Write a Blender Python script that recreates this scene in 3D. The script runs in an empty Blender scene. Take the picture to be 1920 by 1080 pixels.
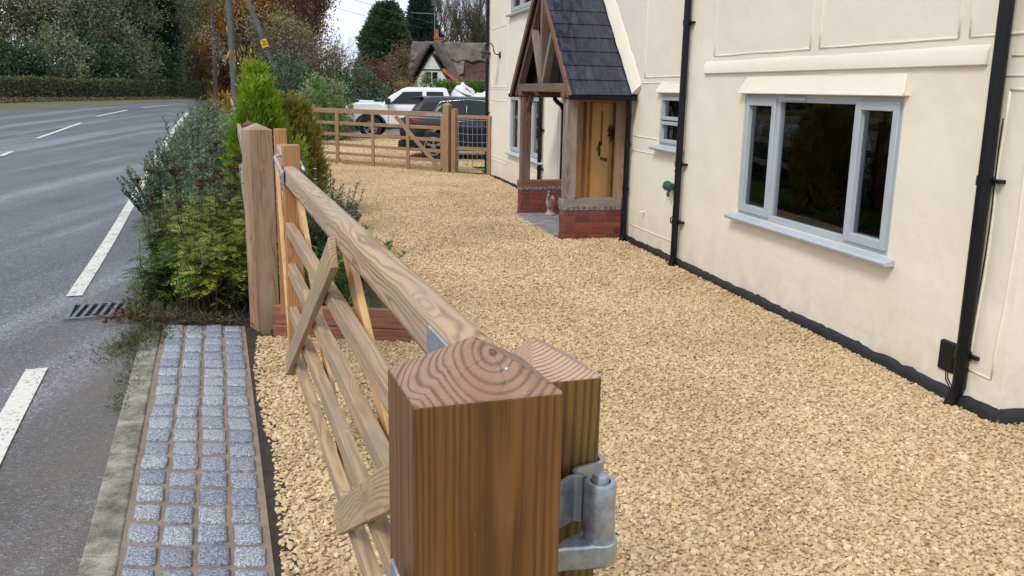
import bpy, bmesh, math, random
import numpy as np
from mathutils import Matrix, Vector
SC = bpy.context.scene
COL = SC.collection
R = math.radians
# ------------------------------------------------------------------ camera
FPX, PITCH, ROLL, EYE = 1660.0, R(12.6), R(-1.0), 1.7
_f = Vector((0, math.cos(PITCH), -math.sin(PITCH))); _r0 = Vector((1, 0, 0)); _u0 = _r0.cross(_f)
_r = _r0*math.cos(ROLL) - _u0*math.sin(ROLL); _u = _u0*math.cos(ROLL) + _r0*math.sin(ROLL)
cam = bpy.data.cameras.new('camera'); cam_o = bpy.data.objects.new('camera', cam); COL.objects.link(cam_o)
cam.lens = 36*FPX/1920; cam.sensor_width = 36; cam.clip_start = 0.05; cam.clip_end = 2000
M = Matrix.Identity(4)
for i in range(3):
    M[i][0] = _r[i]; M[i][1] = _u[i]; M[i][2] = -_f[i]
M.translation = (0, 0, EYE)
cam_o.matrix_world = M; SC.camera = cam_o
SC.render.resolution_x, SC.render.resolution_y = 1024, 576
# ------------------------------------------------------------------ world, sun, exposure
SUN_EL, SUN_AZ = R(48), R(215)          # azimuth clockwise from +Y
w = bpy.data.worlds.new("World"); SC.world = w; w.use_nodes = True
nt = w.node_tree; nt.nodes.clear()
def nd(nt, typ, **kw):
    n = nt.nodes.new(typ)
    for k, v in kw.items():
        if k.startswith('_'): setattr(n, k[1:], v)
        else:
            s = n.inputs[int(k[1:])] if (k[0] == 'i' and k[1:].isdigit()) else n.inputs[k.replace('__', ' ')]
            if hasattr(v, 'is_output'): nt.links.new(v, s)
            else: s.default_value = v
    return n
sky = nd(nt, 'ShaderNodeTexSky', _sky_type='NISHITA', _sun_disc=False, _sun_elevation=SUN_EL, _sun_rotation=SUN_AZ, _air_density=1.2, _dust_density=2.0)
tc = nd(nt, 'ShaderNodeTexCoord')
mp = nd(nt, 'ShaderNodeMapping', Vector=tc.outputs['Generated'], Scale=(1, 1, 3.2))
cn = nd(nt, 'ShaderNodeTexNoise', Vector=mp.outputs[0], Scale=2.6, Detail=6.0, Roughness=0.55)
cr = nd(nt, 'ShaderNodeValToRGB', Fac=cn.outputs['Fac'])
cr.color_ramp.elements[0].position = 0.32; cr.color_ramp.elements[0].color = (4.6, 5.3, 6.6, 1)
cr.color_ramp.elements[1].position = 0.68; cr.color_ramp.elements[1].color = (6.9, 7.2, 7.8, 1)
mx = nd(nt, 'ShaderNodeMixRGB', Fac=0.88, Color1=sky.outputs[0], Color2=cr.outputs[0])
bg = nd(nt, 'ShaderNodeBackground', Color=mx.outputs[0], Strength=0.115)
nt.links.new(bg.outputs[0], nd(nt, 'ShaderNodeOutputWorld').inputs[0])
sun = bpy.data.lights.new('sun', 'SUN'); sun.energy = 1.3; sun.angle = R(14); sun.color = (1.0, 0.96, 0.9)
so = bpy.data.objects.new('sun', sun); COL.objects.link(so)
sd = Vector((math.sin(SUN_AZ)*math.cos(SUN_EL), math.cos(SUN_AZ)*math.cos(SUN_EL), math.sin(SUN_EL)))
so.rotation_euler = sd.to_track_quat('Z', 'Y').to_euler(); so.location = (0, 0, 30)
vs = SC.view_settings; vs.view_transform = 'Standard'; vs.look = 'None'; vs.gamma = 1; vs.exposure = 0.6; vs.use_curve_mapping = False
SC.cycles.max_bounces = 8; SC.cycles.transparent_max_bounces = 16; SC.cycles.use_denoising = True
# ------------------------------------------------------------------ geometry helpers
def ss(t): t = max(0.0, min(1.0, t)); return t*t*(3-2*t)
def fence_x(y): return -1.76 - 0.318*(y-6.1)
def terr(x, y):
    return 0.8*ss((y-8)/37.0)*ss((fence_x(y)-0.2-x)/2.6)
def pxray(x, y):
    return (_f*FPX + _r*(x-960) - _u*(y-540)).normalized()
def gnd(x, y):
    d = pxray(x, y); z = 0.0
    for i in range(30):
        t = (z-EYE)/d.z; p = Vector((0, 0, EYE)) + d*t; z = 0.6*z + 0.4*terr(p.x, p.y)
    return p
def far(px, D):
    d = pxray(px, 540 - (FPX*math.tan(PITCH))); x = d.x/d.y*D
    return x, D, terr(x, D)
def link(name, me, mat=None, parent=None, mtx=None, smooth=False):
    o = bpy.data.objects.new(name, me); COL.objects.link(o)
    if mat is not None:
        for m in (mat if isinstance(mat, (list, tuple)) else [mat]): me.materials.append(m)
    if parent is not None: o.parent = parent
    if mtx is not None: o.matrix_local = mtx
    if smooth: me.polygons.foreach_set('use_smooth', [True]*len(me.polygons))
    return o
def tag(o, label=None, cat=None, group=None, kind=None):
    if label: o['label'] = label
    if cat: o['category'] = cat
    if group: o['group'] = group
    if kind: o['kind'] = kind
    return o
def empty(name, label, cat, loc=(0, 0, 0), rz=0.0, group=None):
    o = bpy.data.objects.new(name, None); COL.objects.link(o); o.location = loc; o.rotation_euler = (0, 0, rz)
    o.empty_display_size = 0.1
    return tag(o, label, cat, group)
def dup(root, loc, rz, label, sc=None):
    def cp(o, par):
        c = o.copy(); COL.objects.link(c); c.parent = par
        for ch in list(o.children): cp(ch, c)
        return c
    r = cp(root, None); r.location = loc; r.rotation_euler = (0, 0, rz)
    if sc: r.scale = (sc, sc, sc)
    r['label'] = label
    return r
class MB:
    def __init__(s): s.v = []; s.f = []; s.mi = []; s.cur = 0
    def add(s, vs, fs):
        b = len(s.v); s.v += [tuple(v) for v in vs]
        for f in fs: s.f.append(tuple(b+i for i in f)); s.mi.append(s.cur)
    def box(s, a, b):
        (x0, y0, z0), (x1, y1, z1) = a, b
        s.add([(x0,y0,z0),(x1,y0,z0),(x1,y1,z0),(x0,y1,z0),(x0,y0,z1),(x1,y0,z1),(x1,y1,z1),(x0,y1,z1)],
              [(0,3,2,1),(4,5,6,7),(0,1,5,4),(1,2,6,5),(2,3,7,6),(3,0,4,7)])
    def prism(s, poly, d, h0, h1):
        """poly 2d list; d axis index of extrusion; the 2 other axes in cyclic order"""
        n = len(poly)
        def P(p, h):
            r = [0, 0, 0]; r[d] = h; r[(d+1) % 3] = p[0]; r[(d+2) % 3] = p[1]; return r
        s.add([P(p, h0) for p in poly]+[P(p, h1) for p in poly],
              [tuple(range(n))[::-1], tuple(range(n, 2*n))]+[(i, (i+1) % n, n+(i+1) % n, n+i) for i in range(n)])
    def beam(s, p0, p1, wd, ht, up=(0, 0, 1)):
        p0 = Vector(p0); p1 = Vector(p1); d = (p1-p0).normalized(); up = Vector(up)
        sd_ = d.cross(up).normalized(); up = sd_.cross(d); a = sd_*wd/2; b = up*ht/2
        vs = [p0-a-b, p0+a-b, p0+a+b, p0-a+b, p1-a-b, p1+a-b, p1+a+b, p1-a+b]
        s.add(vs, [(0,1,2,3),(7,6,5,4),(0,4,5,1),(1,5,6,2),(2,6,7,3),(3,7,4,0)])
    def tube(s, pts, rad, n=8, cap=True):
        pts = [Vector(p) for p in pts]; m = len(pts)
        if not hasattr(rad, '__len__'): rad = [rad]*m
        b = len(s.v); prev = None
        for i, p in enumerate(pts):
            d = (pts[min(i+1, m-1)]-pts[max(i-1, 0)])
            d = d.normalized() if d.length > 1e-9 else Vector((0, 0, 1))
            if prev is None:
                a = d.orthogonal().normalized()
            else:
                a = prev - d*prev.dot(d)
                a = a.normalized() if a.length > 1e-6 else d.orthogonal().normalized()
            prev = a; c = d.cross(a)
            for k in range(n):
                t = 2*math.pi*k/n; s.v.append(tuple(p + (a*math.cos(t)+c*math.sin(t))*rad[i]))
        for i in range(m-1):
            for k in range(n):
                k2 = (k+1) % n; s.f.append((b+i*n+k, b+i*n+k2, b+(i+1)*n+k2, b+(i+1)*n+k)); s.mi.append(s.cur)
        if cap:
            s.f.append(tuple(b+k for k in range(n))[::-1]); s.mi.append(s.cur)
            s.f.append(tuple(b+(m-1)*n+k for k in range(n))); s.mi.append(s.cur)
    def lathe(s, prof, c=(0, 0, 0), n=20, axis=2, cap=True):
        b = len(s.v)
        for (r_, h) in prof:
            for k in range(n):
                t = 2*math.pi*k/n; q = [0, 0, 0]; q[axis] = h; q[(axis+1) % 3] = r_*math.cos(t); q[(axis+2) % 3] = r_*math.sin(t)
                s.v.append((q[0]+c[0], q[1]+c[1], q[2]+c[2]))
        for i in range(len(prof)-1):
            for k in range(n):
                k2 = (k+1) % n; s.f.append((b+i*n+k, b+i*n+k2, b+(i+1)*n+k2, b+(i+1)*n+k)); s.mi.append(s.cur)
        if not cap: return
        s.f.append(tuple(b+k for k in range(n))[::-1]); s.mi.append(s.cur)
        s.f.append(tuple(b+(len(prof)-1)*n+k for k in range(n))); s.mi.append(s.cur)
    def build(s, name, mat=None, parent=None, mtx=None, smooth=False, bevel=0, seg=2, fix=True):
        me = bpy.data.meshes.new(name); me.from_pydata(s.v, [], s.f)
        if any(s.mi): me.polygons.foreach_set('material_index', s.mi)
        if fix and len(s.v) < 60000:
            bm = bmesh.new(); bm.from_mesh(me); bmesh.ops.recalc_face_normals(bm, faces=bm.faces); bm.to_mesh(me); bm.free()
        me.update()
        o = link(name, me, mat, parent, mtx)
        if bevel:
            b = o.modifiers.new('bevel', 'BEVEL'); b.width = bevel; b.segments = seg; b.limit_method = 'ANGLE'; b.angle_limit = R(40)
        if smooth or bevel:
            me.polygons.foreach_set('use_smooth', [True]*len(me.polygons))
            if not smooth or smooth == 'auto':
                try: me.set_sharp_from_angle(angle=R(38))
                except Exception: pass
        return o
def timber(name, p0, p1, wd, ht, mat, parent=None, up=(0, 0, 1), bevel=0.004, taper=None):
    """a sawn board: mesh along its own X so that the grain follows it"""
    p0 = Vector(p0); p1 = Vector(p1); d = p1-p0; L = d.length; d.normalize(); u_ = Vector(up)
    yv = u_.cross(d).normalized(); zv = d.cross(yv)
    m = Matrix.Identity(4)
    for i in range(3): m[i][0] = d[i]; m[i][1] = yv[i]; m[i][2] = zv[i]
    m.translation = p0
    b = MB(); b.box((0, -wd/2, -ht/2), (L, wd/2, ht/2))
    return b.build(name, mat, parent, m, bevel=bevel)
def np_mesh(name, verts, faces4, mat, parent=None, smooth=False):
    me = bpy.data.meshes.new(name)
    nv = len(verts); nf = len(faces4); k = faces4.shape[1]
    me.vertices.add(nv); me.vertices.foreach_set('co', verts.astype(np.float32).ravel())
    me.loops.add(nf*k); me.loops.foreach_set('vertex_index', faces4.astype(np.int32).ravel())
    me.polygons.add(nf); me.polygons.foreach_set('loop_start', np.arange(nf, dtype=np.int32)*k)
    me.update(calc_edges=True)
    return link(name, me, mat, parent, smooth=smooth)
# ------------------------------------------------------------------ materials
MAT = {}
def new_mat(name):
    m = bpy.data.materials.new(name); m.use_nodes = True; m.node_tree.nodes.clear(); MAT[name] = m; return m, m.node_tree
def out(nt, sh, disp=None):
    o = nd(nt, 'ShaderNodeOutputMaterial'); nt.links.new(sh, o.inputs[0])
def ramp(nt, fac, stops, interp='LINEAR'):
    r_ = nd(nt, 'ShaderNodeValToRGB', Fac=fac); e = r_.color_ramp.elements; r_.color_ramp.interpolation = interp
    while len(e) > 1: e.remove(e[-1])
    e[0].position = stops[0][0]; e[0].color = (*stops[0][1], 1)
    for p, c in stops[1:]:
        q = e.new(p); q.color = (*c, 1)
    return r_.outputs[0]
def mth(nt, op, a, b=None, c=None, clamp=False):
    kw = {'i0': a}
    if b is not None: kw['i1'] = b
    if c is not None: kw['i2'] = c
    n = nd(nt, 'ShaderNodeMath', _operation=op, _use_clamp=clamp, **kw); return n.outputs[0]
def plain(name, col, rough=0.6, var=0.12, scale=8.0, bump=0.0, bscale=60.0, metal=0.0, spec=0.5, coat=0.0, detail=5.0, col2=None):
    m, nt = new_mat(name); t = nd(nt, 'ShaderNodeTexCoord').outputs['Object']
    n = nd(nt, 'ShaderNodeTexNoise', Vector=t, Scale=scale, Detail=detail, Roughness=0.6).outputs['Fac']
    c2 = col2 or tuple(c*(1+var) for c in col)
    c = ramp(nt, n, [(0.3, tuple(x*(1-var) for x in col)), (0.7, c2)])
    kw = {}
    if bump:
        bn = nd(nt, 'ShaderNodeTexNoise', Vector=t, Scale=bscale, Detail=6.0, Roughness=0.65).outputs['Fac']
        kw['Normal'] = nd(nt, 'ShaderNodeBump', Height=bn, Strength=0.6, Distance=bump).outputs[0]
    rr = mth(nt, 'MULTIPLY_ADD', n, 0.25, rough-0.125)
    p = nd(nt, 'ShaderNodeBsdfPrincipled', Base__Color=c, Roughness=rr, Metallic=metal, **kw)
    p.inputs['Specular IOR Level'].default_value = spec; p.inputs['Coat Weight'].default_value = coat
    out(nt, p.outputs[0]); return m
def wood(name, light, dark, freq=110.0, contrast=0.75, rough=0.65, pith=(0.0, -0.02), rnd=0.03, wob=0.02, tint=None, bump=0.0012, sharp=2.2, stretch=1.3, knots=True, irr_amp=5.0, blot=1.0, flecks=False, cracks=False):
    m, nt = new_mat(name)
    t = nd(nt, 'ShaderNodeTexCoord').outputs['Object']; rv = nd(nt, 'ShaderNodeObjectInfo').outputs['Random']
    sh = nd(nt, 'ShaderNodeCombineXYZ', X=mth(nt, 'MULTIPLY', rv, 37.0), Y=pith[0], Z=pith[1]).outputs[0]
    if rnd:
        r2 = mth(nt, 'FRACT', mth(nt, 'MULTIPLY', rv, 7.13)); r3 = mth(nt, 'FRACT', mth(nt, 'MULTIPLY', rv, 13.7))
        sh = nd(nt, 'ShaderNodeCombineXYZ', X=mth(nt, 'MULTIPLY', rv, 37.0), Y=mth(nt, 'MULTIPLY_ADD', r2, 2*rnd, pith[0]-rnd),
                Z=mth(nt, 'MULTIPLY_ADD', r3, 2*rnd, pith[1]-rnd)).outputs[0]
    p = nd(nt, 'ShaderNodeVectorMath', _operation='SUBTRACT', i0=t, i1=(0, 0, 0)); nt.links.new(sh, p.inputs[1]); p = p.outputs[0]
    q = nd(nt, 'ShaderNodeMapping', Vector=p, Scale=(stretch, 7, 7)).outputs[0]
    no = nd(nt, 'ShaderNodeTexNoise', Vector=q, Scale=1.0, Detail=2.0, Roughness=0.45).outputs['Color']
    no = nd(nt, 'ShaderNodeVectorMath', _operation='SUBTRACT', i0=no, i1=(0.5, 0.5, 0.5)).outputs[0]
    no = nd(nt, 'ShaderNodeVectorMath', _operation='MULTIPLY', i0=no, i1=(0, wob*4, wob*4)).outputs[0]
    p2 = nd(nt, 'ShaderNodeVectorMath', _operation='ADD', i0=p, i1=no).outputs[0]
    if knots:
        kv = nd(nt, 'ShaderNodeMapping', Vector=p, Scale=(2.4, 11, 11)).outputs[0]
        vo = nd(nt, 'ShaderNodeTexVoronoi', Vector=kv, Scale=1.0, Randomness=1.0).outputs['Distance']
        kn = mth(nt, 'SUBTRACT', 1.0, mth(nt, 'MULTIPLY', vo, 3.2), clamp=True)
    sx = nd(nt, 'ShaderNodeSeparateXYZ', Vector=p2)
    rad = mth(nt, 'SQRT', mth(nt, 'ADD', mth(nt, 'POWER', sx.outputs[1], 2.0), mth(nt, 'POWER', sx.outputs[2], 2.0)))
    if knots: rad = mth(nt, 'ADD', rad, mth(nt, 'MULTIPLY', kn, 0.035))
    irr = nd(nt, 'ShaderNodeTexNoise', _noise_dimensions='1D', W=mth(nt, 'MULTIPLY', rad, 60.0), Scale=1.0, Detail=1.0).outputs['Fac']
    ph = mth(nt, 'ADD', mth(nt, 'MULTIPLY', rad, freq*2*math.pi), mth(nt, 'MULTIPLY', irr, irr_amp))
    rg = mth(nt, 'POWER', mth(nt, 'MULTIPLY_ADD', mth(nt, 'SINE', ph), 0.5, 0.5), sharp)
    fb = nd(nt, 'ShaderNodeMapping', Vector=p, Scale=(9, 420, 420)).outputs[0]
    fi = nd(nt, 'ShaderNodeTexNoise', Vector=fb, Scale=1.0, Detail=3.0, Roughness=0.6).outputs['Fac']
    bl = nd(nt, 'ShaderNodeMapping', Vector=p, Scale=(3, 22, 22)).outputs[0]
    bf = nd(nt, 'ShaderNodeTexNoise', Vector=bl, Scale=1.0, Detail=4.0, Roughness=0.6).outputs['Fac']
    f = mth(nt, 'MULTIPLY', rg, contrast)
    f = mth(nt, 'ADD', f, mth(nt, 'MULTIPLY', mth(nt, 'SUBTRACT', fi, 0.5), 1.15))
    f = mth(nt, 'ADD', f, mth(nt, 'MULTIPLY', mth(nt, 'SUBTRACT', bf, 0.5), blot), clamp=True)
    if knots: f = mth(nt, 'ADD', f, mth(nt, 'POWER', kn, 3.0), clamp=True)
    c = nd(nt, 'ShaderNodeMixRGB', Fac=f, Color1=(*light, 1), Color2=(*dark, 1)).outputs[0]
    if cracks:
        an = nd(nt, 'ShaderNodeMath', _operation='ARCTAN2', i0=sx.outputs[2], i1=sx.outputs[1]).outputs[0]
        ck = mth(nt, 'POWER', mth(nt, 'MULTIPLY_ADD', mth(nt, 'SINE', mth(nt, 'MULTIPLY_ADD', bf, 9.0, mth(nt, 'MULTIPLY', an, 5.0))), 0.5, 0.5), 90.0)
        ck = mth(nt, 'MULTIPLY', ck, mth(nt, 'SUBTRACT', 1.0, mth(nt, 'MULTIPLY', rad, 16.0), clamp=True))
        co = mth(nt, 'SUBTRACT', 1.0, mth(nt, 'MULTIPLY', rad, 130.0), clamp=True)
        f = mth(nt, 'ADD', f, mth(nt, 'ADD', mth(nt, 'MULTIPLY', ck, 0.8), mth(nt, 'MULTIPLY', co, 0.8)), clamp=True)
        c = nd(nt, 'ShaderNodeMixRGB', Fac=f, Color1=(*light, 1), Color2=(*dark, 1)).outputs[0]
    if tint:
        tn = nd(nt, 'ShaderNodeTexNoise', Vector=nd(nt, 'ShaderNodeMapping', Vector=p, Scale=(1.5, 9, 9)).outputs[0], Scale=1.0, Detail=3.0).outputs['Fac']
        tf = ramp(nt, tn, [(0.42, (0, 0, 0)), (0.62, (1, 1, 1))])
        c = nd(nt, 'ShaderNodeMixRGB', Fac=mth(nt, 'MULTIPLY', tf, 0.7), Color1=c, Color2=(*tint, 1)).outputs[0]
    if flecks:
        fl_ = nd(nt, 'ShaderNodeTexNoise', Vector=nd(nt, 'ShaderNodeMapping', Vector=p, Scale=(70, 520, 520)).outputs[0], Scale=1.0, Detail=1.0).outputs['Fac']
        c = nd(nt, 'ShaderNodeMixRGB', Fac=mth(nt, 'MULTIPLY', ramp(nt, fl_, [(0.80, (0, 0, 0)), (0.84, (1, 1, 1))]), 0.7), Color1=c, Color2=(0.42, 0.30, 0.17, 1)).outputs[0]
    h = mth(nt, 'ADD', mth(nt, 'MULTIPLY', rg, -0.5), fi)
    bm_ = nd(nt, 'ShaderNodeBump', Height=h, Strength=0.6, Distance=bump).outputs[0]
    pb = nd(nt, 'ShaderNodeBsdfPrincipled', Base__Color=c, Roughness=rough, Normal=bm_)
    out(nt, pb.outputs[0]); return m
def leafm(name, cols, rough=0.55, trans=0.28, lo=0.0, hi=1.0, spec=0.35):
    m, nt = new_mat(name); g = nd(nt, 'ShaderNodeNewGeometry')
    t = nd(nt, 'ShaderNodeTexCoord').outputs['Object']
    n = nd(nt, 'ShaderNodeTexNoise', Vector=t, Scale=1.1, Detail=3.0).outputs['Fac']
    f = mth(nt, 'ADD', mth(nt, 'MULTIPLY', g.outputs['Random Per Island'], 0.62), mth(nt, 'MULTIPLY', mth(nt, 'SUBTRACT', n, 0.3), 0.9), clamp=True)
    k = len(cols); c = ramp(nt, f, [(i/(k-1), cc) for i, cc in enumerate(cols)])
    p = nd(nt, 'ShaderNodeBsdfPrincipled', Base__Color=c, Roughness=rough); p.inputs['Specular IOR Level'].default_value = spec
    tr = nd(nt, 'ShaderNodeBsdfTranslucent', Color=c)
    mx = nd(nt, 'ShaderNodeMixShader', i0=trans, i1=p.outputs[0], i2=tr.outputs[0])
    out(nt, mx.outputs[0]); return m
plain('black_plastic', (0.006, 0.0065, 0.008), spec=0.3, rough=0.36, var=0.3, scale=5, bump=0.0006, bscale=30)
plain('tar', (0.012, 0.012, 0.013), rough=0.6, var=0.5, scale=14, bump=0.008, bscale=22)
plain('galvanised', (0.42, 0.45, 0.48), rough=0.42, var=0.22, scale=70, metal=0.75, bump=0.0006, bscale=120)
plain('upvc', (0.42, 0.46, 0.49), rough=0.38, var=0.05, scale=3)
plain('upvc_sill', (0.46, 0.50, 0.53), rough=0.45, var=0.12, scale=25)
plain('oak_frame', (0.30, 0.13, 0.04), rough=0.5, var=0.25, scale=9)
plain('coping', (0.10, 0.11, 0.12), rough=0.5, var=0.5, scale=30, bump=0.002, bscale=40, col2=(0.32, 0.32, 0.31))
plain('stone_paving', (0.24, 0.24, 0.245), rough=0.7, var=0.3, scale=6, bump=0.003, bscale=25)
plain('hen_stone', (0.36, 0.29, 0.25), rough=0.8, var=0.25, scale=20, bump=0.003, bscale=60)
plain('soil', (0.035, 0.024, 0.017), rough=0.95, var=0.5, scale=12, bump=0.03, bscale=25)
plain('pole_mark', (0.42, 0.30, 0.08), rough=0.6)
plain('white_paint', (0.72, 0.72, 0.69), rough=0.5, var=0.05)
plain('room', (0.78, 0.72, 0.60), rough=0.9, var=0.25, scale=1.5)
plain('curtain', (0.42, 0.42, 0.40), rough=0.9, var=0.25, scale=10)
plain('dark_iron', (0.02, 0.019, 0.018), rough=0.5, var=0.4)
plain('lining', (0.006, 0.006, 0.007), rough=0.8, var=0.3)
plain('bark', (0.10, 0.085, 0.06), rough=0.9, var=0.4, scale=12, bump=0.02, bscale=20)
plain('bark_dark', (0.045, 0.036, 0.028), rough=0.9, var=0.4, scale=12, bump=0.02, bscale=20)
plain('bark_pale', (0.17, 0.15, 0.12), rough=0.9, var=0.35, scale=12, bump=0.02, bscale=20)
plain('stem_brown', (0.07, 0.04, 0.025), rough=0.9, var=0.4, scale=12)
plain('stem_green', (0.08, 0.10, 0.05), rough=0.8, var=0.3, scale=12)
plain('seed_head', (0.045, 0.022, 0.014), rough=0.95, var=0.5, scale=60)
plain('petal', (0.75, 0.76, 0.70), rough=0.7, var=0.08)
plain('pole_wood', (0.10, 0.105, 0.085), rough=0.85, var=0.35, scale=5, bump=0.01, bscale=20)
plain('pole_brown', (0.085, 0.05, 0.04), rough=0.85, var=0.35, scale=5, bump=0.01, bscale=20)
plain('yellow_sign', (0.75, 0.42, 0.02), rough=0.5, var=0.06)
plain('car_white', (0.72, 0.74, 0.76), rough=0.25, var=0.03, coat=0.6)
plain('car_dark', (0.006, 0.009, 0.018), rough=0.3, var=0.1, coat=0.25)
plain('car_trim', (0.015, 0.015, 0.016), rough=0.5, var=0.2)
plain('tyre', (0.013, 0.013, 0.013), rough=0.8, var=0.4, scale=30)
plain('alloy', (0.45, 0.46, 0.48), rough=0.3, var=0.1, metal=0.8)
plain('tail_red', (0.35, 0.008, 0.012), rough=0.15, var=0.1)
plain('chrome', (0.6, 0.62, 0.64), rough=0.18, var=0.05, metal=0.9)
plain('rust_beam', (0.34, 0.085, 0.035), rough=0.7, var=0.3, scale=5)
plain('tarp_white', (0.68, 0.69, 0.70), rough=0.6, var=0.08, bump=0.03, bscale=6)
plain('tarp_grey', (0.30, 0.27, 0.25), rough=0.8, var=0.3, bump=0.03, bscale=6)
plain('hose_green', (0.02, 0.10, 0.07), rough=0.45, var=0.15)
plain('cable_green', (0.12, 0.24, 0.20), rough=0.5, var=0.15)
plain('cottage_white', (0.66, 0.66, 0.64), rough=0.85, var=0.07, scale=3)
plain('terracotta', (0.36, 0.10, 0.05), rough=0.8, var=0.25, scale=6)
plain('wire', (0.30, 0.31, 0.32), rough=0.5, var=0.2, metal=0.5)
plain('cast_iron', (0.16, 0.17, 0.18), rough=0.5, var=0.4, scale=40, metal=0.4, bump=0.002, bscale=60)
plain('drain_dark', (0.008, 0.008, 0.008), rough=0.9, var=0.4)
# treated and weathered timbers
wood('wood_post_side', (0.200, 0.088, 0.020), (0.056, 0.021, 0.005), freq=125, contrast=0.55, pith=(-0.024, -0.018), rnd=0, wob=0.007, tint=(0.10, 0.040, 0.007), flecks=True, rough=0.5, sharp=1.0, stretch=1.6, irr_amp=11.0, blot=1.5, knots=False)
wood('wood_post_end', (0.33, 0.20, 0.125), (0.125, 0.060, 0.038), freq=100, contrast=0.8, pith=(-0.024, -0.018), rnd=0, wob=0.005, irr_amp=9.0, tint=(0.25, 0.12, 0.062), cracks=True, rough=0.7, sharp=2.6, knots=False)
wood('wood_stump_side', (0.20, 0.11, 0.024), (0.055, 0.023, 0.004), freq=170, contrast=0.8, pith=(0.10, 0.06), rnd=0, wob=0.006, rough=0.5, sharp=1.5, knots=False)
wood('wood_stump_end', (0.50, 0.33, 0.22), (0.15, 0.07, 0.05), freq=165, contrast=0.8, pith=(0.10, 0.06), rnd=0, wob=0.003, rough=0.7, sharp=2.2, knots=False)
wood('wood_rail', (0.47, 0.325, 0.19), (0.20, 0.115, 0.055), freq=120, contrast=0.8, rnd=0.02, wob=0.016, tint=(0.40, 0.29, 0.195), stretch=2.2)
wood('wood_bar', (0.47, 0.32, 0.175), (0.20, 0.12, 0.058), freq=110, contrast=0.6, rnd=0.03, wob=0.012, tint=(0.30, 0.22, 0.15), stretch=1.6)
wood('wood_yellow', (0.58, 0.36, 0.15), (0.34, 0.17, 0.055), freq=90, contrast=0.55, rnd=0.04, wob=0.01)
wood('wood_orange', (0.40, 0.20, 0.07), (0.22, 0.09, 0.026), freq=90, contrast=0.6, rnd=0.04, wob=0.01)
wood('wood_farpost', (0.32, 0.195, 0.11), (0.12, 0.06, 0.03), freq=80, contrast=0.6, rnd=0.02, wob=0.02, tint=(0.40, 0.29, 0.19), blot=1.6)
wood('wood_gate', (0.33, 0.205, 0.105), (0.15, 0.08, 0.038), freq=90, contrast=0.5, rnd=0.04, wob=0.01)
wood('wood_sleeper', (0.27, 0.10, 0.055), (0.11, 0.038, 0.02), freq=90, contrast=0.5, rnd=0.04, wob=0.01)
wood('wood_fence', (0.36, 0.27, 0.21), (0.16, 0.10, 0.07), freq=90, contrast=0.5, rnd=0.04, wob=0.01)
wood('wood_brown', (0.15, 0.075, 0.04), (0.07, 0.03, 0.018), freq=90, contrast=0.5, rnd=0.04, wob=0.01)
wood('oak_dark', (0.17, 0.10, 0.062), (0.06, 0.033, 0.021), freq=70, contrast=0.6, rnd=0.05, wob=0.03, tint=(0.20, 0.16, 0.13))
wood('oak_red', (0.22, 0.10, 0.05), (0.09, 0.037, 0.019), freq=70, contrast=0.6, rnd=0.05, wob=0.02)
wood('oak_grey', (0.26, 0.20, 0.155), (0.10, 0.062, 0.042), freq=60, contrast=0.6, rnd=0.05, wob=0.035, tint=(0.32, 0.28, 0.24))
wood('oak_light', (0.34, 0.21, 0.12), (0.16, 0.085, 0.04), freq=70, contrast=0.5, rnd=0.05, wob=0.03)
wood('oak_door', (0.52, 0.27, 0.07), (0.33, 0.15, 0.035), freq=60, contrast=0.45, rnd=0.05, wob=0.02, knots=False)
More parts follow.
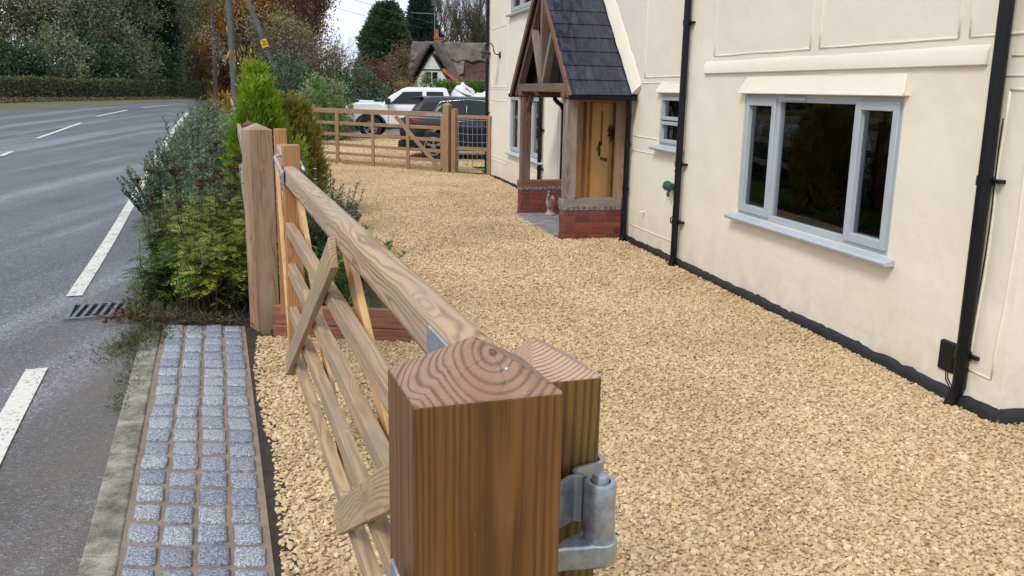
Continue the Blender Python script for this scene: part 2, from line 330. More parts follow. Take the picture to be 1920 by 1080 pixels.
def m_render():
    m, nt = new_mat('render_cream'); t = nd(nt, 'ShaderNodeTexCoord').outputs['Object']
    n1 = nd(nt, 'ShaderNodeTexNoise', Vector=t, Scale=0.9, Detail=5.0, Roughness=0.6).outputs['Fac']
    n2 = nd(nt, 'ShaderNodeTexNoise', Vector=nd(nt, 'ShaderNodeMapping', Vector=t, Scale=(7, 7, 1.2)).outputs[0], Scale=1.0, Detail=6.0, Roughness=0.7).outputs['Fac']
    c = ramp(nt, n1, [(0.3, (0.76, 0.695, 0.56)), (0.7, (0.82, 0.757, 0.62))])
    st = ramp(nt, n2, [(0.56, (0, 0, 0)), (0.8, (1, 1, 1))])
    c = nd(nt, 'ShaderNodeMixRGB', Fac=mth(nt, 'MULTIPLY', st, 0.15), Color1=c, Color2=(0.50, 0.45, 0.35, 1)).outputs[0]
    # splash dirt just over the plinth
    z = nd(nt, 'ShaderNodeSeparateXYZ', Vector=t).outputs[2]
    n4 = nd(nt, 'ShaderNodeTexNoise', Vector=t, Scale=5.0, Detail=7.0, Roughness=0.7).outputs['Fac']
    lo = mth(nt, 'MULTIPLY', mth(nt, 'SUBTRACT', 1.0, mth(nt, 'DIVIDE', z, 0.5), clamp=True), mth(nt, 'SUBTRACT', n4, 0.35, clamp=True))
    c = nd(nt, 'ShaderNodeMixRGB', Fac=mth(nt, 'MULTIPLY', lo, 1.2), Color1=c, Color2=(0.30, 0.25, 0.17, 1)).outputs[0]
    sc = nd(nt, 'ShaderNodeTexNoise', Vector=nd(nt, 'ShaderNodeMapping', Vector=t, Scale=(30, 30, 6), Rotation=(0, 0.5, 0)).outputs[0], Scale=1.0, Detail=2.0).outputs['Fac']
    scm = mth(nt, 'MULTIPLY', ramp(nt, sc, [(0.74, (0, 0, 0)), (0.78, (1, 1, 1))]), ramp(nt, n4, [(0.55, (0, 0, 0)), (0.65, (1, 1, 1))]))
    c = nd(nt, 'ShaderNodeMixRGB', Fac=mth(nt, 'MULTIPLY', scm, 0.5), Color1=c, Color2=(0.25, 0.22, 0.17, 1)).outputs[0]
    b1 = nd(nt, 'ShaderNodeTexNoise', Vector=t, Scale=9.0, Detail=8.0, Roughness=0.62).outputs['Fac']
    b2 = nd(nt, 'ShaderNodeTexNoise', Vector=t, Scale=2.2, Detail=3.0).outputs['Fac']
    h = mth(nt, 'ADD', mth(nt, 'MULTIPLY', b1, 0.35), b2)
    b3 = nd(nt, 'ShaderNodeTexNoise', Vector=t, Scale=38.0, Detail=4.0, Roughness=0.7).outputs['Fac']
    h = mth(nt, 'ADD', h, mth(nt, 'MULTIPLY', b3, 0.10))
    bp = nd(nt, 'ShaderNodeBump', Height=h, Strength=0.7, Distance=0.018).outputs[0]
    p = nd(nt, 'ShaderNodeBsdfPrincipled', Base__Color=c, Roughness=0.75, Normal=bp); p.inputs['Specular IOR Level'].default_value = 0.3
    out(nt, p.outputs[0])
m_render()
def m_gravel(name, base=False):
    G_ = None
    m, nt = new_mat(name)
    rv = nd(nt, 'ShaderNodeObjectInfo').outputs['Random']; t = nd(nt, 'ShaderNodeTexCoord').outputs['Object']
    if base:
        v = nd(nt, 'ShaderNodeTexVoronoi', Vector=t, Scale=45.0); rv = nd(nt, 'ShaderNodeSeparateColor', Color=v.outputs['Color']).outputs[0]
    c = ramp(nt, rv, [(0.0, (0.36, 0.255, 0.14)), (0.06, (0.52, 0.385, 0.215)), (0.4, (0.62, 0.475, 0.275)), (0.75, (0.68, 0.54, 0.33)), (0.94, (0.76, 0.65, 0.45)), (1.0, (0.42, 0.33, 0.22))])
    gp_ = nd(nt, 'ShaderNodeNewGeometry').outputs['Position']
    nw = nd(nt, 'ShaderNodeTexNoise', Vector=gp_, Scale=0.8, Detail=5.0, Roughness=0.6).outputs['Fac']
    c = nd(nt, 'ShaderNodeMixRGB', _blend_type='MULTIPLY', Fac=1.0, Color1=c, Color2=ramp(nt, nw, [(0.34, (0.84, 0.80, 0.74)), (0.6, (1.04, 1.02, 1.0))])).outputs[0]
    n = nd(nt, 'ShaderNodeTexNoise', Vector=t, Scale=1.4 if base else 60.0, Detail=4.0).outputs['Fac']
    c = nd(nt, 'ShaderNodeMixRGB', _blend_type='MULTIPLY', Fac=0.6, Color1=c, Color2=ramp(nt, n, [(0.3, (0.72, 0.66, 0.58)), (0.7, (1.06, 1.04, 1.0))])).outputs[0]
    kw = {}
    if base:
        c = nd(nt, 'ShaderNodeMixRGB', _blend_type='MULTIPLY', Fac=1.0, Color1=c, Color2=(0.90, 0.86, 0.79, 1)).outputs[0]
        kw['Normal'] = nd(nt, 'ShaderNodeBump', Height=mth(nt, 'SUBTRACT', 1.0, v.outputs['Distance']), Strength=0.9, Distance=0.02).outputs[0]
    p = nd(nt, 'ShaderNodeBsdfPrincipled', Base__Color=c, Roughness=0.8, **kw); p.inputs['Specular IOR Level'].default_value = 0.3
    out(nt, p.outputs[0])
m_gravel('gravel_stone'); m_gravel('gravel_base', True)
def m_asphalt():
    m, nt = new_mat('asphalt'); t = nd(nt, 'ShaderNodeTexCoord').outputs['Object']
    fine = nd(nt, 'ShaderNodeTexVoronoi', Vector=t, Scale=95.0)
    n1 = nd(nt, 'ShaderNodeTexNoise', Vector=t, Scale=0.45, Detail=6.0, Roughness=0.65).outputs['Fac']
    # worn wheel lines along the road; their pale blue also paints in damp sheen
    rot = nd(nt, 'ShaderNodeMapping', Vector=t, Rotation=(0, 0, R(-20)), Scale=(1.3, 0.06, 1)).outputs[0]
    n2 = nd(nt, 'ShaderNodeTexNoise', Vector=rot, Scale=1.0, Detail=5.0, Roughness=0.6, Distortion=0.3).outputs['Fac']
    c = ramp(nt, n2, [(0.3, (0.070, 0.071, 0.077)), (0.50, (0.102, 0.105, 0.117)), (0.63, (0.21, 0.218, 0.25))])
    g = nd(nt, 'ShaderNodeSeparateColor', Color=fine.outputs['Color']).outputs[0]
    c = nd(nt, 'ShaderNodeMixRGB', _blend_type='MULTIPLY', Fac=1.0, Color1=c, Color2=ramp(nt, g, [(0.0, (0.40, 0.40, 0.41)), (0.5, (0.90, 0.89, 0.88)), (0.85, (1.30, 1.25, 1.2)), (1.0, (2.8, 2.7, 2.6))])).outputs[0]
    pt_ = ramp(nt, n1, [(0.38, (0.80, 0.79, 0.78)), (0.47, (1.0, 1.0, 1.0)), (0.62, (1.12, 1.13, 1.16))])
    c = nd(nt, 'ShaderNodeMixRGB', _blend_type='MULTIPLY', Fac=1.0, Color1=c, Color2=pt_).outputs[0]
    # silt along the kerb: a deposit on the road, strongest near the kerb line
    sx = nd(nt, 'ShaderNodeSeparateXYZ', Vector=t)
    kx = mth(nt, 'ADD', mth(nt, 'MULTIPLY', mth(nt, 'SUBTRACT', sx.outputs[1], 2.84), -0.34), -1.52)
    dist = mth(nt, 'SUBTRACT', kx, sx.outputs[0])
    nn = nd(nt, 'ShaderNodeTexNoise', Vector=t, Scale=2.2, Detail=7.0, Roughness=0.7).outputs['Fac']
    e = mth(nt, 'SUBTRACT', mth(nt, 'MULTIPLY', nn, 1.5), mth(nt, 'MULTIPLY', dist, 0.62), clamp=True)
    near = mth(nt, 'SUBTRACT', 1.0, mth(nt, 'DIVIDE', mth(nt, 'SUBTRACT', sx.outputs[1], 5.0), 3.0), clamp=True)
    e = mth(nt, 'MULTIPLY', mth(nt, 'MULTIPLY', e, near), 0.85)
    c = nd(nt, 'ShaderNodeMixRGB', Fac=e, Color1=c, Color2=(0.135, 0.105, 0.075, 1)).outputs[0]
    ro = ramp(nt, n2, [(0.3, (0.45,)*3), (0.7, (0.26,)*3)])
    bp = nd(nt, 'ShaderNodeBump', Height=fine.outputs['Distance'], Strength=0.7, Distance=0.006).outputs[0]
    p = nd(nt, 'ShaderNodeBsdfPrincipled', Base__Color=c, Roughness=ro, Normal=bp); p.inputs['Specular IOR Level'].default_value = 0.5
    out(nt, p.outputs[0])
m_asphalt()
def m_line():
    m, nt = new_mat('road_paint'); t = nd(nt, 'ShaderNodeTexCoord').outputs['Object']
    n = nd(nt, 'ShaderNodeTexNoise', Vector=t, Scale=38.0, Detail=5.0, Roughness=0.7).outputs['Fac']
    n2 = nd(nt, 'ShaderNodeTexNoise', Vector=t, Scale=5.0, Detail=4.0).outputs['Fac']
    f = ramp(nt, mth(nt, 'ADD', mth(nt, 'MULTIPLY', n, 0.75), mth(nt, 'MULTIPLY', n2, 0.25)), [(0.39, (0, 0, 0)), (0.48, (1, 1, 1))])
    c = nd(nt, 'ShaderNodeMixRGB', Fac=f, Color1=(0.16, 0.15, 0.14, 1), Color2=(0.66, 0.64, 0.56, 1)).outputs[0]
    bp = nd(nt, 'ShaderNodeBump', Height=n, Strength=0.6, Distance=0.004).outputs[0]
    out(nt, nd(nt, 'ShaderNodeBsdfPrincipled', Base__Color=c, Roughness=0.6, Normal=bp).outputs[0])
m_line()
def m_granite():
    m, nt = new_mat('granite'); t = nd(nt, 'ShaderNodeTexCoord').outputs['Object']; g = nd(nt, 'ShaderNodeNewGeometry')
    n = nd(nt, 'ShaderNodeTexNoise', Vector=t, Scale=130.0, Detail=3.0, Roughness=0.8).outputs['Fac']
    c = ramp(nt, n, [(0.36, (0.075, 0.088, 0.11)), (0.5, (0.26, 0.285, 0.33)), (0.62, (0.60, 0.62, 0.66))])
    f = ramp(nt, g.outputs['Random Per Island'], [(0.0, (0.68, 0.69, 0.72)), (1.0, (1.12, 1.1, 1.06))])
    c = nd(nt, 'ShaderNodeMixRGB', _blend_type='MULTIPLY', Fac=1.0, Color1=c, Color2=f).outputs[0]
    b = nd(nt, 'ShaderNodeTexNoise', Vector=t, Scale=45.0, Detail=5.0, Roughness=0.7).outputs['Fac']
    bp = nd(nt, 'ShaderNodeBump', Height=b, Strength=0.9, Distance=0.012).outputs[0]
    out(nt, nd(nt, 'ShaderNodeBsdfPrincipled', Base__Color=c, Roughness=0.55, Normal=bp).outputs[0])
m_granite()
plain('mortar', (0.225, 0.175, 0.13), rough=0.9, var=0.25, scale=9, bump=0.004, bscale=120)
def m_kerb():
    m, nt = new_mat('kerb_concrete'); t = nd(nt, 'ShaderNodeTexCoord').outputs['Object']
    n = nd(nt, 'ShaderNodeTexNoise', Vector=t, Scale=6.0, Detail=8.0, Roughness=0.75).outputs['Fac']
    n2 = nd(nt, 'ShaderNodeTexNoise', Vector=t, Scale=150.0, Detail=2.0).outputs['Fac']
    f = mth(nt, 'ADD', mth(nt, 'MULTIPLY', n, 0.75), mth(nt, 'MULTIPLY', n2, 0.25))
    c = ramp(nt, f, [(0.38, (0.07, 0.066, 0.052)), (0.49, (0.19, 0.178, 0.145)), (0.60, (0.36, 0.335, 0.275))])
    bp = nd(nt, 'ShaderNodeBump', Height=f, Strength=0.8, Distance=0.01).outputs[0]
    out(nt, nd(nt, 'ShaderNodeBsdfPrincipled', Base__Color=c, Roughness=0.85, Normal=bp).outputs[0])
m_kerb()
def m_ground():
    m, nt = new_mat('verge'); t = nd(nt, 'ShaderNodeTexCoord').outputs['Object']
    n = nd(nt, 'ShaderNodeTexNoise', Vector=t, Scale=0.7, Detail=8.0, Roughness=0.7).outputs['Fac']
    n2 = nd(nt, 'ShaderNodeTexNoise', Vector=t, Scale=9.0, Detail=6.0, Roughness=0.8).outputs['Fac']
    f = mth(nt, 'ADD', mth(nt, 'MULTIPLY', n, 0.6), mth(nt, 'MULTIPLY', n2, 0.4))
    c = ramp(nt, f, [(0.38, (0.045, 0.075, 0.018)), (0.48, (0.085, 0.115, 0.03)), (0.54, (0.14, 0.11, 0.05)), (0.62, (0.20, 0.11, 0.05))])
    bp = nd(nt, 'ShaderNodeBump', Height=n2, Strength=0.8, Distance=0.05).outputs[0]
    out(nt, nd(nt, 'ShaderNodeBsdfPrincipled', Base__Color=c, Roughness=0.95, Normal=bp).outputs[0])
m_ground()
def m_slate():
    m, nt = new_mat('slate'); t = nd(nt, 'ShaderNodeTexCoord').outputs['Object']; g = nd(nt, 'ShaderNodeNewGeometry')
    st = nd(nt, 'ShaderNodeTexNoise', Vector=nd(nt, 'ShaderNodeMapping', Vector=t, Scale=(6, 14, 3)).outputs[0], Scale=1.0, Detail=6.0, Roughness=0.7).outputs['Fac']
    c = ramp(nt, st, [(0.4, (0.020, 0.024, 0.036)), (0.6, (0.040, 0.048, 0.070)), (0.75, (0.075, 0.086, 0.118))])
    c = nd(nt, 'ShaderNodeMixRGB', _blend_type='MULTIPLY', Fac=1.0, Color1=c, Color2=ramp(nt, g.outputs['Random Per Island'], [(0, (0.75, 0.75, 0.77)), (0.93, (1.1, 1.1, 1.15)), (1.0, (1.5, 1.1, 0.95))])).outputs[0]
    ro = ramp(nt, st, [(0.42, (0.22,)*3), (0.65, (0.55,)*3)])
    bp = nd(nt, 'ShaderNodeBump', Height=st, Strength=0.35, Distance=0.004).outputs[0]
    p = nd(nt, 'ShaderNodeBsdfPrincipled', Base__Color=c, Roughness=ro, Normal=bp); out(nt, p.outputs[0])
m_slate()
def m_brick():
    m, nt = new_mat('brick'); g = nd(nt, 'ShaderNodeNewGeometry'); t = nd(nt, 'ShaderNodeTexCoord').outputs['Object']
    c = ramp(nt, g.outputs['Random Per Island'], [(0, (0.13, 0.032, 0.022)), (0.5, (0.21, 0.046, 0.028)), (0.85, (0.27, 0.066, 0.037)), (1, (0.10, 0.04, 0.035))])
    n = nd(nt, 'ShaderNodeTexNoise', Vector=t, Scale=45.0, Detail=5.0, Roughness=0.7).outputs['Fac']
    c = nd(nt, 'ShaderNodeMixRGB', _blend_type='MULTIPLY', Fac=1.0, Color1=c, Color2=ramp(nt, n, [(0.3, (0.7,)*3), (0.7, (1.2,)*3)])).outputs[0]
    bp = nd(nt, 'ShaderNodeBump', Height=n, Strength=0.6, Distance=0.004).outputs[0]
    out(nt, nd(nt, 'ShaderNodeBsdfPrincipled', Base__Color=c, Roughness=0.8, Normal=bp).outputs[0])
m_brick(); plain('brick_mortar', (0.17, 0.15, 0.125), rough=0.9, var=0.3, scale=30)
def m_thatch(name, a, b, sc=(3, 3, 40)):
    m, nt = new_mat(name); t = nd(nt, 'ShaderNodeTexCoord').outputs['Object']
    n = nd(nt, 'ShaderNodeTexNoise', Vector=nd(nt, 'ShaderNodeMapping', Vector=t, Scale=sc).outputs[0], Scale=1.0, Detail=6.0, Roughness=0.7).outputs['Fac']
    n2 = nd(nt, 'ShaderNodeTexNoise', Vector=t, Scale=0.9, Detail=5.0).outputs['Fac']
    c = ramp(nt, mth(nt, 'ADD', mth(nt, 'MULTIPLY', n, 0.6), mth(nt, 'MULTIPLY', n2, 0.4)), [(0.36, a), (0.62, b)])
    bp = nd(nt, 'ShaderNodeBump', Height=n, Strength=1.0, Distance=0.08).outputs[0]
    out(nt, nd(nt, 'ShaderNodeBsdfPrincipled', Base__Color=c, Roughness=0.95, Normal=bp).outputs[0])
m_thatch('thatch', (0.06, 0.05, 0.042), (0.24, 0.20, 0.165), (9, 4, 4))
m_thatch('thatch_dark', (0.045, 0.038, 0.033), (0.19, 0.16, 0.135), (9, 4, 4))
m_thatch('roof_tile', (0.035, 0.018, 0.017), (0.105, 0.048, 0.04), (3, 3, 6))
def m_glass(name='glass', tint=0.9, rough=0.0):
    m, nt = new_mat(name)
    t = nd(nt, 'ShaderNodeTexCoord').outputs['Object']
    n = nd(nt, 'ShaderNodeTexNoise', Vector=t, Scale=1.5, Detail=2.0).outputs['Fac']
    bp = nd(nt, 'ShaderNodeBump', Height=n, Strength=0.08, Distance=0.02).outputs[0]
    fr = nd(nt, 'ShaderNodeFresnel', IOR=1.5)
    tr = nd(nt, 'ShaderNodeBsdfTransparent', Color=(tint, tint, tint, 1)); gl = nd(nt, 'ShaderNodeBsdfGlossy', Color=(0.95, 0.97, 1, 1), Roughness=0.01+rough, Normal=bp)
    mx = nd(nt, 'ShaderNodeMixShader', i0=mth(nt, 'MULTIPLY', fr.outputs[0], 1.5, clamp=True), i1=tr.outputs[0], i2=gl.outputs[0]); out(nt, mx.outputs[0])
m_glass(); m_glass('frosted', 0.45, 0.15)
plain('car_glass', (0.012, 0.018, 0.018), rough=0.08, var=0.05, spec=0.35)
# foliage colours
leafm('leaf_olive', [(0.09, 0.12, 0.055), (0.18, 0.215, 0.105), (0.29, 0.32, 0.17), (0.41, 0.41, 0.24)])
leafm('leaf_dark', [(0.023, 0.049, 0.023), (0.047, 0.095, 0.038), (0.095, 0.161, 0.068), (0.161, 0.228, 0.114)], rough=0.4)
leafm('leaf_hedge', [(0.035, 0.054, 0.022), (0.080, 0.111, 0.042), (0.149, 0.174, 0.069), (0.297, 0.186, 0.074)])
leafm('leaf_blue', [(0.013, 0.040, 0.030), (0.030, 0.074, 0.054), (0.058, 0.124, 0.091)], rough=0.6)
leafm('leaf_orange', [(0.151, 0.086, 0.030), (0.343, 0.182, 0.047), (0.580, 0.290, 0.069), (0.600, 0.408, 0.108)])
leafm('leaf_ochre', [(0.14, 0.12, 0.045), (0.27, 0.22, 0.08), (0.42, 0.32, 0.12)])
leafm('leaf_red', [(0.07, 0.03, 0.02), (0.14, 0.055, 0.035), (0.24, 0.11, 0.055)])
leafm('leaf_copper', [(0.12, 0.05, 0.03), (0.22, 0.09, 0.055), (0.32, 0.15, 0.09)])
leafm('leaf_brown', [(0.087, 0.060, 0.035), (0.186, 0.118, 0.065), (0.297, 0.198, 0.111)])
leafm('leaf_bright', [(0.058, 0.124, 0.020), (0.107, 0.214, 0.033), (0.181, 0.314, 0.058)])
leafm('leaf_golden', [(0.06, 0.13, 0.008), (0.16, 0.27, 0.015), (0.31, 0.45, 0.03), (0.46, 0.60, 0.07)], rough=0.6, trans=0.35)
leafm('leaf_bronze', [(0.07, 0.10, 0.015), (0.18, 0.18, 0.03), (0.34, 0.27, 0.05), (0.58, 0.34, 0.09)], rough=0.7)
leafm('leaf_grey', [(0.05, 0.08, 0.035), (0.10, 0.15, 0.075), (0.20, 0.25, 0.155), (0.45, 0.50, 0.37)], rough=0.6)
leafm('leaf_lavender', [(0.060, 0.090, 0.048), (0.120, 0.168, 0.102), (0.204, 0.252, 0.168)], rough=0.7)
leafm('leaf_fern', [(0.03, 0.06, 0.012), (0.085, 0.145, 0.022), (0.18, 0.24, 0.035), (0.38, 0.38, 0.055), (0.65, 0.50, 0.07)], rough=0.6)
leafm('leaf_fern_dark', [(0.025, 0.05, 0.012), (0.06, 0.11, 0.022), (0.11, 0.18, 0.035), (0.22, 0.24, 0.05)], rough=0.6)
leafm('leaf_litter', [(0.05, 0.028, 0.018), (0.12, 0.062, 0.035), (0.20, 0.12, 0.065), (0.09, 0.075, 0.045)], trans=0.1, rough=0.8)
leafm('leaf_yellow', [(0.300, 0.160, 0.030), (0.450, 0.270, 0.050), (0.500, 0.360, 0.160)])
leafm('grass_blade', [(0.03, 0.045, 0.012), (0.055, 0.085, 0.02), (0.10, 0.12, 0.035), (0.16, 0.13, 0.06)])
# ------------------------------------------------------------------ terrain, road, paths
rng = np.random.default_rng(7); random.seed(7)
def sheet(name, xs, ys, zf, mat, kind='structure'):
    V = np.array([(x, y, zf(x, y)) for y in ys for x in xs]); nx = len(xs); ny = len(ys)
    i = np.arange(nx-1)[None, :]+np.arange(ny-1)[:, None]*nx; i = i.ravel()
    F = np.stack([i, i+1, i+1+nx, i+nx], 1)
    return tag(np_mesh(name, V, F, MAT[mat], smooth=True), kind=kind)
xs = np.unique(np.concatenate([np.linspace(-400, -80, 20), np.linspace(-80, 20, 140), np.linspace(20, 400, 20)]))
ys = np.unique(np.concatenate([np.linspace(-60, -5, 8), np.linspace(-5, 70, 110), np.linspace(70, 600, 25)]))
sheet('ground', xs, ys, lambda x, y: terr(x, y)-0.02, 'verge')
def resample(P, n):
    P = [Vector((p[0], p[1])) for p in P]; d = [0]
    for a, b in zip(P, P[1:]): d.append(d[-1]+(b-a).length)
    o = []
    for k in range(n):
        t = d[-1]*k/(n-1); j = max(i for i in range(len(d)-1) if d[i] <= t+1e-9)
        o.append(P[j].lerp(P[j+1], (t-d[j])/(d[j+1]-d[j]) if d[j+1] > d[j] else 0))
    return o
def smoothline(P, n=200, it=60):
    Q = resample(P, n)
    for _ in range(it): Q = [Q[0]]+[(Q[i-1]+Q[i]*2+Q[i+1])/4 for i in range(1, n-1)]+[Q[-1]]
    return Q
def ribbon(name, Lp, Rp, off, mat, K=1, kind='structure', label=None):
    n = len(Lp); V = []; 
    for a, b in zip(Lp, Rp):
        for k in range(K+1):
            p = a.lerp(b, k/K); V.append((p.x, p.y, terr(p.x, p.y)+off))
    V = np.array(V); i = (np.arange(K)[None, :]+np.arange(n-1)[:, None]*(K+1)).ravel()
    F = np.stack([i, i+1, i+1+K+1, i+K+1], 1)
    return tag(np_mesh(name, V, F, MAT[mat], smooth=True), kind=kind)
def edge_at(y): return -1.52-0.34*(y-2.84)                # kerb line
el = [gnd(*p) for p in [(200, 462), (250, 375), (285, 310), (330, 238), (352, 212)]]
redge = [Vector((edge_at(y), y)) for y in (-6, 0, 3, 5.9)] + [Vector((p.x+0.5, p.y+0.2)) for p in el]
cl = [gnd(*p) for p in [(0, 292), (35, 273), (70, 258), (110, 242), (150, 230), (209, 212), (266, 202), (322, 197), (372, 193)]]
vg = [gnd(*p) for p in [(0, 207), (100, 200.5), (200, 196), (267, 192.5), (377, 189)]]
a = redge[-1]; far_r = [gnd(*p) for p in [(372, 197), (420, 196), (470, 196.5)]]
right = smoothline(redge+[Vector((p.x, p.y)) for p in far_r], 300, 40)
p0 = cl[0]; ledge = [Vector((edge_at(y)-7.6, y)) for y in (-6, 3, 10)]+[Vector((p0.x-3.3, p0.y+1.5)), Vector((vg[0].x-2.0, vg[0].y-6))]+[Vector((p.x, p.y)) for p in vg]+[Vector((gnd(430, 188.5).x, gnd(430, 188.5).y)), Vector((gnd(475, 188.5).x, gnd(475, 188.5).y))]
left = smoothline(ledge, 300, 40)
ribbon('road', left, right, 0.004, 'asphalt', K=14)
def line_strip(pts, wd, name):
    Q = smoothline(pts, max(6, int(3*sum((Vector(b[:2])-Vector(a[:2])).length for a, b in zip(pts, pts[1:])))), 3)
    n = len(Q); L_ = []; R_ = []
    for i, p in enumerate(Q):
        d = (Q[min(i+1, n-1)]-Q[max(i-1, 0)]).normalized(); s = Vector((-d.y, d.x))*wd/2
        L_.append(p+s); R_.append(p-s)
    o = ribbon(name, L_, R_, 0.012, 'road_paint', K=1); return o
line_strip([(-2.03, 2.85), (-2.36, 3.7), (-2.86, 5.10)], 0.12, 'road_marking')
line_strip([(-3.55, 6.98)]+[tuple(p) for p in el], 0.12, 'road_marking')
for a, b, wd in [((0, 293.5), (23, 285), .11), ((70, 260), (152, 231), .11), ((180, 219), (239, 207), .12), ((266, 202.5), (323, 197.5), .12)]:
    a = gnd(*a); b = gnd(*b); line_strip([tuple(a), tuple(b)], wd, 'road_marking')
# kerb and cobbles
def off_line(y, dx): return Vector((edge_at(y)+dx, y))
b = MB()
for i, (y0, y1) in enumerate([(-3, -1.2), (-1.19, 0.6), (0.61, 1.95), (1.96, 2.92), (2.93, 3.85), (3.86, 4.78), (4.79, 5.95)]):
    v = []
    for y, dx in ((y0, 0.0), (y0, 0.135), (y1, 0.135), (y1, 0.0)): v.append(off_line(y, dx))
    z = 0.02+0.003*(i % 2)
    b.add([(p.x, p.y, -0.1) for p in v]+[(p.x, p.y, z) for p in v], [(3,2,1,0),(4,5,6,7),(0,1,5,4),(1,2,6,5),(2,3,7,6),(3,0,4,7)])
tag(b.build('kerb', MAT['kerb_concrete'], bevel=0.012, seg=3), kind='structure')
cobL = lambda t: Vector((-2.47+(-1.38+2.47)*t, 6.12+(2.86-6.12)*t)); cobR = lambda t: Vector((-1.93+(-0.85+1.93)*t, 6.13+(2.86-6.13)*t))
b = MB(); c0, c1, c2, c3 = cobL(-0.03), cobR(-0.03), cobR(1.9), cobL(1.9)
c0 = c0-Vector((0.02, 0)); c3 = c3-Vector((0.05, 0)); c1 = c1+Vector((0.02, 0)); c2 = c2+Vector((0.02, 0))
b.add([(p.x, p.y, -0.05) for p in (c0, c1, c2, c3)]+[(p.x, p.y, 0.012) for p in (c0, c1, c2, c3)], [(3,2,1,0),(4,5,6,7),(0,1,5,4),(1,2,6,5),(2,3,7,6),(3,0,4,7)])
tag(b.build('mortar_bed', MAT['mortar']), kind='structure')
b = MB(); nrow = 20; rr = random.Random(4)
for j in range(-0, 38):
    for i in range(4):
        t0 = j/nrow; L0 = cobL(t0); R0 = cobR(t0); L1 = cobL(t0+1/nrow); R1 = cobR(t0+1/nrow)
        g = 0.065; vx = []
        for (su, sv) in ((0, 0), (1, 0), (1, 1), (0, 1)):
            uu = (i + (g+rr.uniform(-.03, .05) if su == 0 else 1-g+rr.uniform(-.05, .03)))/4 + 0.006*math.sin(j*0.9+i)
            vv = (0.07+rr.uniform(-.03, .04)) if sv == 0 else (0.93+rr.uniform(-.05, .03))
            vv += 0.04*(i % 2)-0.02+0.05*math.sin(j*0.7+i*1.6)
            a_ = L0.lerp(L1, vv); b_ = R0.lerp(R1, vv); vx.append(a_.lerp(b_, uu))
        # worn sett: 8 sided plan, domed top in three rings
        c = sum((p for p in vx), Vector((0, 0)))/4; pl = []
        for k in range(4):
            p, q = vx[k], vx[(k+1) % 4]
            for tt in (0.08, 0.5, 0.92):
                pl.append(p.lerp(q, tt) + (c-p.lerp(q, tt))*(rr.uniform(-0.03, 0.06) if tt == .5 else rr.uniform(-.02, .03)))
        zt = 0.022+rr.uniform(-.003, .004); tx, ty = rr.uniform(-.03, .03), rr.uniform(-.03, .03); n = len(pl); V = []
        for sc_, z in ((1.0, -0.01), (1.0, zt-0.006), (0.97, zt-0.001), (0.6, zt+0.001)):
            for p in pl:
                q = c+(p-c)*sc_; V.append((q.x, q.y, z+(q.x-c.x)*tx+(q.y-c.y)*ty+(rr.uniform(-.0012, .0012))))
        F = [(r_*n+k, r_*n+(k+1) % n, (r_+1)*n+(k+1) % n, (r_+1)*n+k) for r_ in range(3) for k in range(n)]+[tuple(3*n+k for k in range(n))]
        b.add(V, F)
tag(b.build('cobbled_strip', MAT['granite'], smooth=True, fix=False), kind='structure')
# dark earth joint between cobbles and gravel, planted bed soil
def flat(name, poly, z, mat, kind='structure', th=0.05):
    b = MB(); b.prism([(p[0], p[1]) for p in poly], 2, z-th, z); return tag(b.build(name, MAT[mat]), kind=kind)
flat('soil', [(-1.95, 6.2), (-0.84, 2.86), (0.2, -0.6), (0.32, -0.6), (-0.74, 2.86), (-1.83, 6.2)], 0.008, 'soil')
BR = lambda y: -0.74-0.27*(y-5.85)                       # right edge of the planted bed
flat('planting_bed', [(-1.66, 5.93), (-0.78, 5.85), (BR(12), 12), (BR(20), 20), (fence_x(20)-.1, 20), (fence_x(12)-.1, 12)], 0.012, 'soil')
ribbon('verge_soil', [Vector((p.x-0.1, p.y)) for p in resample([off_line(6.1, .15)]+[Vector((q.x+.62, q.y)) for q in el[:4]], 60)],
       [Vector((fence_x(y), y)) for y in np.linspace(6.15, 30, 60)], 0.014, 'soil', K=4)
# asphalt lane beyond the far gate
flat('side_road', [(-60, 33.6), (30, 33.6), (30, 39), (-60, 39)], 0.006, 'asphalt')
# ------------------------------------------------------------------ house frame of reference
HA = Vector((2.57, 4.83, 0)); HD = Vector((-.2309, 1, 0)).normalized(); HN = Vector((-HD.y, HD.x, 0)); HRZ = math.atan2(HD.y, HD.x)
def H(u, n, z=0.0): return HA + HD*u + HN*n + Vector((0, 0, z))
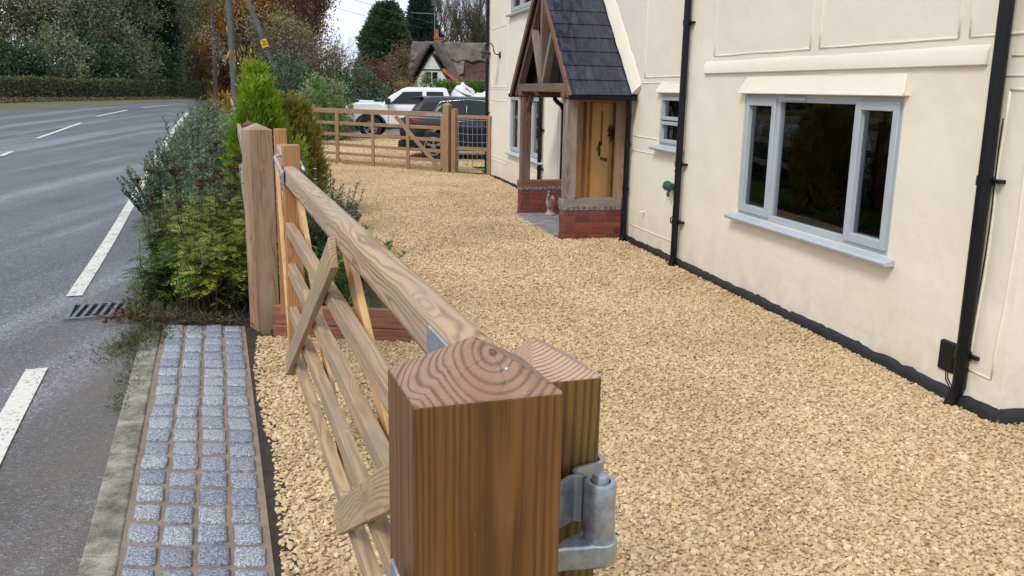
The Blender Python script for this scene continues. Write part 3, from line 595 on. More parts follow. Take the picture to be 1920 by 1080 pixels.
# ------------------------------------------------------------------ gravel: crushed stone instanced on the drive
def gravel(name, polys, density, size, z=0.0):
    b = MB()
    for poly in polys: b.add([(p[0], p[1], z) for p in poly], [tuple(range(len(poly)))])
    me = bpy.data.meshes.new(name); me.from_pydata(b.v, [], b.f); me.update()
    bm = bmesh.new(); bm.from_mesh(me)
    for f in bm.faces:
        if f.normal.z < 0: f.normal_flip()
    bmesh.ops.triangulate(bm, faces=bm.faces); bm.to_mesh(me); bm.free()
    o = link(name, me, MAT['gravel_base']); tag(o, kind='stuff')
    ng = bpy.data.node_groups.new(name+'_scatter', 'GeometryNodeTree')
    ng.interface.new_socket('Geometry', in_out='INPUT', socket_type='NodeSocketGeometry'); ng.interface.new_socket('Geometry', in_out='OUTPUT', socket_type='NodeSocketGeometry')
    gi = ng.nodes.new('NodeGroupInput'); go = ng.nodes.new('NodeGroupOutput')
    jn = ng.nodes.new('GeometryNodeJoinGeometry')
    for k in range(6):
        ico = nd(ng, 'GeometryNodeMeshIcoSphere', Radius=size, Subdivisions=2)
        ns = nd(ng, 'ShaderNodeTexNoise', _noise_dimensions='4D', W=k*3.7, Scale=0.75/size, Detail=1.0)
        sv = nd(ng, 'ShaderNodeVectorMath', _operation='SUBTRACT', i0=ns.outputs['Color'], i1=(.5, .5, .5))
        sm = nd(ng, 'ShaderNodeVectorMath', _operation='MULTIPLY', i0=sv.outputs[0], i1=(size*2.6,)*3)
        sp = nd(ng, 'GeometryNodeSetPosition', Geometry=ico.outputs[0], Offset=sm.outputs[0])
        tf = nd(ng, 'GeometryNodeTransform', Geometry=sp.outputs[0], Scale=(1.0, 0.62+0.07*k, 0.6))
        mt = nd(ng, 'GeometryNodeSetMaterial', Geometry=tf.outputs[0]); mt.inputs['Material'].default_value = MAT['gravel_stone']
        gt_ = nd(ng, 'GeometryNodeGeometryToInstance', Geometry=mt.outputs[0]); ng.links.new(gt_.outputs[0], jn.inputs[0])
    dp = nd(ng, 'GeometryNodeDistributePointsOnFaces', Density=density); ng.links.new(gi.outputs[0], dp.inputs['Mesh'])
    rot = nd(ng, 'FunctionNodeRandomValue', _data_type='FLOAT_VECTOR'); rot.inputs[0].default_value = (-.6, -.6, 0); rot.inputs[1].default_value = (.6, .6, 6.28)
    scl = nd(ng, 'FunctionNodeRandomValue', _data_type='FLOAT'); scl.inputs[2].default_value = 0.45; scl.inputs[3].default_value = 1.3; scl.inputs['Seed'].default_value = 3
    iop = nd(ng, 'GeometryNodeInstanceOnPoints', Points=dp.outputs[0], Instance=jn.outputs[0], Rotation=rot.outputs[0], Scale=scl.outputs[1]); iop.inputs['Pick Instance'].default_value = True
    hz = nd(ng, 'FunctionNodeRandomValue', _data_type='FLOAT'); hz.inputs[2].default_value = -0.1*size; hz.inputs[3].default_value = 0.9*size; hz.inputs['Seed'].default_value = 5
    cx = nd(ng, 'ShaderNodeCombineXYZ', Z=hz.outputs[1])
    ti = nd(ng, 'GeometryNodeTranslateInstances', Instances=iop.outputs[0], Translation=cx.outputs[0]); ti.inputs['Local Space'].default_value = False
    j2 = ng.nodes.new('GeometryNodeJoinGeometry'); ng.links.new(gi.outputs[0], j2.inputs[0]); ng.links.new(ti.outputs[0], j2.inputs[0]); ng.links.new(j2.outputs[0], go.inputs[0])
    md = o.modifiers.new('scatter', 'NODES'); md.node_group = ng
    return o
def hp(u, n): p = H(u, n); return (p.x, p.y)
def ux(y, n):                                             # x on the wall-parallel line n at world y
    t = (y-(HA+HN*n).y)/HD.y; return (HA+HN*n+HD*t).x
near_polys = [[(-0.76, 2.86), (0.36, -0.8), (5.5, -0.8), (5.5, 4.45), hp(-.42, .03), (ux(6.9, .03), 6.9), (-1.72, 6.9-.0), (-1.75, 6.0)]]
near_polys = [[(-0.80, 2.86), (0.30, -0.8), (5.5, -0.8), (5.5, 4.45), hp(-.36, .04), (ux(5.9, .04), 5.9), (-1.75, 5.9), (-1.58, 5.2), (-1.38, 4.6), (-1.10, 3.85)],
              [(-0.72, 5.9), (ux(5.9, .04), 5.9), (ux(7.4, .04), 7.4), (BR(7.4)+.0, 7.4)]]
gravel('gravel', near_polys, 5200, 0.0098, 0.004)
P1 = [(BR(7.4), 7.4), (ux(7.4, .04), 7.4), hp(5.69, .04), hp(5.69, .76), hp(8.05, .76), hp(8.05, .04), (ux(20, .04), 20), (BR(20), 20)]
gravel('gravel', [P1], 3000, 0.0122, 0.004)
P2 = [(BR(20)-.6, 20), (ux(20, .04), 20), (6, 20), (6, 33.5), (-9, 33.5), (-7, 24)]
gravel('gravel', [P2], 700, 0.022, 0.004)
# ------------------------------------------------------------------ the house
house = empty('house', 'cream rendered two storey house with black plinth and downpipes beside the gravel drive', 'house', HA, HRZ)
WINS = [(0.77, 2.85, 0.70, 1.70), (4.14, 4.70, 1.165, 1.69), (9.5, 11.80, 0.61, 1.62), (10.3, 11.9, 3.02, 4.0), (1.2, 2.9, 3.05, 4.05)]
DOOR = (5.90, 7.58, 0.05, 1.63)
U0, U1, ZT, DEPTH = -0.30, 13.82, 4.7, 6.0
b = MB(); nz = random.Random(2)
us = sorted(set([round(x, 3) for x in np.arange(U0, U1, 0.09)]+[U1]+[v for w_ in WINS+[DOOR] for v in w_[:2]]))
zs = sorted(set([round(x, 3) for x in np.arange(0.0, ZT, 0.09)]+[ZT]+[v for w_ in WINS+[DOOR] for v in w_[2:]]))
from mathutils import noise as mn
def wn(u, z):
    e = min([1.0]+[max(abs(u-(w_[0]+w_[1])/2)-(w_[1]-w_[0])/2, abs(z-(w_[2]+w_[3])/2)-(w_[3]-w_[2])/2, 0)/0.12 for w_ in WINS+[DOOR]])
    d = 0.013*mn.noise(Vector((u*1.1, z*1.1, 0)))+0.006*mn.noise(Vector((u*4, z*4, 5)))
    flare = 0.0
    if u < 0.9: flare = 0.05*max(0, 1-z/0.9)*max(0, 1-(u-U0)/1.2)     # the corner is battered at its foot
    return d*min(1, e)+flare
idx = {}
def vid(u, z):
    k = (u, z)
    if k not in idx: idx[k] = len(b.v); b.v.append((u-(0.05*max(0, 1-z/0.9) if u == us[0] else 0), wn(u, z), z))
    return idx[k]
for i in range(len(us)-1):
    for j in range(len(zs)-1):
        uc, zc = (us[i]+us[i+1])/2, (zs[j]+zs[j+1])/2
        if any(w_[0] < uc < w_[1] and w_[2] < zc < w_[3] for w_ in WINS+[DOOR]): continue
        b.f.append((vid(us[i], zs[j]), vid(us[i+1], zs[j]), vid(us[i+1], zs[j+1]), vid(us[i], zs[j+1]))); b.mi.append(0)
for (a0, a1, z0, z1) in WINS+[DOOR]:
    dd = -0.16
    b.add([(a0, 0, z0), (a0, 0, z1), (a0, dd, z1), (a0, dd, z0)], [(0, 1, 2, 3)]); b.add([(a1, 0, z0), (a1, 0, z1), (a1, dd, z1), (a1, dd, z0)], [(3, 2, 1, 0)])
    b.add([(a0, 0, z1), (a1, 0, z1), (a1, dd, z1), (a0, dd, z1)], [(0, 1, 2, 3)]); b.add([(a0, 0, z0), (a1, 0, z0), (a1, dd, z0), (a0, dd, z0)], [(3, 2, 1, 0)])
# gable ends and the back
for uu, s in ((U0, 1), (U1, -1)):
    n_ = 30; zs2 = np.array(zs); ns = np.linspace(0, -DEPTH, n_+1)
    st = len(b.v)
    for z in zs2:
        for q in ns:
            fl = 0.05*max(0, 1-z/0.9) if s > 0 else 0
            f2 = 0.05*max(0, 1-z/0.9)*max(0, 1+q/0.5) if s > 0 else 0
            b.v.append((uu-(fl if q > -5 else 0)-0.008*mn.noise(Vector((q, z, 9)))*(q < -0.05), (q if q < -0.01 else wn(uu, z)), z))
    for j in range(len(zs)-1):
        for i in range(n_):
            A_ = st+j*(n_+1)+i; b.f.append((A_, A_+1, A_+n_+2, A_+n_+1)); b.mi.append(0)
    b.add([(uu, 0, ZT), (uu, -DEPTH, ZT), (uu, -DEPTH/2, ZT+2.6)], [(0, 1, 2)])
b.add([(U0, -DEPTH, 0), (U1, -DEPTH, 0), (U1, -DEPTH, ZT), (U0, -DEPTH, ZT)], [(0, 1, 2, 3)])
b.build('wall', MAT['render_cream'], house, smooth='auto')
# raised render work: band under the upper panels, panel beads
b = MB()
def slab(u0, u1, z0, z1, pr, top=0.02):
    b.prism([(-0.02, z0), (pr, z0), (pr*0.85, z1-top), (0.001, z1), (-0.02, z1)], 0, u0, u1)
slab(0.10, 3.66, 1.875, 1.985, 0.024, 0.03)
b.build('render_band', MAT['render_cream'], house, bevel=0.006)
b = MB()
def bead(p, q, r_=0.011):
    n_ = max(2, int((Vector(q)-Vector(p)).length/0.12)); pts = []
    for i in range(n_+1):
        u, z = Vector(p).lerp(Vector(q), i/n_); pts.append((u, wn(u, z)+0.001, z+0.006*mn.noise(Vector((u*2, z*2, 3)))))
    b = MB(); b.tube(pts, [r_*(0.8+0.4*mn.noise(Vector((u_[0]*3, u_[2]*3, 1)))) for u_ in pts], 6); b.build('render_bead', MAT['render_cream'], house, smooth=True)
for (u0, u1, z0, z1) in [(0.36, 1.77, 2.03, 4.4), (1.89, 3.5, 2.03, 4.4), (-0.30, 0.27, 2.03, 4.4), (-0.26, -0.08, 0.22, 1.75), (4.12, 5.2, 1.86, 4.4), (8.6, 9.3, 0.3, 1.8), (12.0, 13.6, 0.35, 1.5), (12.1, 13.6, 1.75, 2.85)]:
    for p, q in (((u0, z0), (u1, z0)), ((u0, z0), (u0, z1)), ((u1, z0), (u1, z1)), ((u0, z1), (u1, z1))): bead(p, q, 0.009)
for (u0, u1, z) in [(4.08, 5.42, 1.80), (4.08, 5.46, 1.06), (4.1, 5.42, 0.22), (4.75, 5.45, 1.22), (9.75, 13.7, 0.42), (9.7, 13.7, 1.72), (-0.33, 0.0, 1.82), (-0.32, -0.06, 1.92)]: bead((u0, z), (u1, z), 0.0075)
# black tarred plinth with an uneven top line
b = MB()
def plinth_run(P, Nn):
    prev = None
    for i, p in enumerate(P):
        hgt = 0.070+0.022*mn.noise(Vector((i*0.23, 3, 0)))+0.012*mn.noise(Vector((i*0.9, 7, 0)))
        o_ = 0.026+0.008*mn.noise(Vector((i*0.5, 1, 4)))
        q = [(p[0]+Nn[0]*t, p[1]+Nn[1]*t, z) for t, z in ((o_+.012, -0.02), (o_+.008, hgt*0.6), (o_*0.85, hgt), (-0.02, hgt+0.012))]
        k = len(b.v); b.v += q
        if i:
            for j in range(3): b.f.append((k-4+j, k+j, k+j+1, k-3+j)); b.mi.append(0)
plinth_run([(u, wn(max(u, U0), 0.05)) for u in np.arange(U0-0.075, 5.7, 0.05)], (0, 1)); plinth_run([(u, -0.03) for u in np.arange(8.05, U1, 0.08)], (0, 1))
plinth_run([(U0-0.048*max(0, min(1, 1-q/5.5))-0.002, 0.0-q) for q in np.arange(-0.06, DEPTH, 0.05)], (-1, 0))
b.build('plinth', MAT['tar'], house, smooth=True)
# roof of the house (above the picture)
b = MB()
for s in (1, -1):
    y0 = 0.35 if s > 0 else -DEPTH-0.35
    for k in range(16):
        t0, t1 = k/16, (k+1)/16+0.01; yc = -DEPTH/2
        ya, yb_ = y0+(yc-y0)*t0, y0+(yc-y0)*t1; za, zb = ZT-0.25+3.05*t0, ZT-0.25+3.05*t1
        b.prism([(ya, za+0.03), (yb_, zb), (yb_, zb-0.04), (ya, za-0.02)], 0, U0-0.25, U1+0.2)
b.build('roof', MAT['roof_tile'], house)
# interior: plain dim rooms behind the glass
b = MB()
for (u0, u1, z0, z1, dp_) in ((0.1, 4.0, 0.1, 2.4, 2.3), (4.05, 5.2, 0.4, 2.4, 2.2), (8.6, 12.8, 0.1, 2.4, 3.6), (0.1, 4.0, 2.6, 4.6, 3), (9.5, 13, 2.6, 4.6, 3), (5.4, 8.3, 0.0, 2.3, 3)):
    b.add([(u0, -0.165, z0), (u1, -0.165, z0), (u1, -dp_, z0), (u0, -dp_, z0), (u0, -0.165, z1), (u1, -0.165, z1), (u1, -dp_, z1), (u0, -dp_, z1)],
          [(0, 1, 2, 3), (4, 5, 6, 7), (3, 2, 6, 7), (0, 3, 7, 4), (1, 2, 6, 5)])
    for w_ in WINS+[DOOR]:                                # inner face round the opening
        if u0 <= w_[0] and w_[1] <= u1 and z0 <= w_[2]+.06 and w_[3] <= z1:
            for q in ((u0, w_[0], z0, z1), (w_[1], u1, z0, z1), (w_[0], w_[1], w_[3], z1), (w_[0], w_[1], z0, max(z0, w_[2]))):
                b.add([(q[0], -0.166, q[2]), (q[1], -0.166, q[2]), (q[1], -0.166, q[3]), (q[0], -0.166, q[3])], [(0, 1, 2, 3)])
b.build('room_lining', MAT['room'], house)
def window(u0, u1, z0, z1, lights, sill=True, split=None, label=None, fr=0.055, sf=0.060):
    """lights: list of (u0,u1,opening) bays; frame with raised sashes, glass and a sill"""
    y0, y1 = -0.075, -0.008
    b = MB()
    b.box((u0, y0, z0), (u0+fr, y1, z1)); b.box((u1-fr, y0, z0), (u1, y1, z1))
    b.box((u0+fr, y0, z1-fr), (u1-fr, y1, z1)); b.box((u0+fr, y0, z0), (u1-fr, y1, z0+fr))
    for l in lights[1:]: b.box((l[0]-0.022, y0, z0+fr), (l[0]+0.022, y1-0.001, z1-fr))
    wo = b.build('window', MAT['upvc'], house, bevel=0.004)
    if label: wo['label'] = label
    gb = MB()
    for (a0, a1, op) in lights:
        zz = [(z0, z1)] if not split else [(z0, split), (split, z1)]
        for (c0_, c1_) in zz:
            A0 = a0+(0.030 if a0 == u0 else 0.010); A1 = a1-(0.030 if a1 == u1 else 0.010)
            C0 = c0_+(0.030 if c0_ == z0 else 0.006); C1 = c1_-(0.030 if c1_ == z1 else 0.006)
            if op:
                s = MB(); f_ = sf; w0, w1 = -0.05, 0.010
                poly = [((A0, C0), (A1, C1)), ((A0+f_, C0+f_), (A1-f_, C1-f_))]
                s.box((A0, w0, C0), (A0+f_, w1, C1)); s.box((A1-f_, w0, C0), (A1, w1, C1)); s.box((A0+f_, w0, C1-f_), (A1-f_, w1, C1)); s.box((A0+f_, w0, C0), (A1-f_, w1, C0+f_))
                s.build('sash', MAT['upvc'], wo, bevel=0.005)
                g = (A0+f_-.005, A1-f_+.005, C0+f_-.005, C1-f_+.005)
            else: g = (A0+0.02, A1-0.02, C0+0.02, C1-0.02)
            gb.box((g[0], -0.034, g[2]), (g[1], -0.028, g[3]))
            # black gasket round the glass
    gb.build('pane', MAT['glass'], wo)
    if sill:
        s = MB(); s.prism([(-0.06, z0-0.045), (0.075, z0-0.050), (0.085, z0-0.030), (0.08, z0-0.018), (-0.01, z0-0.002), (-0.06, z0-0.002)], 0, u0-0.09, u1+0.07)
        s.build('sill', MAT['upvc_sill'], wo, bevel=0.004)
    return wo
w1 = window(0.77, 2.85, 0.70, 1.70, [(0.77, 1.27, True), (1.27, 2.31, False), (2.31, 2.85, True)], label='wide three light window with a fixed centre pane')
b = MB(); b.box((1.9, -0.012, 1.655), (2.2, 0.012, 1.683)); b.build('trickle_vent', MAT['upvc'], w1, bevel=0.005)
window(4.14, 4.70, 1.165, 1.69, [(4.14, 4.70, True)], split=1.42, label='small two pane window', fr=0.03, sf=0.036)
window(9.5, 11.8, 0.61, 1.62, [(9.5, 10.2, True), (10.2, 11.1, False), (11.1, 11.8, True)], label='ground floor window beyond the porch')
window(10.3, 11.9, 3.02, 4.0, [(10.3, 11.1, True), (11.1, 11.9, True)], label='upper floor window above the wall lamp')
window(1.2, 2.9, 3.05, 4.05, [(1.2, 2.05, True), (2.05, 2.9, True)])
# curtain just inside the left light of the wide window
b = MB(); 
pts = [(2.38+0.012*i, -0.26-0.02*(i % 2)) for i in range(0, 15)]
for (a_, c_) in zip(pts, pts[1:]): b.add([(a_[0], a_[1], 0.4), (c_[0], c_[1], 0.4), (c_[0], c_[1], 1.9), (a_[0], a_[1], 1.9)], [(0, 1, 2, 3)])
b.build('curtain', MAT['curtain'], house)
def hood(u0, u1, z0, z1, pr=0.06):
    b = MB(); e = 0.045
    v = [(u0-e, -0.01, z0), (u1+e, -0.01, z0), (u1+e, pr, z0), (u0-e, pr, z0), (u0-e, pr-.012, z0+0.022), (u1+e, pr-.012, z0+.022), (u0+0.015, 0.0, z1), (u1-0.015, 0.0, z1), (u0+.015, -0.02, z1), (u1-.015, -0.02, z1)]
    b.add(v, [(0, 1, 2, 3), (3, 2, 5, 4), (4, 5, 7, 6), (6, 7, 9, 8), (0, 3, 4, 6, 8), (1, 9, 7, 5, 2), (0, 8, 9, 1)])
    b.build('window_hood', MAT['render_cream'], house, bevel=0.006)
hood(0.77, 2.85, 1.705, 1.845); hood(4.12, 4.72, 1.70, 1.815, 0.05); hood(9.5, 11.8, 1.63, 1.75, 0.05)
# front door with side lights, in the wall under the porch
b = MB()
for (a_, c_) in ((5.90, 5.99), (6.13, 6.24), (7.05, 7.17), (7.33, 7.58)): b.box((a_, -0.10, 0.05), (c_, 0.02, 1.63))
b.box((5.99, -0.10, 1.57), (7.33, 0.018, 1.63)); b.box((5.99, -0.10, 0.05), (6.13, 0.015, 0.10)); b.box((7.17, -0.10, 0.05), (7.33, 0.015, 0.10))
door = b.build('door', MAT['oak_frame'], house, bevel=0.004); door['label'] = 'oak front door with two narrow side lights'
for q0_, q1_ in ((6.0, 6.12), (7.18, 7.32)): b = MB(); b.box((q0_, -0.05, 0.1), (q1_, -0.044, 1.57)); b.build('side_light', MAT['frosted'], door)
m_ = Matrix(((0, 1, 0, 6.645), (0, 0, 1, -0.035), (1, 0, 0, 0.06), (0, 0, 0, 1)))
lf = MB()
for k in range(6):
    x0 = -0.4+0.8*k/6
    if k in (2, 3):
        lf.box((0, x0+0.003, -0.02), (0.98, x0+0.1303, 0.02)); lf.box((1.40, x0+0.003, -0.02), (1.505, x0+0.1303, 0.02))
        if k == 2: lf.box((0.98, x0+.003, -0.02), (1.40, x0+0.09, 0.02))
        else: lf.box((0.98, x0+0.043, -0.02), (1.40, x0+0.1303, 0.02))
    else: lf.box((0, x0+0.003, -0.02), (1.505, x0+0.1303, 0.02))
lf.build('door_leaf', MAT['oak_door'], door, m_, bevel=0.003)
b = MB(); b.box((6.605, -0.04, 1.03), (6.685, -0.03, 1.47)); b.build('door_pane', MAT['frosted'], door)
b = MB(); b.box((6.38, -0.014, 0.86), (6.62, 0.004, 0.895)); b.build('letter_plate', MAT['dark_iron'], door, bevel=0.003)
tcv = bpy.data.curves.new('door_number', 'FONT'); tcv.body = '4'; tcv.size = 0.25; tcv.extrude = 0.008; tcv.offset = 0.004; tcv.align_x = 'CENTER'; tcv.materials.append(MAT['dark_iron'])
t_ = bpy.data.objects.new('door_number', tcv); COL.objects.link(t_); t_.parent = door
t_.matrix_local = Matrix(((-1, 0, 0, 6.70), (0, 0, 1, -0.004), (0, 1, 0, 0.97-0.06), (0, 0, 0, 1)))
# downpipes: pipe, collars and wall brackets
def downpipe(u, n, z0, z1, r_, brs, shoe=True, label=None, top=None, lean=0.0):
    b = MB(); pts = [(u+lean*(z1-z)/3, n, z) for z in np.linspace(z1, z0+0.12, 10)]
    if top: pts = top+pts
    if shoe: pts += [(u+lean, n+0.004, z0+0.07), (u+lean, n+0.03, z0+0.0)]
    b.tube(pts, r_, 16)
    for z in brs: b.tube([(u+lean*(z1-z)/3, n, z-0.025), (u+lean*(z1-z)/3, n, z+0.025)], r_*1.16, 16)
    o = b.build('downpipe', MAT['black_plastic'], house, smooth='auto')
    for z in brs:
        uu = u+lean*(z1-z)/3; b = MB(); b.box((uu-r_-0.055, -0.01, z-0.009), (uu+r_+0.02, n-r_*0.3, z+0.011))
        b.build('bracket', MAT['black_plastic'], o, bevel=0.002)
    if label: o['label'] = label
    return o
downpipe(-0.02, 0.062, 0.0, ZT, 0.037, [0.30, 1.27, 2.6], label='thick black downpipe nearest the house corner', lean=-0.03)
downpipe(4.02, 0.055, 0.0, ZT, 0.033, [0.45, 1.02, 2.35, 3.3], label='black downpipe between the two nearer windows')
downpipe(13.76, 0.05, 0.0, ZT, 0.033, [0.4, 1.25, 2.4], label='black downpipe at the far corner of the house')
downpipe(9.45, 0.05, 0.0, 1.72, 0.033, [0.5, 1.1], label='black downpipe seen through the porch')
# thin cable beside the corner downpipe
b = MB(); b.tube([(-0.085+0.012*math.sin(z*2.3), 0.022+0.01*math.sin(z*5), z) for z in np.linspace(0.35, 1.6, 24)], 0.0035, 6); b.build('cable', MAT['black_plastic'], house, smooth=True)
b = MB(); b.tube([(0.09, 0.03, 0.165), (0.075, 0.035, 0.11), (0.03, 0.035, 0.07)], 0.004, 6); b.tube([(0.075, 0.03, 0.165), (0.06, 0.035, 0.12), (0.02, 0.035, 0.085)], 0.004, 6); b.build('cable', MAT['black_plastic'], house, smooth=True)
# small overflow pipe and hose hook
b = MB(); b.tube([(4.98, -0.01, 0.42), (4.98, 0.07, 0.415)], 0.012, 10); b.build('overflow_pipe', MAT['white_paint'], house)
b = MB(); b.box((0.02, 0.0, 0.155), (0.155, 0.045, 0.335)); mbx = b.build('cable_box', MAT['black_plastic'], None, None, bevel=0.016, seg=4)
mbx.location = HA; mbx.rotation_euler = (0, 0, HRZ); tag(mbx, 'small black plastic box on the cream wall next to the corner downpipe', 'cable box')
# hose tap in green cover
tp = empty('garden_tap', 'green covered outdoor tap on a black pipe behind the middle downpipe', 'tap', H(4.22, 0, 0.78), HRZ)
b = MB(); b.tube([(-0.07, 0.02, -0.17), (-0.07, 0.02, 0.13), (-0.08, 0.035, 0.17), (-0.12, 0.035, 0.17)], 0.011, 8); b.build('pipe', MAT['black_plastic'], tp, smooth=True)
b = MB(); b.lathe([(0.01, -0.06), (0.035, -0.055), (0.042, 0.0), (0.038, 0.05), (0.05, 0.055), (0.05, 0.075), (0.03, 0.08), (0.0, 0.08)], (0, 0.05, 0), 14, 0); b.build('cover', MAT['hose_green'], tp, smooth='auto')
b = MB(); b.tube([(0, 0.05, -0.03), (0.0, 0.07, -0.07), (0.0, 0.06, -0.1)], 0.016, 8); b.build('spout', MAT['hose_green'], tp, smooth=True)
hk = MB(); hk.tube([(4.10, 0.0, 0.50), (4.10, 0.05, 0.50), (4.13, 0.06, 0.47), (4.13, 0.06, 0.43), (4.10, 0.03, 0.40), (4.10, 0.0, 0.40)], 0.007, 6); hk.build('hook', MAT['dark_iron'], house, smooth=True)
# wall lamp
lp = empty('wall_lamp', 'black swan neck lamp with clear bulb glass at the far end of the house', 'wall lamp', H(12.75, 0.0, 2.34), HRZ)
b = MB(); b.lathe([(0.0, -0.002), (0.065, 0.0), (0.065, 0.014), (0.05, 0.022), (0.0, 0.024)], (0, 0, 0), 16, 1); b.build('back_plate', MAT['dark_iron'], lp, smooth='auto')
b = MB(); b.tube([(0, 0.02, 0), (0, 0.10, 0.02), (0, 0.13, 0.08), (0, 0.14, 0.15), (0, 0.17, 0.20), (0, 0.22, 0.215), (0, 0.27, 0.20), (0, 0.30, 0.15)], 0.011, 8); b.build('arm', MAT['dark_iron'], lp, smooth=True)
b = MB(); b.lathe([(0.015, 0.15), (0.035, 0.14), (0.045, 0.10), (0.09, 0.055), (0.12, 0.035), (0.118, 0.03), (0.085, 0.045), (0.04, 0.09), (0.01, 0.13)], (0, 0.30, 0), 20, 2); b.build('lamp_shade', MAT['dark_iron'], lp, smooth='auto')
b = MB(); b.lathe([(0.035, 0.075), (0.05, 0.04), (0.062, -0.01), (0.055, -0.05), (0.03, -0.075), (0.0, -0.08)], (0, 0.30, 0), 16, 2); b.build('bulb_glass', MAT['frosted'], lp, smooth=True)
# ------------------------------------------------------------------ the porch
porch = empty('porch', None, None, (0, 0, 0)); porch.parent = house
PU0, PU1, PN = 5.70, 8.05, 0.72
def bricks(u0, u1, n0, n1, z0, z1, name='brick_wall'):
    """real bricks in stretcher bond round a mortar core"""
    b = MB(); b.box((u0+0.004, n0, z0), (u1-0.004, n1-0.004, z1)); core = b.build(name, MAT['brick_mortar'], porch)
    b = MB(); hz = 0.0605; rows = int((z1-z0)/hz); hz = (z1-z0)/rows; rb = random.Random(int(u0*10))
    def run(L, emit):
        for j in range(rows):
            x = -0.0 if j % 2 == 0 else -0.095
            while x < L-0.01:
                a_ = max(0, x)+0.004; c_ = min(L, x+(0.19 if rb.random() < .8 else .095))-0.004
                if c_-a_ > 0.02: emit(a_, c_, z0+j*hz+0.004, z0+(j+1)*hz-0.004)
                x = c_+0.004
    e = lambda: rb.uniform(-0.0015, 0.0015)
    run(n1-n0, lambda a_, c_, p, q: b.box((u0-0.002+e(), n0+a_, p), (u0+0.03, n0+c_, q)))
    run(n1-n0, lambda a_, c_, p, q: b.box((u1-0.03, n0+a_, p), (u1+0.002+e(), n0+c_, q)))
    run(u1-u0, lambda a_, c_, p, q: b.box((u0+a_+.001, n1-0.03, p), (u0+c_-.001, n1+0.003+e(), q)))
    br = b.build('brick_facing', MAT['brick'], porch, bevel=0.002, seg=1)
    b = MB(); k = 0; y = n0
    while y < n1+0.005:                                   # brick on edge coping
        b.box((u0-0.006, y+0.003, z1+0.001), (u1+0.006, min(y+0.065, n1+0.012)-0.003, z1+0.045+rb.uniform(0, .003))); y += 0.065
    b.build('coping', MAT['coping'], porch, bevel=0.004)
bricks(PU0, PU0+0.20, 0.02, PN, 0.0, 0.345); bricks(PU1-0.20, PU1, 0.02, PN, 0.0, 0.345)
for (u0, lab) in ((PU0, 'near'), (PU1-0.20, 'far')):
    timber('sill_beam', (u0+0.10, 0.02, 0.43), (u0+0.10, PN+0.015, 0.43), 0.20, 0.085, MAT['oak_grey'] if lab == 'near' else MAT['oak_red'], porch, bevel=0.006)
    timber('plate', (u0+0.10, 0.0, 1.655), (u0+0.10, PN+0.03, 1.655), 0.15, 0.06, MAT['oak_red'], porch, bevel=0.006)
PM = [('oak_grey', PU0+0.095, PN-0.07), ('oak_dark', PU1-0.095, PN-0.07), ('oak_light', PU0+0.065, 0.05), ('oak_dark', PU1-0.10, 0.055)]
for mt, u, n in PM: timber('post', (u, n, 0.47), (u, n, 1.612), 0.15 if n > .2 else 0.12, 0.125 if n > .2 else 0.085, MAT[mt], porch, up=(0, 1, 0), bevel=0.008)
timber('tie_beam', (PU0-0.02, PN-0.03, 1.735), (PU1+0.02, PN-0.03, 1.735), 0.10, 0.10, MAT['oak_dark'], porch, bevel=0.006)
UC = (PU0+PU1)/2; HALF = 1.475; ZE = 1.665; RISE = 1.44; ZA = ZE+RISE; ang = math.atan2(RISE, HALF)
for s in (-1, 1):                                         # principal rafters, struts, knee braces
    timber('rafter', (UC+s*(HALF-0.10), PN-0.03, ZE-0.02), (UC+s*0.03, PN-0.03, ZA-0.14), 0.09, 0.10, MAT['oak_dark'], porch, up=(-s*0.7, 0, 0.7), bevel=0.005)
    timber('strut', (UC+s*0.05, PN-0.03, 1.79), (UC+s*0.50, PN-0.03, 2.45), 0.08, 0.085, MAT['oak_grey'], porch, up=(0, 1, 0), bevel=0.005)
    timber('knee_brace', (UC+s*(HALF-0.46), PN-0.09, 1.45), (UC+s*(HALF-0.66), PN-0.09, 1.64), 0.05, 0.06, MAT['oak_dark'], porch, up=(0, 1, 0), bevel=0.008)
timber('king_post', (UC, PN-0.03, 1.785), (UC, PN-0.03, ZA-0.12), 0.085, 0.10, MAT['oak_dark'], porch, up=(0, 1, 0), bevel=0.005)
# dark boarded lining behind the truss
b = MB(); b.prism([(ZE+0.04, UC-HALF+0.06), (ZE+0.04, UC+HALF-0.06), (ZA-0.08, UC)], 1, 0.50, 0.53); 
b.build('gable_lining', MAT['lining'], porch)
b = MB(); b.box((PU0+0.16, 0.0, 1.70), (PU1-0.16, 0.50, 1.72)); b.build('porch_ceiling', MAT['lining'], porch)
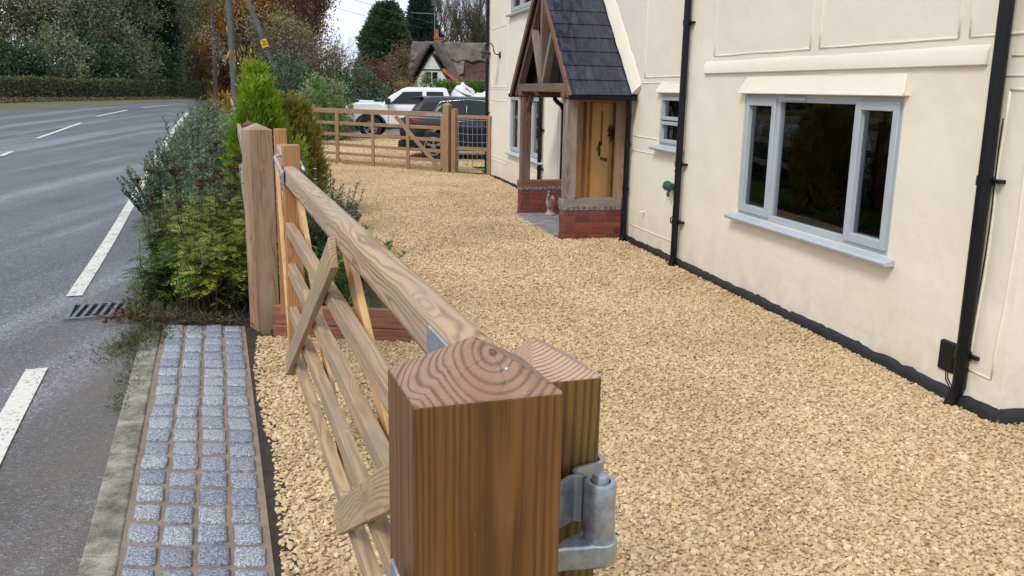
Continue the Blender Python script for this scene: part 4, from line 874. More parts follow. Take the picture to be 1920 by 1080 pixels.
# barge boards and slate roof: individual slates in courses
VN = 0.78
b = MB()
for s in (-1, 1):
    d = Vector((-s*math.cos(ang), 0, math.sin(ang))); nn = Vector((s*math.sin(ang), 0, math.cos(ang)))
    e = Vector((UC+s*HALF, 0, ZE)); L = math.hypot(HALF, RISE); rows = 9; pit = L/rows
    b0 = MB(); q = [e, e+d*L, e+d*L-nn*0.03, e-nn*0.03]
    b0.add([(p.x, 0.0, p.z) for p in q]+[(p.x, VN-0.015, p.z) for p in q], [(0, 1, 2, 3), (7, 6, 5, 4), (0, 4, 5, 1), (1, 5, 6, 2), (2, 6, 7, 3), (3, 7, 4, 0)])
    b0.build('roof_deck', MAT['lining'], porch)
    rs = random.Random(3+s)
    for r_ in range(rows):
        x = -0.15 if r_ % 2 else 0.0
        while x < VN-0.001:
            a_, c_ = max(0.0, x)+0.0015, min(VN, x+0.30)-0.0015
            if c_-a_ > 0.02:
                lo = e+d*(pit*r_-0.015); hi = e+d*(pit*(r_+1)+0.03 if r_ < rows-1 else L)
                t0 = 0.016+rs.uniform(0, .003); t1 = 0.004
                V = [lo+nn*0.004, lo+nn*t0, hi+nn*(t1+.004), hi+nn*t1]
                b.add([(p.x, a_, p.z) for p in V]+[(p.x, c_, p.z) for p in V], [(0, 1, 2, 3), (7, 6, 5, 4), (0, 4, 5, 1), (1, 5, 6, 2), (2, 6, 7, 3), (3, 7, 4, 0)])
            x += 0.30
    timber('barge_board', (e.x, VN-0.003, e.z-0.035), (UC-s*0.02, VN-0.003, ZA-0.035), 0.026, 0.085, MAT['oak_red' if s < 0 else 'wood_brown'], porch, up=(s*0.7, 0, 0.7), bevel=0.003)
b.build('slate_roof', MAT['slate'], porch)
b = MB(); b.beam((UC, 0, ZA+0.025), (UC, VN, ZA+0.025), 0.10, 0.04); b.build('ridge_tile', MAT['slate'], porch, bevel=0.01)
# rendered fillet where roof meets wall
b = MB()
for s in (-1,):
    L = math.hypot(HALF, RISE)+0.1; d = Vector((-s*math.cos(ang), 0, math.sin(ang))); nn = Vector((s*math.sin(ang), 0, math.cos(ang))); e = Vector((UC+s*(HALF+0.02), 0, ZE+0.0))
    prev = None
    for i in range(25):
        p = e+d*(L*i/24); wv = 0.012*mn.noise(Vector((i*.4, 0, 2)))
        q = [p+nn*0.02+Vector((0, 0.075+wv, 0)), p+nn*(0.06+wv)+Vector((0, 0.065, 0)), p+nn*(0.16+wv*2)+Vector((0, 0.012, 0)), p+nn*(0.16+wv)+Vector((0, -0.02, 0)), p+nn*0.015+Vector((0, -0.02, 0))]
        k = len(b.v); b.v += [tuple(x) for x in q]
        if i:
            for j in range(5): b.f.append((k-5+j, k+j, k+(j+1) % 5, k-5+(j+1) % 5)); b.mi.append(0)
b.f.append((0, 1, 2, 3, 4)); b.mi.append(0); k = len(b.v); b.f.append((k-1, k-2, k-3, k-4, k-5)); b.mi.append(0)
b.build('roof_fillet', MAT['render_cream'], porch, smooth='auto')
# gutters
for s, u in ((-1, UC-HALF-0.03), (1, UC+HALF+0.03)):
    b = MB(); prof = [(0.050*math.cos(t), 0.050*math.sin(t)) for t in np.linspace(math.pi, 2*math.pi, 9)]+[(0.044*math.cos(t), 0.044*math.sin(t)) for t in np.linspace(2*math.pi, math.pi, 9)]
    b.prism([(p[1]+ZE-0.01, p[0]+u) for p in prof], 1, 0.03, VN+0.01); 
    b.prism([(p[1]+ZE-0.01, p[0]+u) for p in prof[:9]], 1, VN+0.01, VN+0.016)
    b.prism([(p[1]+ZE-0.01, p[0]+u) for p in prof[:9]], 1, 0.024, 0.03)
    b.build('gutter', MAT['black_plastic'], porch, smooth='auto')
b = MB(); u = UC-HALF-0.03
b.tube([(u, 0.10, ZE-0.03), (u, 0.10, ZE-0.09), (u+0.03, 0.09, ZE-0.14), (u+0.10, 0.06, ZE-0.22), (u+0.12, 0.055, ZE-0.28), (u+0.12, 0.055, 0.1), (u+0.12, 0.06, 0.05), (u+0.12, 0.09, 0.0)], 0.032, 14)
for z in (0.62, 1.12): b.tube([(u+0.12, 0.055, z-0.02), (u+0.12, 0.055, z+0.02)], 0.038, 14); b.box((u+0.03, 0.045, z-0.007), (u+0.09, 0.06, z+0.007))
o_ = b.build('porch_downpipe', MAT['black_plastic'], porch, smooth='auto')
b = MB(); u = UC+HALF+0.03
b.tube([(u, 0.12, ZE-0.03), (u, 0.12, ZE-0.08), (u-0.06, 0.10, ZE-0.12), (u-0.16, 0.06, ZE-0.17), (u-0.22, 0.05, ZE-0.24), (u-0.22, 0.05, 0.03)], 0.032, 14)
b.build('porch_downpipe', MAT['black_plastic'], porch, smooth='auto')
# paved floor of the porch
b = MB()
rs = random.Random(9)
for i in range(3):
    for j in range(2):
        u0 = PU0+0.205+i*0.65; n0 = 0.02+j*0.39
        b.box((u0+0.006, n0+0.006, -0.02), (min(u0+0.65, PU1-.205)-0.006, n0+0.38, 0.026+rs.uniform(0, .003)))
b.build('paving', MAT['stone_paving'], porch, bevel=0.004)
# hanging ornament by the door, leaning on the side light
hw = empty('door_wreath', 'small dark twig wreath hung beside the oak front door', 'wreath', H(6.07, 0.055, 1.22), HRZ)
b = MB(); rs = random.Random(5)
for k in range(60):
    t = rs.uniform(0, 6.28); r_ = rs.uniform(.03, .10); c = Vector((r_*math.cos(t), rs.uniform(-.015, .02), r_*math.sin(t)))
    d = Vector((rs.uniform(-1, 1), rs.uniform(-.4, .4), rs.uniform(-1, 1))).normalized()*rs.uniform(.025, .06); b.tube([c-d, c+d*0.2, c+d], [0.002, 0.006, 0.001], 4)
b.build('twigs', MAT['dark_iron'], hw, fix=False)
# stone hen on the porch floor
hn = empty('hen_statue', 'pinkish stone hen statue on the porch floor beside the low brick wall', 'statue', H(7.60, 0.36, 0.027), HRZ+R(60))
def blob(name, chain, mat, parent, sub=2, conn=None):
    me = bpy.data.meshes.new(name); V = [c[:3] for c in chain]; E_ = conn or [(i, i+1) for i in range(len(chain)-1)]
    me.from_pydata(V, E_, []); o = link(name, me, None, parent)
    sk = o.modifiers.new('skin', 'SKIN'); 
    for i, c in enumerate(chain): me.skin_vertices[0].data[i].radius = (c[3], c[4] if len(c) > 4 else c[3])
    me.skin_vertices[0].data[0].use_root = True
    s_ = o.modifiers.new('sub', 'SUBSURF'); s_.levels = sub; s_.render_levels = sub
    dg = bpy.context.evaluated_depsgraph_get(); dg.update(); m2 = bpy.data.meshes.new_from_object(o.evaluated_get(dg)); o.modifiers.clear()
    o.data = m2; m2.materials.clear(); m2.materials.append(mat); m2.polygons.foreach_set('use_smooth', [True]*len(m2.polygons)); m2.name = name
    return o
blob('hen_body', [(0, 0, 0.09, .065, .075), (0, 0.02, 0.14, .08, .09), (0, 0.07, 0.19, .055, .06), (0, 0.095, 0.245, .032), (0, 0.11, 0.285, .03), (0, 0.145, 0.283, .014), (0, 0.168, 0.278, .004),
                  (0, -0.07, 0.16, .06, .065), (0, -0.13, 0.215, .03, .05), (0, -0.155, 0.25, .01, .03)], MAT['hen_stone'], hn, 2,
     [(0, 1), (1, 2), (2, 3), (3, 4), (4, 5), (5, 6), (1, 7), (7, 8), (8, 9)])
b = MB(); b.prism([(0.075, 0.30), (0.085, 0.335), (0.10, 0.325), (0.11, 0.345), (0.122, 0.325), (0.14, 0.33), (0.135, 0.30)], 0, -0.008, 0.008); b.build('comb', MAT['hen_stone'], hn, bevel=0.003)
b = MB(); b.prism([(0.135, 0.27), (0.15, 0.262), (0.142, 0.235), (0.128, 0.25)], 0, -0.009, 0.009); b.build('wattle', MAT['hen_stone'], hn, bevel=0.004)
b = MB(); b.lathe([(0.0, 0.0), (0.075, 0.0), (0.08, 0.012), (0.06, 0.03), (0.045, 0.06), (0.05, 0.1)], (0, 0, 0), 16, 2); b.build('base', MAT['hen_stone'], hn, smooth='auto')
# ------------------------------------------------------------------ near gate: frame X = along the gate away from us, Y = towards the road
GX = Vector((-0.3287, 0.9444, 0)).normalized(); GY = Vector((-GX.y, GX.x, 0)); GRZ = math.atan2(GX.y, GX.x)
def GP(e2, e1, z=0.0): return GX*e2 - GY*e1 + Vector((0, 0, z))
def cap_post(name, label, cat, corner, wx, wy, h, rise, mats, group=None, ridge=None, bev=0.0025, rz=GRZ, texo=None):
    """square sawn post with a weathered (pyramid) top; mesh X runs up the post"""
    m = Matrix.Rotation(rz, 4, 'Z') @ Matrix(((0, 1, 0, 0), (0, 0, 1, 0), (1, 0, 0, 0), (0, 0, 0, 1)))   # X->Z, Y->x, Z->y
    m.translation = corner
    b = MB(); a, c = wx/2, wy/2
    V = [(-0.1, -a, -c), (-0.1, a, -c), (-0.1, a, c), (-0.1, -a, c)]
    for t in (0.15, 0.3, 0.45, 0.6, 0.75, 0.9, 1): V += [(h*t, -a, -c), (h*t, a, -c), (h*t, a, c), (h*t, -a, c)]
    n = 8; F = [(0, 3, 2, 1)]
    for k in range(n-1):
        for j in range(4): F.append((k*4+j, k*4+(j+1) % 4, (k+1)*4+(j+1) % 4, (k+1)*4+j))
    b.add(V, F); tp_ = (n-1)*4
    b.cur = 1
    if ridge is None: b.v.append((h+rise, 0, 0)); ap = len(b.v)-1; [ (b.f.append((tp_+j, tp_+(j+1) % 4, ap)), b.mi.append(1)) for j in range(4)]
    else:
        (ra, rb) = ridge; b.v += [(h+rise, *ra), (h+rise*0.9, *rb)]; p, q = len(b.v)-2, len(b.v)-1
        for f in ((tp_, tp_+1, q, p), (tp_+1, tp_+2, q), (tp_+2, tp_+3, p, q), (tp_+3, tp_, p)): b.f.append(f); b.mi.append(1)
    me = bpy.data.meshes.new(name); me.from_pydata(b.v, [], b.f); me.polygons.foreach_set('material_index', b.mi)
    bm = bmesh.new(); bm.from_mesh(me); bmesh.ops.recalc_face_normals(bm, faces=bm.faces); bm.to_mesh(me); bm.free()
    o = link(name, me, mats); o.matrix_world = m
    bv = o.modifiers.new('bevel', 'BEVEL'); bv.width = bev; bv.segments = 3; bv.limit_method = 'ANGLE'; bv.angle_limit = R(25)
    tag(o, label, cat, group); return o
npost = cap_post('gate_post', 'big brown timber post with a ringed pyramid top, nearest of all the posts', 'post', GP(0.9415, 0.281), 0.142, 0.172, 1.37, 0.054, [MAT['wood_post_side'], MAT['wood_post_end']])
cap_post('gate_post', 'smaller ring topped timber post tucked behind the big front post, carrying the hinge', 'post', GP(1.066, 0.430), 0.118, 0.095, 1.335, 0.035, [MAT['wood_stump_side'], MAT['wood_stump_end']], ridge=((0.03, 0.020), (0.045, 0.012)))
fpost = cap_post('gate_post', 'tall pale timber post with pyramid cap between the wild plants and the gate end', 'post', Vector((-1.765, 6.13, 0)), 0.16, 0.16, 1.408, 0.045, [MAT['wood_farpost'], MAT['wood_farpost']], rz=GRZ+R(17))
# nail heads and drips on the big post
b = MB(); b.lathe([(0.0, 0.004), (0.003, 0.0035), (0.0035, 0.0), (0.0, -0.01)], (0, 0, 0), 8, 2); nl = b.build('nail', MAT['galvanised'], None, smooth=True)
nl.parent = npost; nl.matrix_parent_inverse = Matrix.Identity(4)
nl.matrix_local = Matrix.Translation((1.392, -0.040, -0.028)) @ Matrix.Rotation(R(90), 4, 'Y') 
# hinge
hg = empty('hinge_assembly', 'galvanised steel gate hinge with round pin between the two front posts', 'hinge', GP(0.948, 0.4536, 1.12), GRZ)
def hl(e2, e1): return (e2-0.948, -(e1-0.4536))
def strap(name, pts, z0, z1, th, parent, mat='galvanised', closed=False, sm=3):
    P = [Vector(p) for p in pts]
    for _ in range(sm):
        Q = [P[0]]
        for a, c in zip(P, P[1:]): Q += [a.lerp(c, .25), a.lerp(c, .75)]
        P = Q+[P[-1]]
    b = MB(); n = len(P); Lp = []; Rp = []
    for i, p in enumerate(P):
        d = (P[min(i+1, n-1)]-P[max(i-1, 0)]).normalized(); s = Vector((-d.y, d.x))*th/2; Lp.append(p+s); Rp.append(p-s)
    for i in range(n-1):
        q = [Lp[i], Lp[i+1], Rp[i+1], Rp[i]]; k = len(b.v)
        b.v += [(x.x, x.y, z0) for x in q]+[(x.x, x.y, z1) for x in q]
        b.f += [(k, k+3, k+2, k+1), (k+4, k+5, k+6, k+7), (k, k+1, k+5, k+4), (k+2, k+3, k+7, k+6)]; b.mi += [0]*4
        if i == 0: b.f.append((k, k+4, k+7, k+3)); b.mi.append(0)
        if i == n-2: b.f.append((k+1, k+2, k+6, k+5)); b.mi.append(0)
    me_o = b.build(name, MAT[mat], parent, fix=False)
    bm = bmesh.new(); bm.from_mesh(me_o.data); bmesh.ops.remove_doubles(bm, verts=bm.verts, dist=1e-6); bmesh.ops.recalc_face_normals(bm, faces=bm.faces); bm.to_mesh(me_o.data); bm.free()
    bv = me_o.modifiers.new('bevel', 'BEVEL'); bv.width = 0.0012; bv.segments = 2; bv.limit_method = 'ANGLE'; bv.angle_limit = R(50)
    return me_o
strap('strap', [hl(0.955, 0.330), hl(0.955, 0.392), hl(0.962, 0.408), hl(0.975, 0.426), hl(0.968, 0.438)], 0.035, 0.098, 0.006, hg)
strap('strap', [hl(0.966, 0.446), hl(0.982, 0.430), hl(0.995, 0.442), hl(1.000, 0.470), hl(1.004, 0.484), hl(1.03, 0.487), hl(1.09, 0.4845)], 0.035, 0.098, 0.006, hg)
b = MB(); b.lathe([(0.0125, 0.022), (0.0195, 0.022), (0.0205, 0.025), (0.0205, 0.095), (0.019, 0.098), (0.0135, 0.098), (0.0125, 0.095), (0.0125, 0.022)], (0, 0, 0), 28, 2); b.build('eye', MAT['galvanised'], hg, smooth='auto')
b = MB(); b.lathe([(0.0, -0.01), (0.0105, -0.01), (0.0105, 0.104), (0.009, 0.107), (0.0, 0.108)], (0, 0, 0), 24, 2); b.build('pin', MAT['galvanised'], hg, smooth='auto')
b = MB(); out_ = []
for t in np.linspace(R(100), R(-100), 14): out_.append((-0.0+0.024*math.sin(t)*1.0, -0.024*math.cos(t)))
poly = [(0.002, 0.126), (-0.016, 0.126), (-0.016, 0.05), (-0.020, 0.030)]+[(0.0245*math.cos(t), 0.0245*math.sin(t)) for t in np.linspace(R(150), R(390), 20)]+[(0.012, 0.040), (0.002, 0.055)]
b.prism(poly, 2, -0.012, 0.020); b.build('bracket', MAT['galvanised'], hg, bevel=0.003)
b = MB(); b.lathe([(0.0, 0.001), (0.0235, 0.001), (0.0235, 0.003), (0.0, 0.003)], (0, 0, 0.019), 24, 2); b.build('washer', MAT['galvanised'], hg, smooth='auto')
# the twelve foot gate
def field_gate(nm, label, origin, rz, L, e1_of, mats, leafs):
    pass
gate = empty('field_gate', 'long five bar timber gate running from the front post to the tall pale post', 'gate', GP(1.02, 0.345), GRZ, 'timber gates along the road side')
def g3(e2, e1, z): return (e2-1.02, -(e1-0.345), z)
timber('top_rail', g3(1.02, 0.345, 1.318), g3(4.00, 0.352, 1.318), 0.058, 0.084, MAT['wood_rail'], gate, bevel=0.017)
zt = [1.110, 0.925, 0.727, 0.535]
for z in zt: timber('rail', g3(1.0, 0.338, z-0.027), g3(4.00, 0.345, z-0.027), 0.036, 0.054, MAT['wood_bar'], gate, bevel=0.003)
timber('stile', g3(4.035, 0.362, 0.40), g3(4.035, 0.362, 1.45), 0.072, 0.075, MAT['wood_orange'], gate, up=(0, 1, 0), bevel=0.005)
timber('brace', g3(2.32, 0.308, 1.275), g3(4.02, 0.314, 0.44), 0.021, 0.085, MAT['wood_bar'], gate, bevel=0.003)
timber('brace', g3(2.36, 0.308, 0.49), g3(1.10, 0.304, 1.22), 0.021, 0.088, MAT['wood_bar'], gate, bevel=0.003)
timber('brace', g3(4.0, 0.385, 1.25), g3(2.66, 0.385, 0.40), 0.021, 0.075, MAT['wood_yellow'], gate, bevel=0.003)
timber('brace', g3(2.66, 0.385, 1.275), g3(1.15, 0.38, 0.42), 0.021, 0.075, MAT['wood_yellow'], gate, bevel=0.003)
# strap end plate and bolts of the top hinge strap; latch eye by the stile
b = MB(); b.box((0.10, 0.030, 1.29), (0.265, 0.0355, 1.345)); b.build('strap_plate', MAT['galvanised'], gate, bevel=0.001)
b = MB(); b.lathe([(0.0, 0.0), (0.010, 0.0), (0.009, 0.006), (0.0, 0.008)], (3.05-.12, 0.036, 1.322), 10, 1); b.build('bolt', MAT['galvanised'], gate, smooth='auto')
b = MB(); b.box((2.86, 0.029, 1.290), (3.02, 0.0345, 1.352)); b.build('latch_plate', MAT['galvanised'], gate, bevel=0.001)
# plate, bolt and nut low on the big post
bt = empty('post_bolt', 'galvanised hinge bolt, plate and nut low on the road side of the big post', 'bolt', GP(0.93, 0.195, 1.160), GRZ)
b = MB(); b.box((-0.050, 0.014, -0.07), (-0.012, 0.018, 0.012)); b.build('plate', MAT['galvanised'], bt, bevel=0.001)
b = MB(); b.lathe([(0.0, 0.0), (0.018, 0.0), (0.018, 0.014), (0.016, 0.016), (0.0, 0.016)], (-0.034, -0.0, 0), 6, 1); b.v = [(v[0], v[1]+0.016, v[2]-0.036) for v in b.v]; b.build('nut', MAT['galvanised'], bt, bevel=0.002)
# the short second leaf up to the tall post, joined with a steel loop
leaf = empty('field_gate', 'short second gate leaf between the long gate and the tall pale post', 'gate', GP(4.14, 0.375), GRZ+R(-2.7), 'timber gates along the road side')
def l3(x, y, z): return (x, y, z)
timber('top_rail', (0.0, 0, 1.318), (1.42, 0, 1.318), 0.058, 0.084, MAT['wood_rail'], leaf, bevel=0.010)
for z in zt: timber('rail', (0, 0, z-0.027), (1.42, 0, z-0.027), 0.036, 0.054, MAT['wood_bar'], leaf)
timber('stile', (0.02, 0, 0.37), (0.02, 0, 1.36), 0.07, 0.04, MAT['wood_orange'], leaf, up=(0, 1, 0)); timber('stile', (1.455, 0, 0.30), (1.455, 0, 1.448), 0.075, 0.075, MAT['wood_orange'], leaf, up=(0, 1, 0))
timber('brace', (1.40, 0.030, 1.26), (0.1, 0.030, 0.42), 0.021, 0.075, MAT['wood_yellow'], leaf)
b = MB(); b.tube([(1.46, 0.0, 1.22), (1.70, 0.0, 1.22)], 0.009, 8); b.build('hinge_pin', MAT['galvanised'], leaf, smooth=True)
b = MB(); b.tube([(1.46, 0.0, 0.55), (1.78, 0.0, 0.55)], 0.009, 8); b.build('hinge_pin', MAT['galvanised'], leaf, smooth=True)
lo = empty('gate_loop', 'bent galvanised steel loop hooking the two gate leaves together at their tops', 'gate loop', GP(4.04, 0.362, 1.335), GRZ)
b = MB(); b.tube([(-0.14, 0.047, 0.0), (-0.02, 0.050, 0.018), (0.10, 0.055, 0.035), (0.19, 0.055, 0.045), (0.235, 0.035, 0.05), (0.25, 0.0, 0.05), (0.235, -0.035, 0.05), (0.19, -0.045, 0.045), (0.05, -0.045, 0.03), (-0.1, -0.045, 0.01)], 0.008, 8); b.build('loop', MAT['galvanised'], lo, smooth=True)
b = MB(); b.lathe([(0.0, 0.0), (0.012, 0.0), (0.011, 0.012), (0.0, 0.014)], (-0.10, 0.045, -0.01), 10, 1); b.build('bolt', MAT['galvanised'], lo, smooth='auto')
# timber edging of the planted bed
ed = empty('bed_edging', 'reddish timber sleepers edging the planted bed behind the gate', 'edging', (-1.64, 5.96, 0), math.atan2(-0.09, 0.9))
timber('board', (0.0, 0, 0.155), (0.92, 0, 0.155), 0.07, 0.13, MAT['wood_sleeper'], ed, bevel=0.006); timber('board', (0.0, -0.012, 0.045), (0.96, -0.012, 0.045), 0.09, 0.088, MAT['wood_sleeper'], ed, bevel=0.006)
d_ = Vector((BR(14)-BR(5.95), 14-5.95, 0)); 
# rail fence beyond the tall post
fa = Vector((fence_x(6.22), 6.22, 0)); fb = Vector((fence_x(27), 27, 0)); fd = fb-fa
fence = empty('rail_fence', 'weathered post and rail fence running away from the tall pale post past the conifers', 'fence', fa, math.atan2(fd.y, fd.x))
FL = fd.length
def fz(x, z): p = fa+fd.normalized()*x; return z+0.9*terr(p.x-0.4, p.y)
ns_ = 9
for k in range(ns_):
    x0 = 0.03+FL*k/ns_; x1 = FL*(k+1)/ns_-0.004
    for z in (1.26, 0.86, 0.46): timber('rail', (x0, 0.075, fz(x0, z)), (x1, 0.075, fz(x1, z)), 0.038, 0.10, MAT['wood_fence'], fence)
for k in range(1, 10):
    x = FL*k/ns_-0.02
    b = MB(); b.box((-0.05, -0.06, 0), (0.05, 0.052, 1.36)); b.add([(-.05, -.06, 1.36), (.05, -.06, 1.36), (.05, .052, 1.36), (-.05, .052, 1.36), (0, 0, 1.40)], [(0, 1, 4), (1, 2, 4), (2, 3, 4), (3, 0, 4)])
    q = b.build('post', MAT['wood_brown'], fence, bevel=0.004); q.location = (x, 0, fz(x, 0.0)-0.02)
for i, (x, y, hh) in enumerate([(-1.93, 6.95, 1.22), (-2.23, 7.85, 1.27)]):
    cap_post('fence_post', ['short brown capped post just behind the tall pale post', 'brown capped post second behind the tall pale post, beside the golden conifer'][i], 'post', Vector((x, y, 0)), 0.10, 0.10, hh, 0.03, [MAT['wood_brown'], MAT['wood_brown']], group='brown posts inside the fence')
# ------------------------------------------------------------------ the far gate, its post and the mesh panel by the house
p0_ = Vector((-1.40, 18.42, 0)); p1_ = Vector((-4.62, 20.6, 0)); fd2 = p1_-p0_
fg = empty('field_gate', 'six bar timber gate standing across the drive in front of the parked cars', 'gate', p0_, math.atan2(fd2.y, fd2.x))
GL = fd2.length
timber('top_rail', (0.10, 0, 1.185), (GL, 0, 1.185), 0.06, 0.10, MAT['wood_gate'], fg)
for z, hh in ((0.925, .07), (0.68, .07), (0.45, .065), (0.255, .06), (0.09, .06)): timber('rail', (0.06, 0, z-0.01), (GL, 0, z-0.01), 0.034, hh, MAT['wood_gate'], fg)
for x in (1.02, 2.02, 3.10): timber('upright', (x, 0.030, 0.05-0.03*(3.1-x)), (x, 0.030, 1.16), 0.10 if x > 3 else .08, 0.022, MAT['wood_gate'], fg, up=(0, 1, 0))
timber('stile', (0.10, 0, 0.08), (0.10, 0, 1.18), 0.07, 0.07, MAT['wood_gate'], fg, up=(0, 1, 0)); timber('stile', (GL-0.04, 0, 0.08), (GL-0.04, 0, 1.3), 0.07, 0.07, MAT['wood_gate'], fg, up=(0, 1, 0))
timber('brace', (0.12, 0.042, 0.06), (1.35, 0.042, 1.12), 0.022, 0.09, MAT['wood_gate'], fg)
b = MB(); b.box((-0.03, 0.031, 1.15), (0.52, 0.037, 1.20)); b.build('hinge_strap', MAT['galvanised'], fg)
b = MB(); b.tube([(-0.05, 0.0, 0.22), (0.10, 0.0, 0.22)], 0.02, 8); b.build('hinge_pin', MAT['galvanised'], fg)
dfp = Vector((p0_.x+0.02, p0_.y, 0))
cap_post('gate_post', 'timber gate post with pyramid cap at the hinge end of the far gate', 'post', dfp, 0.145, 0.145, 1.385, 0.05, [MAT['wood_gate'], MAT['wood_gate']], rz=math.atan2(fd2.y, fd2.x))
cap_post('gate_post', 'thinner timber post right of the far gate post, holding the wire panel', 'post', dfp+Vector((0.155, -0.06, 0)), 0.10, 0.12, 1.30, 0.02, [MAT['wood_gate'], MAT['wood_gate']], rz=math.atan2(fd2.y, fd2.x))
q0 = dfp+Vector((0.2, -0.08, 0)); q1 = Vector((-0.50, 18.0, 0)); qd = q1-q0; QL = qd.length
wp = empty('mesh_panel', 'small timber framed wire mesh fence panel between the far gate post and the house', 'fence panel', q0, math.atan2(qd.y, qd.x))
timber('rail', (0.0, 0, 1.155), (QL, 0, 1.155), 0.045, 0.07, MAT['wood_gate'], wp); timber('rail', (0.0, 0, 0.52), (QL, 0, 0.52), 0.045, 0.07, MAT['wood_gate'], wp)
timber('post', (QL, -0.005, 0.0), (QL, -0.005, 1.19), 0.07, 0.06, MAT['wood_gate'], wp, up=(0, 1, 0))
b = MB()
for k in range(7): x = QL*(k+0.5)/7; b.tube([(x, -0.03, 0.02), (x+0.006, -0.03, 0.6), (x-0.004, -0.03, 1.12)], 0.0045, 4)
for z in (0.12, 0.28, 0.44, 0.66, 0.82, 0.98, 1.1): b.tube([(0, -0.035, z), (QL/2, -0.035, z-0.012), (QL, -0.035, z)], 0.0045, 4)
b.build('wire_mesh', MAT['wire'], wp, fix=False)
timber('gravel_board', (0.0, 0.0, 0.02), (QL, 0, 0.02), 0.03, 0.05, MAT['wood_brown'], wp)
# ------------------------------------------------------------------ road drain
dr = empty('road_drain', 'rusty barred drain grate set in the road edge by the leaf litter', 'drain', (-3.12, 6.52, 0.0), R(20))
b = MB(); b.box((-0.21, -0.22, 0.0), (0.21, 0.22, 0.0075)); b.build('pit', MAT['drain_dark'], dr)
b = MB()
for (a_, c_) in (((-0.23, -0.24), (0.23, -0.205)), ((-0.23, 0.205), (0.23, 0.24)), ((-0.23, -0.204), (-0.195, 0.204)), ((0.195, -0.204), (0.23, 0.204))): b.box((a_[0], a_[1], 0.0), (c_[0], c_[1], 0.024))
b.build('frame', MAT['cast_iron'], dr, bevel=0.002)
b = MB()
for k in range(6): x = -0.155+0.062*k; b.beam((x-0.02, -0.204, 0.016), (x+0.02, 0.204, 0.016), 0.028, 0.016)
b.build('grate', MAT['cast_iron'], dr, bevel=0.002)
# ------------------------------------------------------------------ foliage tools
def unit(v): return v/np.maximum(np.linalg.norm(v, axis=-1, keepdims=True), 1e-9)
def rdir(n, rg): return unit(rg.normal(size=(n, 3)))
def rhombs(P, D, S, L, W, fold=0.0):
    """leaf blades from base P along D, side S; returns verts (n*4,3), faces"""
    n = len(P); L = np.broadcast_to(L, (n,))[:, None]; W = np.broadcast_to(W, (n,))[:, None]
    V = np.stack([P, P+D*L*0.45+S*W*0.5, P+D*L, P+D*L*0.45-S*W*0.5], 1).reshape(-1, 3)
    return V, np.arange(n*4).reshape(n, 4)
def leaf_cloud(C, L, W, rg, D=None, jit=1.0):
    n = len(C); d = rdir(n, rg)
    if D is not None: d = unit(D+d*jit)
    s = unit(np.cross(d, rdir(n, rg))); return rhombs(C, d, s, L*rg.uniform(.7, 1.25, n), W*rg.uniform(.7, 1.25, n))
def join(parts):
    V = []; F = []; o = 0
    for v, f in parts: V.append(v); F.append(f+o); o += len(v)
    return np.concatenate(V), np.concatenate(F)
def fronds(P, D, L, rg, pairs=8, lw=0.32, lt=0.10, droop=0.35, ang=0.55):
    """feathery fronds: leaflets either side of a drooping rib"""
    n = len(P); side = unit(np.cross(D, np.array([0, 0, 1.0])+0.5*rdir(n, rg))); out_ = []; L = np.broadcast_to(L, (n,))
    for k in range(pairs):
        t = (k+0.7)/pairs; pos = P+D*(L*t)[:, None]-np.array([0, 0, 1.0])*(L*droop*t*t)[:, None]
        ll = L*lw*math.sin(math.pi*min(1, 0.18+0.82*t)**1.0)*1.0+L*0.05
        dd = unit(D-np.array([0, 0, 1.0])*(2*droop*t))
        for s in (-1, 1):
            dr_ = unit(dd*ang+side*s); nn = unit(np.cross(dr_, np.cross(dd, side)))
            out_.append(rhombs(pos, dr_, unit(np.cross(dr_, np.cross(dd, side))+0.2*rdir(n, rg)), ll, L*lt))
    out_.append(rhombs(P, unit(D-np.array([0, 0, .5])*droop), side, L*0.97, L*0.03))
    return join(out_)
def skel(rg, base, h, r0, lev=4, nch=(5, 5, 4, 4), spread=0.75, up=0.25, lenf=0.62, wander=0.12, sides=(7, 5, 4, 3, 3), trunk=0.45, lean=(0, 0), start=0.4):
    b = MB(); tips = []
    def grow(p, d, L, r, k):
        m = 5 if k == 0 else 4; pts = [p]; rs = [r]; dirs = [d]
        for i in range(1, m):
            d = (d+Vector(rg.normal(size=3))*wander+Vector((0, 0, up*0.25))).normalized(); p = p+d*(L/(m-1)); pts.append(p); rs.append(r*(1-(0.55 if k < lev else 0.8)*i/(m-1))); dirs.append(d)
        b.tube(pts, rs, sides[min(k, 4)], cap=False)
        if k >= lev: tips.append((pts, L)); return
        n = nch[min(k, len(nch)-1)]
        for j in range(n):
            t = start+(1-start)*(j+rg.uniform(0, 1))/n if k == 0 else 0.25+0.75*(j+rg.uniform(0, 1))/n
            t = min(t, 1.0); q = t*(m-1); i = min(int(q), m-2); pp = pts[i].lerp(pts[i+1], q-i)
            ax = Vector(rg.normal(size=3)); ax = (ax-dirs[i]*ax.dot(dirs[i])).normalized()
            nd_ = (dirs[i]*(1-spread*0.5)+ax*spread+Vector((0, 0, up))).normalized()
            grow(pp, nd_, L*lenf*rg.uniform(.75, 1.15), rs[i]*0.62, k+1)
        if k > 0 or True: grow(pts[-1], dirs[-1], L*lenf*0.9, rs[-1]*0.9, k+1)
    grow(Vector(base), Vector((lean[0], lean[1], 1)).normalized(), h*trunk, r0, 0)
    return b, tips
